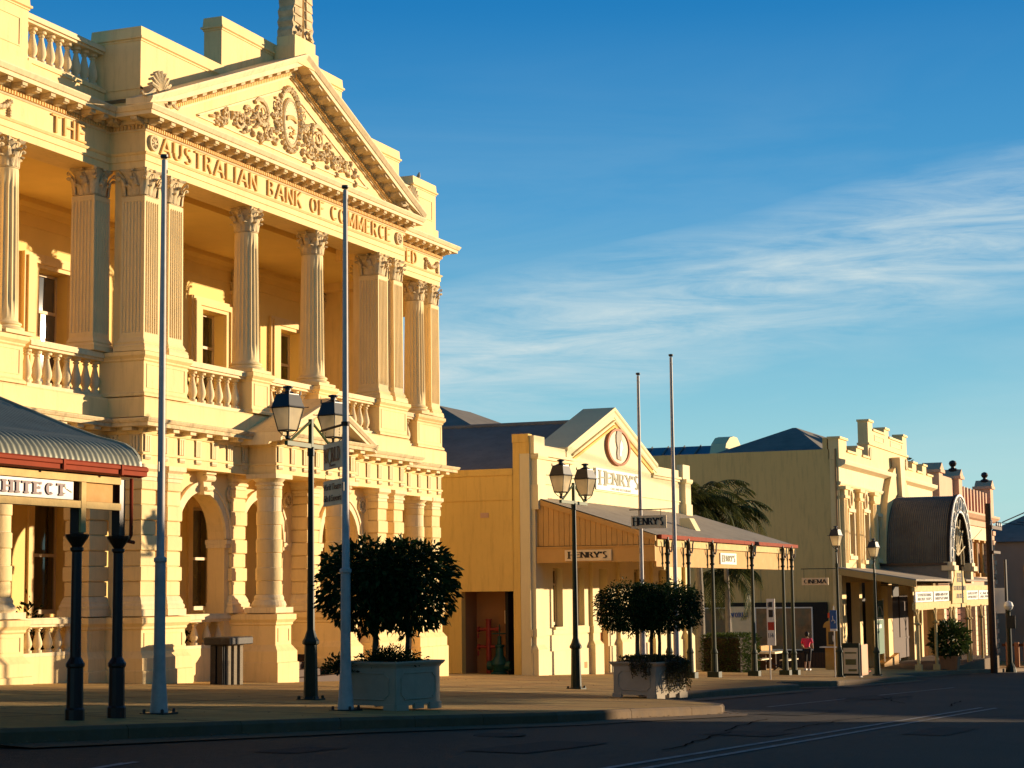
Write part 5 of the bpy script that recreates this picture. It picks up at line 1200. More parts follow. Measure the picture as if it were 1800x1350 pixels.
# barrel roof over the entry
bx, br, bz = 111.4, 4.05, 3.0; y0b, y1b = 17.25, 20.98
q = MB(); n = 46; m_ = 5
rings = []
ny = 64
for j in range(ny+1):
    y = y0b+(y1b-y0b)*j/ny; w = .035*(1 if j % 2 else -1)
    rings.append([(bx-(br+w)*cos(pi*k/n), y, bz+(br+w)*.97*sin(pi*k/n)) for k in range(n+1)])
q.loft(rings, closed=False, caps=False); ep('barrel_roof', q, M_barrel)
q = MB().box(bx-br-.12, bx-br+.02, y0b, y1b, 1.9, 3.02); ep('barrel_side_wall', q, M_roof_dark); ep('barrel_side_wall', MB().box(bx+br-.02, bx+br+.1, y0b, y1b, 1.9, 3.02), M_roof_dark)
ep('barrel_gutter', MB().box(bx-br-.25, bx-br-.05, y0b, y1b, 2.92, 3.06), M_postdark)
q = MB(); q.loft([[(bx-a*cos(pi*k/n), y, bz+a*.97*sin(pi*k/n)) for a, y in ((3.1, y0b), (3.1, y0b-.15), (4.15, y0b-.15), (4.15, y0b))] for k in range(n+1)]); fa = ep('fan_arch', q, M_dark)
q = MB()
for r_ in (3.12, 4.1): q.loft([[(bx-a*cos(pi*k/n), y, bz+a*.97*sin(pi*k/n)) for a, y in ((r_-.06, y0b-.15), (r_-.06, y0b-.21), (r_+.06, y0b-.21), (r_+.06, y0b-.15))] for k in range(n+1)])
for k in range(9):
    a = pi*(k+.5)/9; cx_, cz_ = bx-3.6*cos(a), bz+3.5*sin(a); q.tube([(cx_+.3*cos(t*pi/5), y0b-.18, cz_+.3*sin(t*pi/5)) for t in range(11)], .05, 5)
put('scroll_work', q, M_white, fa)
q = MB()
for k in range(7): a = pi*(k+1)/8; q.tube([(bx, y0b+.05, bz+.5), (bx-2.9*cos(a), y0b+.05, bz+2.8*sin(a))], .05, 5)
for r_ in (1.2, 2.2): q.tube([(bx-r_*cos(pi*k/14), y0b+.05, bz+r_*sin(pi*k/14)) for k in range(15)], .05, 5)
put('fan_light', q, M_trim, fa)
for x in (bx-3.6, bx+3.6):
    m = MB().box(x-.55, x+.55, y0b-.3, y0b+.2, 2.9, 3.1).box(x-.7, x+.7, y0b-.42, y0b+.3, 2.62, 2.9).box(x-.45, x+.45, y0b-.2, y0b+.2, 1.9, 2.62); ep('arch_base', m, M_trim)
# fascia signs and the flared centre panel
m = MB().ext([(107.0, 17.0, .78), (112.4, 17.0, .78), (112.2, 17.0, 1.7), (111.3, 17.0, 2.3), (111.3, 17.0, 2.62), (108.1, 17.0, 2.62), (108.1, 17.0, 2.3), (107.2, 17.0, 1.7)], (0, .2, 0)); cpn = ep('centre_panel', m, M_beam)
for tx, z, w_ in (('ROYAL', 2.25, 1.7), ('ARCADE', 1.98, 1.9), ('STOCK EXCHANGE', 1.52, 4.4), ('ARCADE', 1.08, 2.4)):
    put('lettering', text_mb(tx, .24, w_, lambda u, d, zz, z=z, w_=w_: (109.7-w_/2+u, 16.97+d*.5, z+zz), thick=.045, thin=.025, serif=.03, depth=.02, gap=.2), M_ink, cpn, kind='stuff')
for i, (a, b) in enumerate(((96.3, 101.4), (101.7, 106.6), (112.9, 117.6), (117.9, 122.4))):
    bd = ep('fascia_sign', MB().box(a, b, 17.12, 17.2, .95, 1.48), M_white)
    for tx, z in ((('STOCK EXCHANGE', 1.24), ('ARCADE SHOPS', 1.03)), (('MINING AND ASSAY', 1.24), ('MUSEUM', 1.03)), (('GALLERY', 1.24), ('OPEN DAILY', 1.03)), (('CAFE', 1.22), ('ARCADE', 1.02)))[i]:
        put('lettering', text_mb(tx, .15, (b-a)*.8, lambda u, d, zz, z=z, a=a, b=b: (a+(b-a)*.1+u, 17.09+d*.5, z+zz), thick=.026, thin=.018, depth=.02, gap=.22), M_ink, bd, kind='stuff')
ep('fascia_frame', MB().box(96.0, 106.9, 17.1, 17.25, 1.5, 1.78).box(96.0, 106.9, 17.08, 17.25, .55, .93).box(112.5, 123.8, 17.1, 17.25, 1.5, 1.78).box(112.5, 123.8, 17.08, 17.25, .55, .93).box(107, 112.4, 17.08, 17.25, .55, .76), M_beam)
ep('verandah_roof', MB().ext([(95.95, 17.0, 2.02), (95.95, 20.98, 2.68), (95.95, 20.98, 2.78), (95.95, 17.0, 2.12)], (11.2, 0, 0)), M_roof_grey); ep('verandah_roof', MB().ext([(112.3, 17.0, 2.02), (112.3, 20.98, 2.68), (112.3, 20.98, 2.78), (112.3, 17.0, 2.12)], (11.6, 0, 0)), M_roof_grey)
ep('verandah_roof', MB().box(107.1, 112.3, 17.2, 20.98, 1.8, 1.86), M_roof_grey)
ep('barge_board', MB().ext([(95.9, 17.0, 1.72), (95.9, 20.98, 2.4), (95.9, 20.98, 2.72), (95.9, 17.0, 2.06)], (.08, 0, 0)), M_board)
for x in (96.2, 101.5, 106.4, 107.6, 112.4, 113.4, 118.0, 122.6):
    zb = gz(x, 17.05)+.02; m = MB().box(x-.16, x+.16, 16.9, 17.22, zb-.3, zb+.28).tube([(x, 17.05, zb+.2), (x, 17.05, .4)], .085, 8).lathe(x, 17.05, [(.09, -.2), (.2, -.14), (.2, -.1), (.09, -.05)], 8).tube([(x, 17.05, .4), (x, 17.05, .62)], .07, 8); p = ep('verandah_post', m, M_beam)
    for s in (-1, 1): put('bracket', MB().tube([(x+s*.07, 17.05, .0), (x+s*.2, 17.05, .3), (x+s*.55, 17.05, .52)], .04, 5), M_beam, p)
ep('platform', MB().box(101.2, 122.9, 16.75, 21, -5, -2.62), M_kerb)
ep('entry_ramp', MB().ext([(104.5, 20.4, -3.6), (109, 20.4, -3.6), (109, 20.4, -2.0), (104.5, 20.4, -2.45)], (0, .5, 0)), M_yellow)
ep('hip_roof', MB().loft([[(EX0+.5, 21.8, 8.85), (EX0+.5, 28, 8.85), (116, 28, 8.85), (116, 21.8, 8.85)], [(103, 24.6, 10.6), (103, 24.8, 10.6), (111, 24.8, 10.6), (111, 24.6, 10.6)]]), M_roof_dark)
ep('dark_doorway_infill', MB().box(109.3, 114.8, 20.9, 21.0, -2.4, 1.2).box(109.3, 114.8, 20.86, 20.9, -1.3, -1.2).box(111.9, 112.1, 20.85, 20.9, -1.2, 1.2), M_brown)  # dark brown infill, its tone stands in for the shaded doorway
# poster cases on the side wall, timber dado, banner
pc = thing('poster_case', 'long dark framed poster case on the khaki side wall of the arcade', 'notice board', (96.9, 25, -2.2))
put('case', MB().box(96.75, 96.98, 21.75, 28.5, -2.9, 1.0).box(96.6, 96.75, 21.75, 28.5, -2.9, -1.55), M_dark, pc)
for k in range(44): put('dado_board', MB().box(96.57, 96.60, 21.8+.15*k, 21.93+.15*k, -2.7, -1.57), M_brown, pc)
for i, (a, b) in enumerate(((22.5, 25.55), (27.05, 28.3))):
    fr_ = put('frame', MB().box(96.68, 96.745, a, b, .70, .76).box(96.68, 96.745, a, b, -1.46, -1.40).box(96.68, 96.745, a, a+.06, -1.4, .7).box(96.68, 96.745, b-.06, b, -1.4, .7), M_white, pc)
    put('poster', MB().box(96.70, 96.74, a+.06, b-.06, -1.4, .7), M_poster, fr_)
wp = put('poster', MB().box(96.70, 96.745, 25.75, 26.95, -1.4, .8), M_dull_sign, pc, label='pale poster reading WORLD')
put('lettering', text_mb('WORLD', .24, 1.0, lambda u, d, z: (96.66+d, 26.9-u, .25+z), thick=.05, thin=.03, serif=.04, depth=.02), M_blue, pc, kind='stuff')
gb = thing('green_banner', 'dark green advertising banner standing in the doorway bay of the cream arcade', 'banner', (105.0, 20.6, -2.5))
put('cloth', MB().box(103.2, 105.4, 20.55, 20.58, -1.9, 1.0), M_green_sign, gb); put('pole', MB().tube([(105.45, 20.56, -2.8), (105.45, 20.56, 1.1)], .03, 6), M_white, gb)
put('lettering', MB().box(103.5, 104.8, 20.54, 20.55, -.5, -.3).box(103.4, 105.1, 20.54, 20.55, -.05, .1).tube([(104.3+.7*cos(k*pi/8), 20.545, .2+.5*sin(k*pi/8)) for k in range(9)], .05, 4), M_white, gb)

# ------------------------------------------------------------------ buildings beyond
rd = thing('red_arcade_building', 'pink and red building with ball finials and pale upper columns beyond the cream arcade', 'building', (140, 21, -3.5))
rp = lambda n, m, mt, **k: put(n, m, mt, rd, **k)
rp('wall', MB().box(126.6, 127.1, 21.5, 40, -5, 8.6).box(126.6, 152.6, 21.5, 40, 3.0, 7.2).box(126.6, 152.6, 22.6, 40, -5, 3.0).box(126.6, 152.6, 39, 40, 3, 8.5), M_pink)
rp('cornice', MB().sweep([(126.6, 26), (126.6, 21), (152.6, 21), (152.6, 26)], [(-.6, 6.2), (.05, 6.2), (.1, 6.6), (.35, 6.7), (.6, 6.95), (.6, 7.1), (-.6, 7.25)]), M_pink)
rp('frieze', MB().box(126.7, 152.5, 21.1, 21.6, 5.2, 6.2), M_trim)
for k, x in enumerate((127.2, 135.6, 151.2)):
    m = MB().box(x, x+1.5, 20.8, 22.0, 7.2, 9.4).box(x-.15, x+1.65, 20.65, 22.15, 9.3, 9.5).ext([(x-.1, 20.7, 9.5), (x+1.6, 20.7, 9.5), (x+.75, 20.7, 10.0)], (0, 1.3, 0)); p = rp('parapet_pier', m, M_pink)
    if k: put('ball_finial', MB().lathe(x+.75, 21.3, [(.3, 9.8), (.35, 9.95), (.3, 10.05), (.14, 10.12), (.14, 10.2), (.22, 10.28), (.28, 10.42), (.22, 10.58), (.05, 10.66)], 14), M_postdark, p)
rp('parapet_panel', MB().box(128.7, 135.6, 21.2, 21.6, 7.2, 9.3), M_pink)
for k in range(9):
    x = 137.2+1.56*k; rp('parapet_post', MB().box(x, x+.5, 20.95, 21.6, 7.2, 8.9), M_pink)
    rp('red_panel', MB().box(x+.5, x+1.56, 21.2, 21.5, 7.2, 8.5), M_red)
for k in range(9):
    x = 128.4+2.9*k; o = MB().tube([(x, 21.3, 2.6), (x, 21.3, 5.2)], .16, 10).box(x-.3, x+.3, 21.0, 21.6, 5.0, 5.2).box(x-.28, x+.28, 21.0, 21.6, 2.4, 2.7); rp('column', o, M_yellow)
rp('balcony', MB().box(126.6, 152.6, 20.8, 22.6, 2.1, 2.4).box(126.6, 152.6, 21.0, 21.2, 1.2, 2.1), M_pink)
rp('upper_back_wall', MB().box(126.8, 152.4, 22.5, 22.6, 2.4, 6), M_loggia)
rp('shopfront', MB().box(126.8, 152.4, 22.3, 22.5, -5, 2.1), M_brick)
for k in range(14): rp('brick_course', MB().box(129.2, 136.8, 21.2, 21.6, -4.4+.42*k, -4.06+.42*k), M_brick)
for k in range(6):
    x = 128+4.6*k; m = MB()
    for j in range(16): m.box(x, x+.9, 20.9, 21.6, -4.4+.36*j, -4.4+.36*j+(.33))
    rp('quoined_pier', m, M_trim, kind='stuff')
x = 151.3; m = MB()
for j in range(28): m.box(x, x+1.3, 20.7, 21.5, -4.6+.38*j, -4.27+.38*j) if j % 2 else m.box(x+.1, x+1.2, 20.8, 21.5, -4.6+.38*j, -4.25+.38*j)
rp('quoined_pier', m, M_pink, kind='stuff')
gr = thing('grey_building', 'shaded grey building with a blue roof and small window at the right edge', 'building', (170, 21, -4.5))
GX = 158.5
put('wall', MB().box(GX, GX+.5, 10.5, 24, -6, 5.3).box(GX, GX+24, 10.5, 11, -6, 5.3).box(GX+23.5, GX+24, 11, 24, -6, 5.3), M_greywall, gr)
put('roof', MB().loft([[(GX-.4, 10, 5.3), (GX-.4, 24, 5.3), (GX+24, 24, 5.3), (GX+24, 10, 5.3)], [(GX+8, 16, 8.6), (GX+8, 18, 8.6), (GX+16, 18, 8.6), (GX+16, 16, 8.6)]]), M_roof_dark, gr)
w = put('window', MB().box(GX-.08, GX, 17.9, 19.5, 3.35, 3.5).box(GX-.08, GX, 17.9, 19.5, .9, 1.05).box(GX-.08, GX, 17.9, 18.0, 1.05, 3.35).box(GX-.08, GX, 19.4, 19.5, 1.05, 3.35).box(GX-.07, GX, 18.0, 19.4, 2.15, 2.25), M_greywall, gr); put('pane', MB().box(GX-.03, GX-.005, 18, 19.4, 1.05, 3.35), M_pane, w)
put('shop_awning', MB().box(GX-1.2, GX, 12.5, 18.6, -1.0, -.2), M_green_sign, gr); put('shop_awning', MB().box(GX-1.25, GX, 12.5, 18.6, -1.6, -1.02), M_red, gr)
th = thing('theatre_roof_building', 'theatre fly block with blue glazed sloping roof and curved cream gable behind the khaki wall', 'building', (112, 34, 8))
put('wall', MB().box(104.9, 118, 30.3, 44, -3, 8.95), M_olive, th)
rf = put('glazed_roof', MB().ext([(104.8, 30.4, 8.95), (104.8, 44, 8.95), (107.6, 44, 10.15), (107.6, 30.4, 10.15)], (.06, 0, -.06)), M_skyglass, th)
for k in range(14): put('glazing_bar', MB().tube([(104.78, 30.45+1.0*k, 9.0), (107.6, 30.45+1.0*k, 10.2)], .04, 5), M_roof_dark, rf)
m = MB().ext([(104.9, 30.3, 8.9), (105.3, 30.3, 9.4), (105.8, 30.3, 10.1), (106.6, 30.3, 10.5), (107.4, 30.3, 10.62), (108.2, 30.3, 10.6), (110.0, 30.3, 9.6), (111.0, 30.3, 8.9)], (0, -.9, 0)); put('curved_gable', m, M_henry, th)
rr = thing('rear_house', 'low hipped roof house showing above the bank side, behind the dark cafe roof', 'house', (77, 35, -1.5))
put('wall', MB().box(72.5, 82, 31, 40, -2, 8.2), M_henry, rr); put('roof', MB().loft([[(72, 30.5, 8.38), (72, 40.5, 8.38), (82.5, 40.5, 8.38), (82.5, 30.5, 8.38)], [(75.5, 34, 9.9), (75.5, 37, 9.9), (79, 37, 9.9), (79, 34, 9.9)]]), M_roof_dark, rr)
put('fascia', MB().sweep(rect(72, 82.5, 30.5, 40.5), [(-.05, 8.15), (.05, 8.15), (.05, 8.4), (-.05, 8.4)], closed=True), M_trim, rr)
# ------------------------------------------------------------------ street furniture
def flagpole(x, y, h, label):
    zb = gz(x, y); t = thing('flagpole', label, 'flagpole', (x, y, zb), 0, 'tall grey flagpoles along the kerb')
    p = put('pole', MB().lathe(0, 0, [(.115, .02), (.105, .12), (.078, .5), (.07, .9), (.066, 1.85), (.066, 1.9), (.05, 1.92), (.046, 3.2), (.038, 5.2), (.030, h-.02), (.001, h)], 18), M_pole, t, smooth=True, local=True)
    put('collar', MB().lathe(0, 0, [(.066, 1.86), (.082, 1.88), (.082, 1.92), (.05, 1.94)], 16), M_pole, t, local=True)
    m = MB().box(-.17, .17, -.17, .17, -.02, .02)
    for a, b in ((-.13, -.13), (.13, -.13), (.13, .13), (-.13, .13)): m.add(MB().lathe(0, 0, [(.02, .02), (.02, .06), (.001, .07)], 6), (a, b, 0))
    put('base_plate', m, M_black, t, local=True)
    put('truck', MB().lathe(0, 0, [(.035, h), (.05, h+.02), (.05, h+.05), (.001, h+.06)], 10).box(.03, .07, -.01, .01, h-.14, h-.01).tube([(.055, 0, h-.14), (.055, 0, h-.18)], .02, 6), M_black, t, local=True)
    put('halyard', MB().tube([(.055, -.01, h-.12), (.075, -.02, 3.0), (.085, -.02, 1.9)], .003, 4), M_white, t, local=True)
    put('cleat', MB().box(-.07, -.045, -.01, .01, 3.0, 3.12), M_black, t, local=True)
    return t
flagpole(20.28, 12.95, 7.0, 'grey flagpole furthest left, rising in front of the left corner pier of the bank')
flagpole(23.36, 11.94, 7.25, 'grey flagpole beside the large planter, carrying the WORLD signs')
flagpole(40.25, 13.2, 7.0, 'shorter looking slim flagpole behind the right hand planter tree, left of its twin')
flagpole(39.05, 12.05, 7.2, "slim flagpole at the right hand planter, holding the hanging HENRY'S sign")
def lantern(t, x, z, rz):
    r = lambda hw, z_: [(x+hw*a, hw*b, z_) for a, b in ((-1, -1), (1, -1), (1, 1), (-1, 1))]
    def R(pts): return [(x+(px-x)*cos(rz)-py*sin(rz), (px-x)*sin(rz)+py*cos(rz), pz) for px, py, pz in pts]
    ln = put('lantern_frame', MB(), M_black, t, local=True) if False else None
    m = MB()
    for k in range(4):
        b, tp = R(r(.108, z+.10)), R(r(.178, z+.46)); m.tube([b[k], tp[k]], .009, 5); m.tube([b[k], b[(k+1) % 4]], .011, 5); m.tube([tp[k], tp[(k+1) % 4]], .012, 5)
        m.tube([b[k], (x+(b[k][0]-x)*.55, b[k][1]*.55, z+.03), (x, 0, z-.01)], .008, 5)
    m.lathe(x, 0, [(.03, z-.04), (.045, z-.02), (.045, z+.01), (.02, z+.03), (.025, z+.08)], 8)
    fr_ = put('lantern_frame', m, M_black, t, local=True)
    for k in range(4):
        b, tp = R(r(.104, z+.105)), R(r(.173, z+.455)); put('glass_pane', MB().quad(b[k], b[(k+1) % 4], tp[(k+1) % 4], tp[k]), M_lamp, fr_, local=True)
    m = MB().loft([R(r(.205, z+.46)), R(r(.20, z+.475)), R(r(.18, z+.48)), R(r(.135, z+.66)), R(r(.135, z+.675)), R(r(.09, z+.685)), R(r(.045, z+.72))])
    m.lathe(x, 0, [(.05, z+.70), (.045, z+.76), (.085, z+.775), (.08, z+.80), (.03, z+.81)], 10)
    for c_ in R(r(.205, z+.467)): m.tube([(c_[0], c_[1], z+.467), (x+(c_[0]-x)*1.14, c_[1]*1.14, z+.472)], .007, 4)
    for c_ in R(r(.14, z+.67)): m.tube([(c_[0], c_[1], z+.66), (c_[0], c_[1], z+.72)], .012, 5)
    put('lantern_cap', m, M_black, fr_, local=True)
def lamppost(x, y, double, label, h=4.75, rz=0.0):
    zb = gz(x, y); t = thing('street_lamp', label, 'street lamp', (x, y, zb), rz, 'green iron street lamps')
    m = MB().lathe(0, 0, [(.135, 0), (.135, .02), (.115, .05), (.10, .86), (.135, .88), (.135, .92), (.10, .98), (.062, 1.1), (.045, h-.75), (.058, h-.74), (.058, h-.62), (.045, h-.6)], 8, pi/8)
    put('post', m, M_green, t, local=True)
    m = MB().box(-.17, .17, -.17, .17, -.03, .02)
    for k in range(4): m.add(MB().lathe(0, 0, [(.03, 0), (.025, .06), (.001, .07)], 6), (.15*cos(pi/4+k*pi/2)*1.3, .15*sin(pi/4+k*pi/2)*1.3, .0))
    put('base_plate', m, M_green, t, local=True)
    if double:
        ax = h-.62
        m = MB().box(-.82, .82, -.028, .028, ax, ax+.07).box(-.032, .032, -.032, .032, ax-.02, ax+.47).tube([(-.72, 0, ax+.06), (0, 0, ax+.44)], .022, 6).tube([(.72, 0, ax+.06), (0, 0, ax+.44)], .022, 6)
        put('cross_arm', m, M_arm, t, local=True)
        for s in (-1, 1): lantern(t, s*.77, ax+.13, rad(-11.5))
    else:
        put('post_head', MB().lathe(0, 0, [(.045, h-.62), (.03, h-.2), (.05, h-.18), (.02, h-.12)], 8), M_green, t, local=True); lantern(t, 0, h-.08, rad(-11.5))
    return t
lamppost(26.92, 14.38, True, 'large green two armed street lamp with twin lanterns in front of the bank entrance', 4.62)
lamppost(38.90, 14.29, True, "smaller looking two armed street lamp standing in front of the HENRY'S building", 4.62)
lamppost(67.15, 14.7, False, 'single lantern street lamp left of its twin, beside the CINEMA sign', 4.62)
lamppost(73.6, 14.65, False, 'single lantern street lamp on the right, in front of the arcade doorway', 4.55)
# hanging signs
ws = thing('hanging_sign', 'pair of cream boards reading WORLD Theatre, hung by chains from the flagpole', 'sign', (23.36, 11.94, 3.0))
dx_, dy_ = cos(rad(44)), sin(rad(44)); W0 = lambda u, d, z: (23.36+u*dx_+d*dy_, 11.94+u*dy_-d*dx_, z)
put('bracket', MB().tube([W0(0, 0, 4.08), W0(1.2, 0, 4.08)], .018, 6).lathe(23.36, 11.94, [(.06, 4.05), (.06, 4.11)], 12), M_brown, ws)
bd = put('upper_board', MB().ext([W0(.16, .01, 3.50), W0(1.12, .01, 3.50), W0(1.12, .01, 3.87), W0(.16, .01, 3.87)], tuple(Vector((dy_, -dx_, 0))*.02)), M_dull_sign, ws)
bl = put('lower_board', MB().ext([W0(.16, .01, 2.98), W0(1.12, .01, 2.98), W0(1.12, .01, 3.34), W0(.16, .01, 3.34)], tuple(Vector((dy_, -dx_, 0))*.02)), M_dull_sign, ws)
fl = lambda side: None
# the face seen from the camera looks towards -X: text runs from the far end to the pole
def Wf(z0): return lambda u, d, z: W0(1.06-u, -.006+0*d, z0+z)
def flipf(mb): return mb
for (tx, z0, wd, hh) in (('W', 3.60, .17, .2), ('RLD', 3.60, .42, .2)):
    off_ = 0 if tx == 'W' else .38
    q = text_mb(tx, hh, wd, lambda u, d, z, o=off_: W0(1.06-o-u, .0-d*.3, z0+z), thick=.04, thin=.018, serif=.03, depth=.01); put('lettering', q, M_maroon, bd, kind='stuff')
put('globe_mark', MB().tube([W0(.78+.09*cos(k*pi/8), .0, 3.69+.11*sin(k*pi/8)) for k in range(17)], .008, 4), M_yellow, bd)
put('lettering', small_text('Theatre', .06, lambda u, d, z: W0(.78-u, -.002+d, 3.53+z), .3, .3), M_maroon, bd, kind='stuff')
put('lettering', small_text('World Theatre', .13, lambda u, d, z: W0(1.06-u, -.002+d, 3.20+z), .84, .35), M_ink, bl, kind='stuff')
put('lettering', small_text('Gifts & Souvenirs', .13, lambda u, d, z: W0(1.08-u, -.002+d, 3.04+z), .88, .35), M_ink, bl, kind='stuff')
for u in (.3, .98):
    for (a, b) in ((3.87, 4.07), (3.34, 3.50)):
        n = max(2, int((b-a)/.035)); m = MB()
        for k in range(n): z = a+(b-a)*(k+.5)/n; m.tube([W0(u, 0, z-.018), W0(u+(.01 if k % 2 else -.01), .01, z), W0(u, 0, z+.018)], .006, 4)
        put('chain', m, M_black, ws)
hs = thing('hanging_sign', "small hanging board reading HENRY'S on a bar from the slim flagpole", 'sign', (39.05, 12.5, 3.2))
put('bar', MB().tube([(39.05, 12.05, 3.47), (39.05, 13.06, 3.47)], .012, 6), M_black, hs)
bd = put('board', MB().box(39.04, 39.06, 12.22, 13.02, 3.06, 3.34), M_dull_sign, hs); sideletters(bd, 39.025, 12.97, 12.28, 3.12, .18, M_ink)
for y in (12.35, 12.85): put('hanger', MB().tube([(39.05, y, 3.34), (39.05, y, 3.47)], .006, 4), M_black, hs)
cs = thing('hanging_sign', 'cream board reading CINEMA hanging from the single lantern lamp', 'sign', (67.2, 15.4, 2.0))
put('bar', MB().tube([(67.15, 14.75, 2.42), (67.15, 16.0, 2.42)], .015, 6), M_black, cs)
bd = put('board', MB().box(67.13, 67.17, 15.02, 15.98, 1.84, 2.10), M_dull_sign, cs)
put('lettering', text_mb('CINEMA', .14, .82, lambda u, d, z: (67.115+d*.5, 15.91-u, 1.90+z), thick=.028, thin=.014, serif=.02, depth=.01, gap=.12), M_ink, bd, kind='stuff')
for y in (15.1, 15.9): put('hanger', MB().tube([(67.15, y, 2.1), (67.15, y, 2.42)], .008, 4), M_black, cs)
ps = thing('parking_sign', 'tall narrow white parking time sign on a thin post by the verandah posts', 'sign', (58.0, 14.7, gz(58, 14.7)))
put('post', MB().tube([(57.9, 14.85, gz(58, 14.8)), (57.9, 14.85, 1.0)], .03, 6), M_pole, ps)
bd = put('plate', MB().box(57.82, 57.85, 14.64, 14.90, -.02, 1.42), M_white, ps)
put('panel_mark', MB().box(57.81, 57.815, 14.67, 14.87, .45, .70), M_red, bd); put('panel_mark', MB().box(57.81, 57.815, 14.72, 14.82, 1.16, 1.32), M_ink, bd); put('panel_mark', MB().box(57.81, 57.815, 14.70, 14.84, .85, 1.08), M_ink, bd)
put('lettering', small_text('P', .22, lambda u, d, z: (57.808+d, 14.86-u, 1.15+z), .12), M_ink, bd); put('lettering', small_text('1/4', .2, lambda u, d, z: (57.808+d, 14.86-u, .22+z), .16), M_ink, bd)
ds = thing('disabled_parking_sign', 'small blue wheelchair parking sign beside the left single lantern lamp', 'sign', (66.6, 14.75, gz(66, 14.7)))
put('post', MB().tube([(66.5, 14.72, gz(66.5, 14.7)), (66.5, 14.72, 1.1)], .025, 6), M_pole, ds)
put('plate', MB().box(66.42, 66.45, 14.60, 14.84, .30, .95), M_blue, ds); put('white_edge', MB().box(66.415, 66.45, 14.60, 14.84, .22, .30), M_white, ds)
put('wheelchair_mark', MB().tube([(66.41, 14.72+.06*cos(a*pi/6), .55+.06*sin(a*pi/6)) for a in range(9)], .01, 4).tube([(66.41, 14.74, .75), (66.41, 14.73, .6), (66.41, 14.66, .58), (66.41, 14.65, .5)], .012, 4), M_white, ds)
# litter bin enclosure
bn = thing('litter_bin', 'dark stone litter bin enclosure with heavy slab top in front of the bank arch', 'litter bin', (33.75, 19.9, gz(33.75, 19.9)))
zb = gz(33.8, 20.0)
bxx, byy = 33.35, 19.78
put('slab_top', MB().box(bxx-.08, bxx+.84, byy-.18, byy+.42, zb+.80, zb+.96, .02), M_granite, bn)
put('body', MB().box(bxx+.04, bxx+.74, byy+.02, byy+.34, zb-.05, zb+.80), M_black, bn)
for a in (.10, .34, .58): put('pebble_panel', MB().box(bxx+a, bxx+a+.12, byy-.03, byy+.02, zb-.05, zb+.79), M_pebble, bn)
for b in (.04, .20): put('side_panel', MB().box(bxx, bxx+.04, byy+b, byy+b+.12, zb-.05, zb+.79), M_granite, bn)

# ------------------------------------------------------------------ planters and clipped trees
def planter(x, y, rz, label, s=1.0):
    zb = gz(x, y)+.0; t = thing('planter_box', label, 'planter', (x, y, zb), rz, 'big square cast planters')
    h, a = .68, s/2
    for i in range(4):                                         # four sides, each a panel with feet and a notched frame
        q = MB(); e = -a
        q.box(-a+.012, a-.012, e, e+.05, .075, h-.09)
        q.box(-a, -a+.26*s, e-.022, e+.03, 0, .10).box(a-.26*s, a, e-.022, e+.03, 0, .10).box(-.10, .10, e-.022, e+.03, .02, .10) if i == 0 else q.box(-a, -a+.2*s, e-.022, e+.03, 0, .10).box(a-.2*s, a, e-.022, e+.03, 0, .10)
        u0, u1, z0, z1, c = -a+.12, a-.12, .16, h-.16, .07
        P = [(u0+c, z0), (u1-c, z0), (u1-c, z0+.02), (u1, z0+c), (u1, z1-c), (u1-c, z1-.02), (u1-c, z1), (u0+c, z1), (u0+c, z1-.02), (u0, z1-c), (u0, z0+c), (u0+c, z0+.02)]
        q.tube([(p, e-.004, z) for p, z in P+[P[0]]], .011, 5)
        o = MB(); o.add(q, (0, 0, 0), i*pi/2); put('side_panel', o, M_planter, t, local=True)
    o = MB().sweep([(-a, -a), (a, -a), (a, a), (-a, a)], [(-.06, h-.09), (.0, h-.09), (.015, h-.06), (.03, h-.05), (.05, h-.02), (.05, h), (-.06, h)], closed=True); put('rim', o, M_planter, t, local=True)
    put('soil', MB().box(-a+.05, a-.05, -a+.05, a-.05, h-.12, h-.05), M_soil, t, local=True)
    return t, zb+h
def leaf_cloud(n, fn, size, rg, droop=.5):
    """n folded leaves, fn(rg) -> (point, outward)"""
    m = MB(); V, F = m.v, m.f
    for _ in range(n):
        p, o = fn(rg); l = size*(.55+.9*rg.random()); w = l*.42
        d = Vector((o.x+rg.uniform(-.8, .8), o.y+rg.uniform(-.8, .8), o.z-droop+rg.uniform(-.5, .5))).normalized()
        sd = d.cross(Vector((rg.uniform(-1, 1), rg.uniform(-1, 1), rg.uniform(-.2, 1)))).normalized(); up_ = sd.cross(d)
        b = len(V); mid = p+d*l*.5
        V += [tuple(p), tuple(mid+sd*w*.5+up_*w*.12), tuple(p+d*l), tuple(mid-sd*w*.5+up_*w*.12)]
        F += [(b, b+1, b+2), (b, b+2, b+3)]
    return m
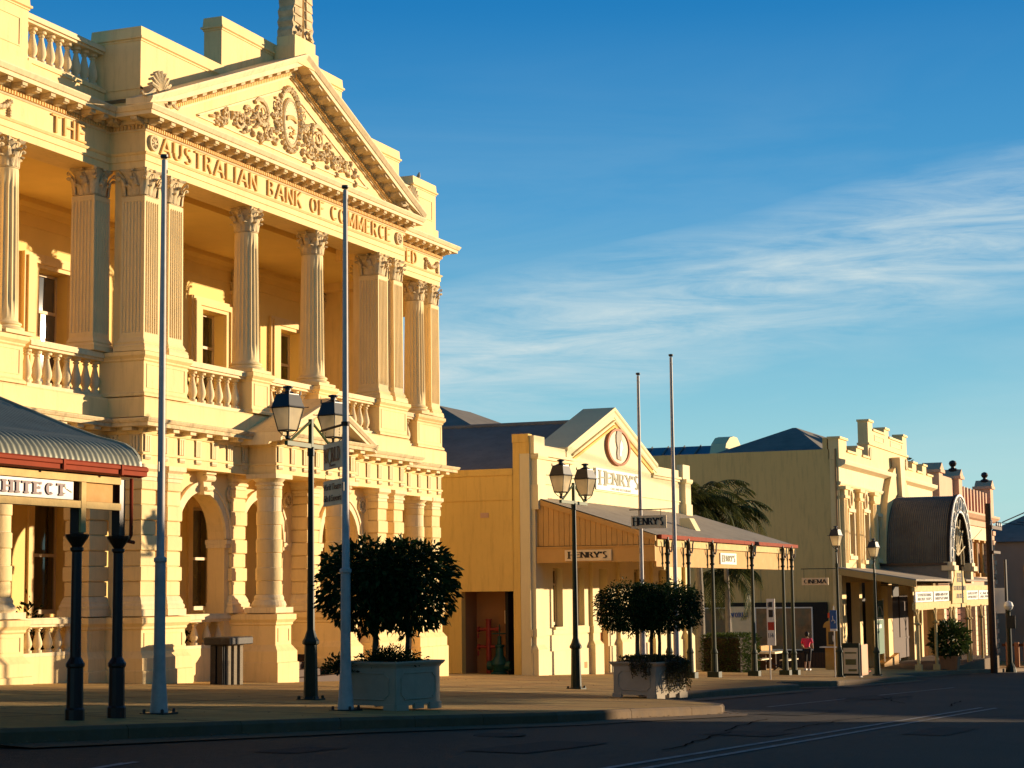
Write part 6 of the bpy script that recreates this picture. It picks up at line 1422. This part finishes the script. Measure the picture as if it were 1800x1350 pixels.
def clipped_tree(x, y, zt, trunks, ctr, rad3, label, n=9000, size=.075, flat=2.2, lumps=24, seed=1, m_leaf=None, grp='clipped trees in the planters', gaps=True, th=.055):
    rg = random.Random(seed); t = thing('clipped_tree', label, 'tree', (x, y, zt), 0, grp)
    cx, cy, cz = ctr; rx, ry, rz_ = rad3
    LB = []
    for _ in range(lumps):
        a = rg.uniform(0, 2*pi); f = rg.random()**.5*.78; z = rg.uniform(-.72, .72)
        sc = (1-abs(z)**flat)**(1/flat); LB.append((Vector((cx+rx*f*cos(a)*sc, cy+ry*f*sin(a)*sc, cz+rz_*z)), rg.uniform(.20, .34)*rx*1.3))
    def fn(rg):
        if rg.random() < .45:
            c_, r_ = rg.choice(LB); d = Vector((rg.gauss(0, 1), rg.gauss(0, 1), rg.gauss(0, 1))).normalized()
            return c_+d*r_*(rg.random()**.35), d
        if rg.random() < .10:                                  # stray shoots breaking the clipped outline
            a = rg.uniform(0, 2*pi); zz = rg.uniform(-1.12, .75); f = (1-min(1, abs(zz))**flat)**(1/flat)*.92+rg.uniform(.05, .2)
            return Vector((cx+rx*f*cos(a), cy+ry*f*sin(a), cz+rz_*zz)), Vector((cos(a), sin(a), -.3))
        while True:
            q = Vector((rg.uniform(-1, 1), rg.uniform(-1, 1), rg.uniform(-1, 1)))
            r_ = (abs(q.x)**2.3+abs(q.y)**2.3+abs(q.z)**flat)**(1/flat)
            if .62 < r_ < 1.0 or (r_ <= .62 and rg.random() < .12): break
        p = Vector((cx+rx*q.x, cy+ry*q.y, cz+rz_*q.z))
        return p, Vector((q.x, q.y, q.z)).normalized()
    put('crown', leaf_cloud(n, fn, size, rg), m_leaf or M_leaf, t)
    for (tx, ty) in trunks:
        j = lambda: rg.uniform(-.03, .03)
        zc = cz-rz_*.75
        pts = [(tx, ty, zt-.12), (tx+j(), ty+j(), zt+(zc-zt)*.5), (tx+j(), ty+j(), zc), (tx+j()*2, ty+j()*2, cz)]
        tr = put('trunk', MB().tube(pts, [th, th*.82, th*.75, th*.4], 8), M_bark, t, smooth=True)
        for k in range(6):
            a = k*pi/3+rg.random(); put('limb', MB().tube([(tx, ty, zc-.02+.03*k), (tx+rx*.25*cos(a), ty+rx*.25*sin(a), cz-rz_*.35), (tx+rx*.6*cos(a), ty+rx*.55*sin(a), cz+rz_*.1*(k % 3))], [th*.5, th*.35, th*.15], 6), M_bark, tr)
    return t
# planter centres found from their near corners
def pc_(cx, cy, rz, s): v = Vector((s/2*cos(rz)-s/2*sin(rz), s/2*sin(rz)+s/2*cos(rz))); return cx+v.x, cy+v.y
r1, r2_ = rad(-13), rad(-18)
p1x, p1y = pc_(23.85, 11.42, r1, 1.02); t1, zt1 = planter(p1x, p1y, r1, 'cream planter box at the kerb in shade, holding the larger round clipped trees', 1.02)
p2x, p2y = pc_(33.5, 10.75, r2_, .98); t2, zt2 = planter(p2x, p2y, r2_, 'cream planter box on the sunny kerb corner with plants trailing over its side', .98)
clipped_tree(p1x-.1, p1y+.2, zt1, [(p1x-.05, p1y+.22)], (p1x-.20, p1y+.26, 1.86), (.70, .66, .64), 'left half of the large dark clipped fig in the shaded planter', 4700, .105, 2.2, 26, 3)
clipped_tree(p1x+.2, p1y-.2, zt1, [(p1x+.15, p1y-.20)], (p1x+.16, p1y-.22, 1.83), (.70, .66, .64), 'right half of the large dark clipped fig in the shaded planter', 4900, .105, 2.2, 26, 4)
clipped_tree(p2x-.15, p2y+.1, zt2, [(p2x-.1, p2y+.20)], (p2x-.1, p2y+.32, 1.42), (.62, .62, .43), 'flat topped clipped tree on the left of the sunny planter', 10500, .06, 4.5, 26, 5, th=.05)
clipped_tree(p2x+.2, p2y-.1, zt2, [(p2x+.05, p2y-.02), (p2x+.1, p2y-.16)], (p2x+.12, p2y-.30, 1.42), (.66, .62, .43), 'flat topped clipped tree on the right of the sunny planter', 10500, .06, 4.5, 26, 6, th=.04)
def shrub(label, x, y, z, rx, ry, rz_, n, size, seed, m_=None, cat='plant', name='shrub', group=None, stemh=.2, thing_=True):
    rg = random.Random(seed); t = thing(name, label, cat, (x, y, z), 0, group)
    def fn(rg):
        d = Vector((rg.gauss(0, 1), rg.gauss(0, 1), abs(rg.gauss(0, 1)))).normalized(); f = rg.random()**.5; lump = 1+.25*sin(9*d.x+seed)*cos(7*d.y)
        return Vector((x+rx*d.x*f*lump, y+ry*d.y*f*lump, z+rz_*d.z*f*lump)), d
    put('foliage', leaf_cloud(n, fn, size, rg, .1), m_ or M_leaf, t)
    m = MB()
    for k in range(5): a = k*1.3; m.tube([(x, y, z-.05), (x+rx*.4*cos(a), y+ry*.4*sin(a), z+rz_*.5)], .012, 4)
    put('stem', m, M_bark, t); return t
shrub('low dark groundcover filling the shaded planter under the large fig', p1x, p1y, zt1-.08, .46, .46, .26, 2600, .05, 11)
shrub('small leafy spray spilling over the left rim of the shaded planter', p1x-.55, p1y+.55, zt1-.14, .22, .22, .22, 500, .06, 12)
rg = random.Random(5)
tr_ = thing('trailing_plant', 'dry trailing plant hanging over the right side of the sunny planter', 'plant', (p2x, p2y, zt2))
m = MB(); stems = MB()
c2, s2 = cos(r2_), sin(r2_); L2 = lambda u, v, z: Vector((p2x+u*c2-v*s2, p2y+u*s2+v*c2, z))
for k in range(150):
    if k < 95: u, v, nx, ny = rg.uniform(-.3, .47), -.50, 0, -1
    else: u, v, nx, ny = -.50, rg.uniform(-.45, .05), -1, 0
    ln = (.12+.42*rg.random()**.8)*(1.0 if k < 95 else .55); x0 = u; pts = []
    for t in range(7):
        f = t/6; pts.append(L2(u*(1 if f else .8)+nx*(.06+.03*sin(k))+rg.uniform(-.02, .02), v*(1 if f else .85)+ny*(.07+.03*sin(k)), zt2+.04-ln*f**1.3+(0 if f else .02)))
    stems.tube([tuple(p) for p in pts], .004, 3)
    for q in range(int(16*ln/.3)):
        p = pts[rg.randrange(0, 7)]+Vector((rg.uniform(-.03, .03), rg.uniform(-.03, .03), rg.uniform(-.05, .03))); d = Vector((rg.uniform(-1, 1), rg.uniform(-1, .2), rg.uniform(-1, .4))).normalized()*.045
        sd = d.cross(Vector((rg.random(), rg.random(), 1))).normalized()*.012; b = len(m.v); m.v += [tuple(p), tuple(p+d*.5+sd), tuple(p+d), tuple(p+d*.5-sd)]; m.f.append((b, b+1, b+2, b+3))
def topf(rg): return Vector(L2(rg.uniform(-.45, .45), rg.uniform(-.45, .45), zt2-.04+.12*rg.random())), Vector((0, 0, 1))
tp = leaf_cloud(2200, topf, .05, rg, -.3); m.add(tp)
put('foliage', m, M_trail, tr_); put('stem', stems, M_bark, tr_)
shrub('dark rounded bush inside the left ground floor arch of the bank', 35.3, 22.6, .7, .8, .5, .9, 3500, .10, 21, cat='bush')
shrub('sparse bush at the foot of the left ground floor window of the bank', 31.6, 23.2, .5, .35, .35, 1.1, 700, .12, 22, cat='bush')
sv = thing('balcony_plant', 'dark leafy plant behind the left upper balustrade of the portico', 'plant', (35.2, 23.4, 5.35))
def fnb(rg): return Vector((rg.uniform(33.9, 37.4), rg.uniform(22.6, 23.2), rg.uniform(5.4, 6.45))), Vector((0, 0, 1))
put('foliage', leaf_cloud(4200, fnb, .13, random.Random(31), .2), M_leaf, sv); put('stem', MB().tube([(34.6, 22.9, 5.3), (34.6, 22.9, 6.2)], .02, 5).tube([(36.2, 22.9, 5.3), (36.2, 22.9, 6.2)], .02, 5), M_bark, sv)
# hedges
def hedge(label, x0, x1, y0, y1, z0, z1, n, seed):
    rg = random.Random(seed); t = thing('hedge', label, 'hedge', ((x0+x1)/2, (y0+y1)/2, z0), 0)
    def fn(rg):
        f = rg.random()*6; u, v, w = rg.random(), rg.random(), rg.random()
        if f < 2: v = 0 if rg.random() < .7 else 1; o = Vector((0, -1 if v == 0 else 1, 0))
        elif f < 4: u = 0 if rg.random() < .7 else 1; o = Vector((-1 if u == 0 else 1, 0, 0))
        else: w = 1; o = Vector((0, 0, 1))
        return Vector((x0+(x1-x0)*u+rg.uniform(-.06, .06), y0+(y1-y0)*v+rg.uniform(-.06, .06), z0+(z1-z0)*w+rg.uniform(-.05, .05))), o
    put('foliage', leaf_cloud(n, fn, .10, rg, 0), M_leaf2, t); put('core', MB().box(x0+.06, x1-.06, y0+.06, y1-.06, z0, z1-.06), M_soil, t)
hedge('clipped box hedge between the yellow building and the verandah posts', 72.0, 74.6, 19.6, 21.2, -1.6, -.12, 5200, 41)
# palms
def palm(label, x, y, z0, h, nf, ln, seed, tr=.16, droop=1.0):
    rg = random.Random(seed); t = thing('palm_tree', label, 'palm tree', (x, y, z0), 0, 'palms beside the khaki wall'); m = MB(); n = 26; pts = []; rr = []
    for k in range(n+1): pts.append((x+.12*sin(k*.2), y, z0+h*k/n)); rr.append(tr*(1.25-.55*k/n)*(1.07 if k % 2 else 1))
    put('trunk', m.tube(pts, rr, 10), M_palmtrunk, t); top = Vector(pts[-1])
    for f in range(nf):
        a = 2*pi*f/nf*2.4+rg.random()*.5; el_ = rg.uniform(-.15, 1.35); L_ = ln*rg.uniform(.8, 1.1); q = MB(); d = Vector((cos(a), sin(a), 0)); P = []
        for k in range(13):
            s_ = k/12; th = el_-1.7*s_*droop*(.7+.3*cos(el_)); 
            P.append((P[-1]+(d*cos(th)+Vector((0, 0, 1))*sin(th))*L_/12) if P else top)
        q.tube([tuple(p) for p in P], [.025*(1-.8*k/12) for k in range(13)], 4)
        sd = Vector((-d.y, d.x, 0))
        for k in range(2, 25):
            s_ = k/24; i = min(int(s_*12), 11); p = P[i].lerp(P[i+1], s_*12-i); tn = (P[i+1]-P[i]).normalized(); ll = L_*.30*(sin(pi*(.12+.85*s_))**.7)
            for sg in (-1, 1):
                dd = (sd*sg*.8+tn*.7+Vector((0, 0, -.25-.5*rg.random()))).normalized()*ll; wv = tn*.05*ln/2
                b = len(q.v); q.v += [tuple(p-wv*.5), tuple(p+wv*.5), tuple(p+dd*.6+wv*.4+Vector((0, 0, -.0))), tuple(p+dd+Vector((0, 0, -ll*.2))), tuple(p+dd*.6-wv*.4)]; q.f.append((b, b+1, b+2, b+3, b+4))
        put('frond', q, M_palm, t)
palm('tall palm with a ringed grey trunk just behind the yellow building corner', 77.6, 22.9, -1.7, 7.1, 26, 2.6, 51, .17)
palm('palm crown rising left of the others against the khaki wall', 76.0, 23.7, -1.7, 6.6, 20, 2.4, 52, .15)
palm('middle palm whose arching fronds show against the khaki wall', 83.0, 23.2, -1.8, 6.9, 24, 2.7, 53, .12, 1.15)
palm('low palm seen below the verandah fascia with drooping fronds', 84.0, 23.4, -1.9, 4.3, 22, 2.4, 54, .10, 1.3)
# tables
def table(label, x, y):
    z = gz(x, y); t = thing('picnic_table', label, 'table', (x, y, z), 0, 'picnic tables by the khaki wall')
    put('top', MB().box(x-.8, x+1.0, y-1.3, y+.1, z+.72, z+.80), M_dull_sign, t)
    put('end_panel', MB().box(x-.85, x-.78, y-.9, y-.3, z, z+.72), M_brown, t); put('end_panel', MB().box(x+.9, x+.97, y-.9, y-.3, z, z+.72), M_brown, t)
    put('seat', MB().box(x-.8, x+1.0, y-1.9, y-1.5, z+.42, z+.47), M_dull_sign, t); put('brace', MB().tube([(x-.8, y-1.8, z), (x-.8, y-.9, z+.45)], .03, 4).tube([(x-.8, y-1.2, z), (x-.8, y-1.75, z+.42)], .03, 4), M_black, t)
table('picnic table further left beside the clipped hedge', 80.0, 22.6); table('picnic table with crossed braces between the verandah posts', 82.0, 21.9)
cab = thing('planter_trough', 'brown timber trough with one end coloured as if sunlit behind the picnic table', 'planter', (84, 22, -1.9)); put('body', MB().box(84, 86, 22.1, 24.2, -2.2, -.85), M_brown, cab); put('sun_coloured_end', MB().box(84, 86, 21.95, 22.1, -2.2, -.85), M_yellow, cab)  # yellow end board puts the sunlight into the colour
# phone
ph = thing('pay_phone', 'small ochre pay phone hood with dark handset by the corner of the khaki wall', 'pay phone', (90, 20.1, gz(90, 20)))
zp = gz(90, 20)
put('body', MB().box(90, 90.5, 19.72, 20.38, zp, zp+1.05).box(90, 90.6, 19.75, 20.3, zp+1.1, zp+2.0), M_yellow, ph); put('shelf', MB().box(89.8, 90.5, 19.7, 20.6, zp+1.05, zp+1.10), M_white, ph)
put('hood', MB().ext([(89.9, 20.05+.38*cos(pi*k/10), zp+2.0+.35*sin(pi*k/10)) for k in range(11)], (.7, 0, 0)), M_yellow, ph)
put('handset_panel', MB().box(89.95, 90.0, 19.88, 20.2, zp+1.2, zp+1.8), M_black, ph); put('handset', MB().tube([(89.93, 19.95, zp+1.35), (89.9, 19.95, zp+1.45), (89.93, 19.95, zp+1.62)], .03, 6), M_white, ph)
put('beacon', MB().box(89.95, 90.05, 19.98, 20.2, zp+2.45, zp+2.7), M_orange, ph)
# a-frame, cone, pot
af = thing('a_frame_sign', 'standing advertising board with a cream poster beside the left single lantern lamp', 'sign', (68.2, 14.6, gz(68, 14.6))); za = gz(68.2, 14.6)
put('panel', MB().box(67.7, 67.78, 14.10, 14.72, za+.06, za+1.22), M_green, af); put('poster', MB().box(67.68, 67.70, 14.15, 14.67, za+.14, za+1.05), M_dull_sign, af)
put('side_panel', MB().box(67.8, 68.9, 14.04, 14.1, za+.06, za+1.15), M_pink, af); put('print', MB().box(67.67, 67.68, 14.22, 14.6, za+.45, za+.65).box(67.67, 67.68, 14.2, 14.62, za+.85, za+.9).box(67.67, 67.68, 14.2, 14.5, za+.22, za+.3), M_olive_ink, af)
for y in (14.08, 14.7): put('foot', MB().box(67.6, 67.95, y-.03, y+.03, za-.02, za+.06), M_pole, af)
cn = thing('traffic_cone', 'orange traffic cone with a pale band behind the single lantern lamp', 'traffic cone', (86, 17.7, gz(86, 17.7))); zc = gz(86, 17.7)
put('cone', MB().lathe(86, 17.7, [(.2, zc+.03), (.17, zc+.05), (.03, zc+.85), (.001, zc+.86)], 12), M_orange, cn); put('band', MB().lathe(86, 17.7, [(.125, zc+.35), (.095, zc+.5)], 12), M_white, cn); put('base', MB().box(85.75, 86.25, 17.45, 17.95, zc, zc+.04), M_orange, cn)
pt = thing('potted_plant', 'bushy plant in a square terracotta pot between the arcade verandah posts', 'potted plant', (103.0, 16.6, gz(103, 16.6))); zq = -2.95
put('pot', MB().loft([[(103+a*.36, 16.6+b*.36, zq) for a, b in ((-1, -1), (1, -1), (1, 1), (-1, 1))], [(103+a*.5, 16.6+b*.5, zq+1.0) for a, b in ((-1, -1), (1, -1), (1, 1), (-1, 1))]]), M_pot, pt)
def fnp(rg): d = Vector((rg.gauss(0, 1), rg.gauss(0, 1), rg.gauss(0, 1))).normalized(); f = rg.random()**.4; return Vector((103.2+1.15*d.x*f, 16.6+1.0*d.y*f, zq+1.85+.95*d.z*f)), d
put('foliage', leaf_cloud(1600, fnp, .28, random.Random(61), 0), M_leaf2, pt)
# utility pole and wires
up_ = thing('utility_pole', 'tall dark timber power pole with wires at the right edge', 'utility pole', (112.2, 15.6, -3.4))
put('pole', MB().tube([(112.2, 15.6, -3.9), (112.2, 15.6, 6.5)], [.21, .17], 12), M_brown, up_); ca = put('cross_arm', MB().box(111.0, 115.2, 15.25, 15.4, 5.0, 5.2).box(111.4, 114.2, 15.25, 15.4, 3.6, 3.75), M_brown, up_)
for xi in (111.2, 113.4, 114.2, 115.0): put('insulator', MB().lathe(xi, 15.3, [(.05, 5.2), (.08, 5.25), (.05, 5.4), (.07, 5.45), (.001, 5.5)], 8), M_white, ca)
def wire(label, a, b, sag, r=.018):
    t = thing('power_line', label, 'power line', a, 0, 'power lines from the timber pole'); a, b = Vector(a), Vector(b)
    put('cable', MB().tube([tuple(a.lerp(b, k/16)-Vector((0, 0, sag*4*(k/16)*(1-k/16)))) for k in range(17)], r, 4), M_black, t)
wire('thick power line rising steeply from the pole to the upper right', (112.2, 14.8, 5.4), (70, -6, 11.5), .3, .035)
wire('upper thin power line running off to the right edge', (112.2, 15.2, 5.4), (112, -12, 5.0), .8)
wire('lower thin power line sagging off to the right edge', (112.2, 14.0, 5.4), (108, -12, 3.6), .8)
wire('short cable from the pole down to the pink building', (112.2, 16, 5.0), (126, 21.2, 3.2), .4)
gl_ = thing('globe_lamp', 'dark lamp post with a round white globe at the far right', 'street lamp', (121, 15.8, -3.5))
put('post', MB().lathe(121, 15.8, [(.35, -3.6), (.3, -3.3), (.12, -3.0), (.1, .1), (.2, .15), (.1, .2)], 10), M_green, gl_); put('globe', MB().lathe(121, 15.8, [(.05, .2), (.22, .3), (.30, .5), (.22, .72), (.05, .8)], 16), M_white, gl_, smooth=True)
put('number_plate', MB().box(120.8, 120.85, 15.4, 15.95, -.9, -.1), M_black, gl_)
fb = thing('flag_banner', 'small white banner on a dark post beside the globe lamp', 'banner', (124, 16.5, -3.5)); put('post', MB().tube([(124, 16.3, -3.6), (124, 16.3, 3.4)], .09, 6), M_black, fb); put('cloth', MB().box(123.95, 124.0, 16.4, 17.3, .0, 1.6), M_white, fb)
fn_ = thing('picket_fence', 'low pale post fence in front of the grey building', 'fence', (150, 17, -4))
for k in range(16): put('picket', MB().box(140, 140.3, 9.0+.62*k, 9.3+.62*k, -4.6, -2.3), M_pot, fn_)
put('rail', MB().box(140.3, 140.4, 9, 18.9, -2.6, -2.4), M_brown, fn_)
gt = thing('gum_tree', 'sparse pale green tree top showing above the pink parapet', 'tree', (150, 30, -4))
rg = random.Random(71)
def fng(rg): d = Vector((rg.gauss(0, 1), rg.gauss(0, 1), rg.gauss(0, 1))).normalized(); f = rg.random()**.6; return Vector((146+2.0*d.x*f+.5*sin(5*d.z), 27.5+1.6*d.y*f, 10.6+1.9*d.z*f)), d
put('crown', leaf_cloud(1100, fng, .32, rg, .5), M_gum, gt); put('trunk', MB().tube([(146, 27.5, -4), (146.3, 27.5, 5), (146, 27.5, 11)], [.4, .3, .08], 8), M_bark, gt)

# ------------------------------------------------------------------ the walker
def person(x, y, z, H, label):
    t = thing('person', label, 'person', (x, y, z)); k = H/1.75
    V = [(0, 0, .98), (0, .02, 1.15), (.01, 0, 1.34), (.01, 0, 1.47), (.0, 0, 1.55), (0, 0, 1.66),
         (-.0, .19, 1.42), (.03, .25, 1.16), (.16, .18, .98), (0, -.19, 1.42), (-.03, -.25, 1.17), (.12, -.24, .98),
         (0, .10, .92), (.05, .10, .50), (-.02, .11, .10), (.10, .11, .03), (0, -.10, .92), (-.05, -.10, .52), (-.14, -.10, .11), (-.02, -.10, .03)]
    R_ = [.125, .11, .13, .055, .05, .085, .05, .04, .03, .05, .04, .03, .088, .058, .035, .03, .088, .058, .035, .03]
    E = [(0, 1), (1, 2), (2, 3), (3, 4), (4, 5), (2, 6), (6, 7), (7, 8), (2, 9), (9, 10), (10, 11), (0, 12), (12, 13), (13, 14), (14, 15), (0, 16), (16, 17), (17, 18), (18, 19)]
    def skinned(name, vs, es, rs, m_, sub=1):
        me = bpy.data.meshes.new(name); me.from_pydata([(x+a*k, y+b*k, z+c*k) for a, b, c in vs], es, []); o = bpy.data.objects.new(name, me); S.collection.objects.link(o)
        md = o.modifiers.new('s', 'SKIN'); sv_ = me.skin_vertices[0].data
        for q, r_ in zip(sv_, rs): q.radius = (r_*k, r_*k)
        sv_[0].use_root = True; o.modifiers.new('d', 'SUBSURF').levels = sub; o.modifiers['d'].render_levels = sub
        bpy.context.view_layer.update(); dg = bpy.context.evaluated_depsgraph_get(); m2 = bpy.data.meshes.new_from_object(o.evaluated_get(dg)); bpy.data.objects.remove(o)
        q = MB(); q.v = [tuple(v.co) for v in m2.vertices]; q.f = [tuple(p.vertices) for p in m2.polygons]; return put(name, q, m_, t, smooth=True)
    skinned('body', V, E, R_, M_skin, 2)
    skinned('top', [(0, 0, 1.0), (0, .02, 1.15), (.01, 0, 1.34), (.01, 0, 1.44), (0, .19, 1.42), (.03, .25, 1.2), (0, -.19, 1.42), (-.03, -.25, 1.2)], [(0, 1), (1, 2), (2, 3), (2, 4), (4, 5), (2, 6), (6, 7)], [.16, .135, .155, .08, .075, .06, .075, .06], M_pinkcloth, 2)
    skinned('trousers', [(0, 0, .97), (0, .10, .90), (.05, .10, .50), (.02, .10, .36), (0, -.10, .90), (-.05, -.10, .52), (-.08, -.10, .38)], [(0, 1), (1, 2), (2, 3), (0, 4), (4, 5), (5, 6)], [.15, .115, .078, .07, .115, .078, .07], M_blackcloth, 2)
    put('hair', MB().lathe(x-.02*k, y, [(.02, z+1.52*k), (.085*k, z+1.56*k), (.11*k, z+1.64*k), (.10*k, z+1.71*k), (.05*k, z+1.765*k), (.001, z+1.775*k)], 12), M_hair, t, smooth=True)
    for (a, b) in ((.02, .11), (-.10, -.10)): put('shoe', MB().box(x+(a-.06)*k, x+(a+.2)*k, y+(b-.045)*k, y+(b+.045)*k, z-.0, z+.085*k, .02), M_shoe, t)
person(84.5, 19.95, gz(84.5, 19.95), 1.72, 'person in a pink top and dark knee length leggings walking away past the poster case')

# ------------------------------------------------------------------ the other side of the street, behind the camera (it shades the road)
def opp(label, x0, x1, y0, h, m_):
    z = gz((x0+x1)/2, y0); t = thing('opposite_building', label, 'building', ((x0+x1)/2, y0, z), 0)
    put('wall', MB().box(x0, x1, y0-9, y0, z-3, h), m_, t); put('parapet', MB().box(x0-.1, x1+.1, y0-.4, y0+.08, h, h+.12), M_trim, t)
    for k in range(int((x1-x0)/3)): w = put('window', MB().box(x0+.8+3*k, x0+2.2+3*k, y0+.002, y0+.05, z+.8, z+2.6), M_frame, t); put('pane', MB().box(x0+.95+3*k, x0+2.05+3*k, y0+.05, y0+.06, z+.95, z+2.45), M_pane, w)
opp('two storey brick shop across the street, opposite the bank', -14, 52.5, -15, 7.15, M_brick)
opp('lower rendered shop across the street, down the hill', 61.5, 88, -15, 3.95, M_henry)
opp('long low rendered shop far down the opposite side', 88.5, 150, -15, 3.2, M_dull_sign)
for i, (X, Y) in enumerate(((49.2, -8), (51.0, -8), (52.8, -8), (54.6, -8), (56.4, -8))):
    z = gz(X, Y); clipped_tree(X, Y, z, [(X, Y)], (X, Y, 3.95), (1.15, 1.0, .62), ('first', 'second', 'third', 'fourth', 'fifth', 'sixth', 'seventh')[i]+' dense street tree in the row across the road, counted from the tall shop', 2600, .2, 3, 20, 80+i, th=.1, grp='street trees across the road')
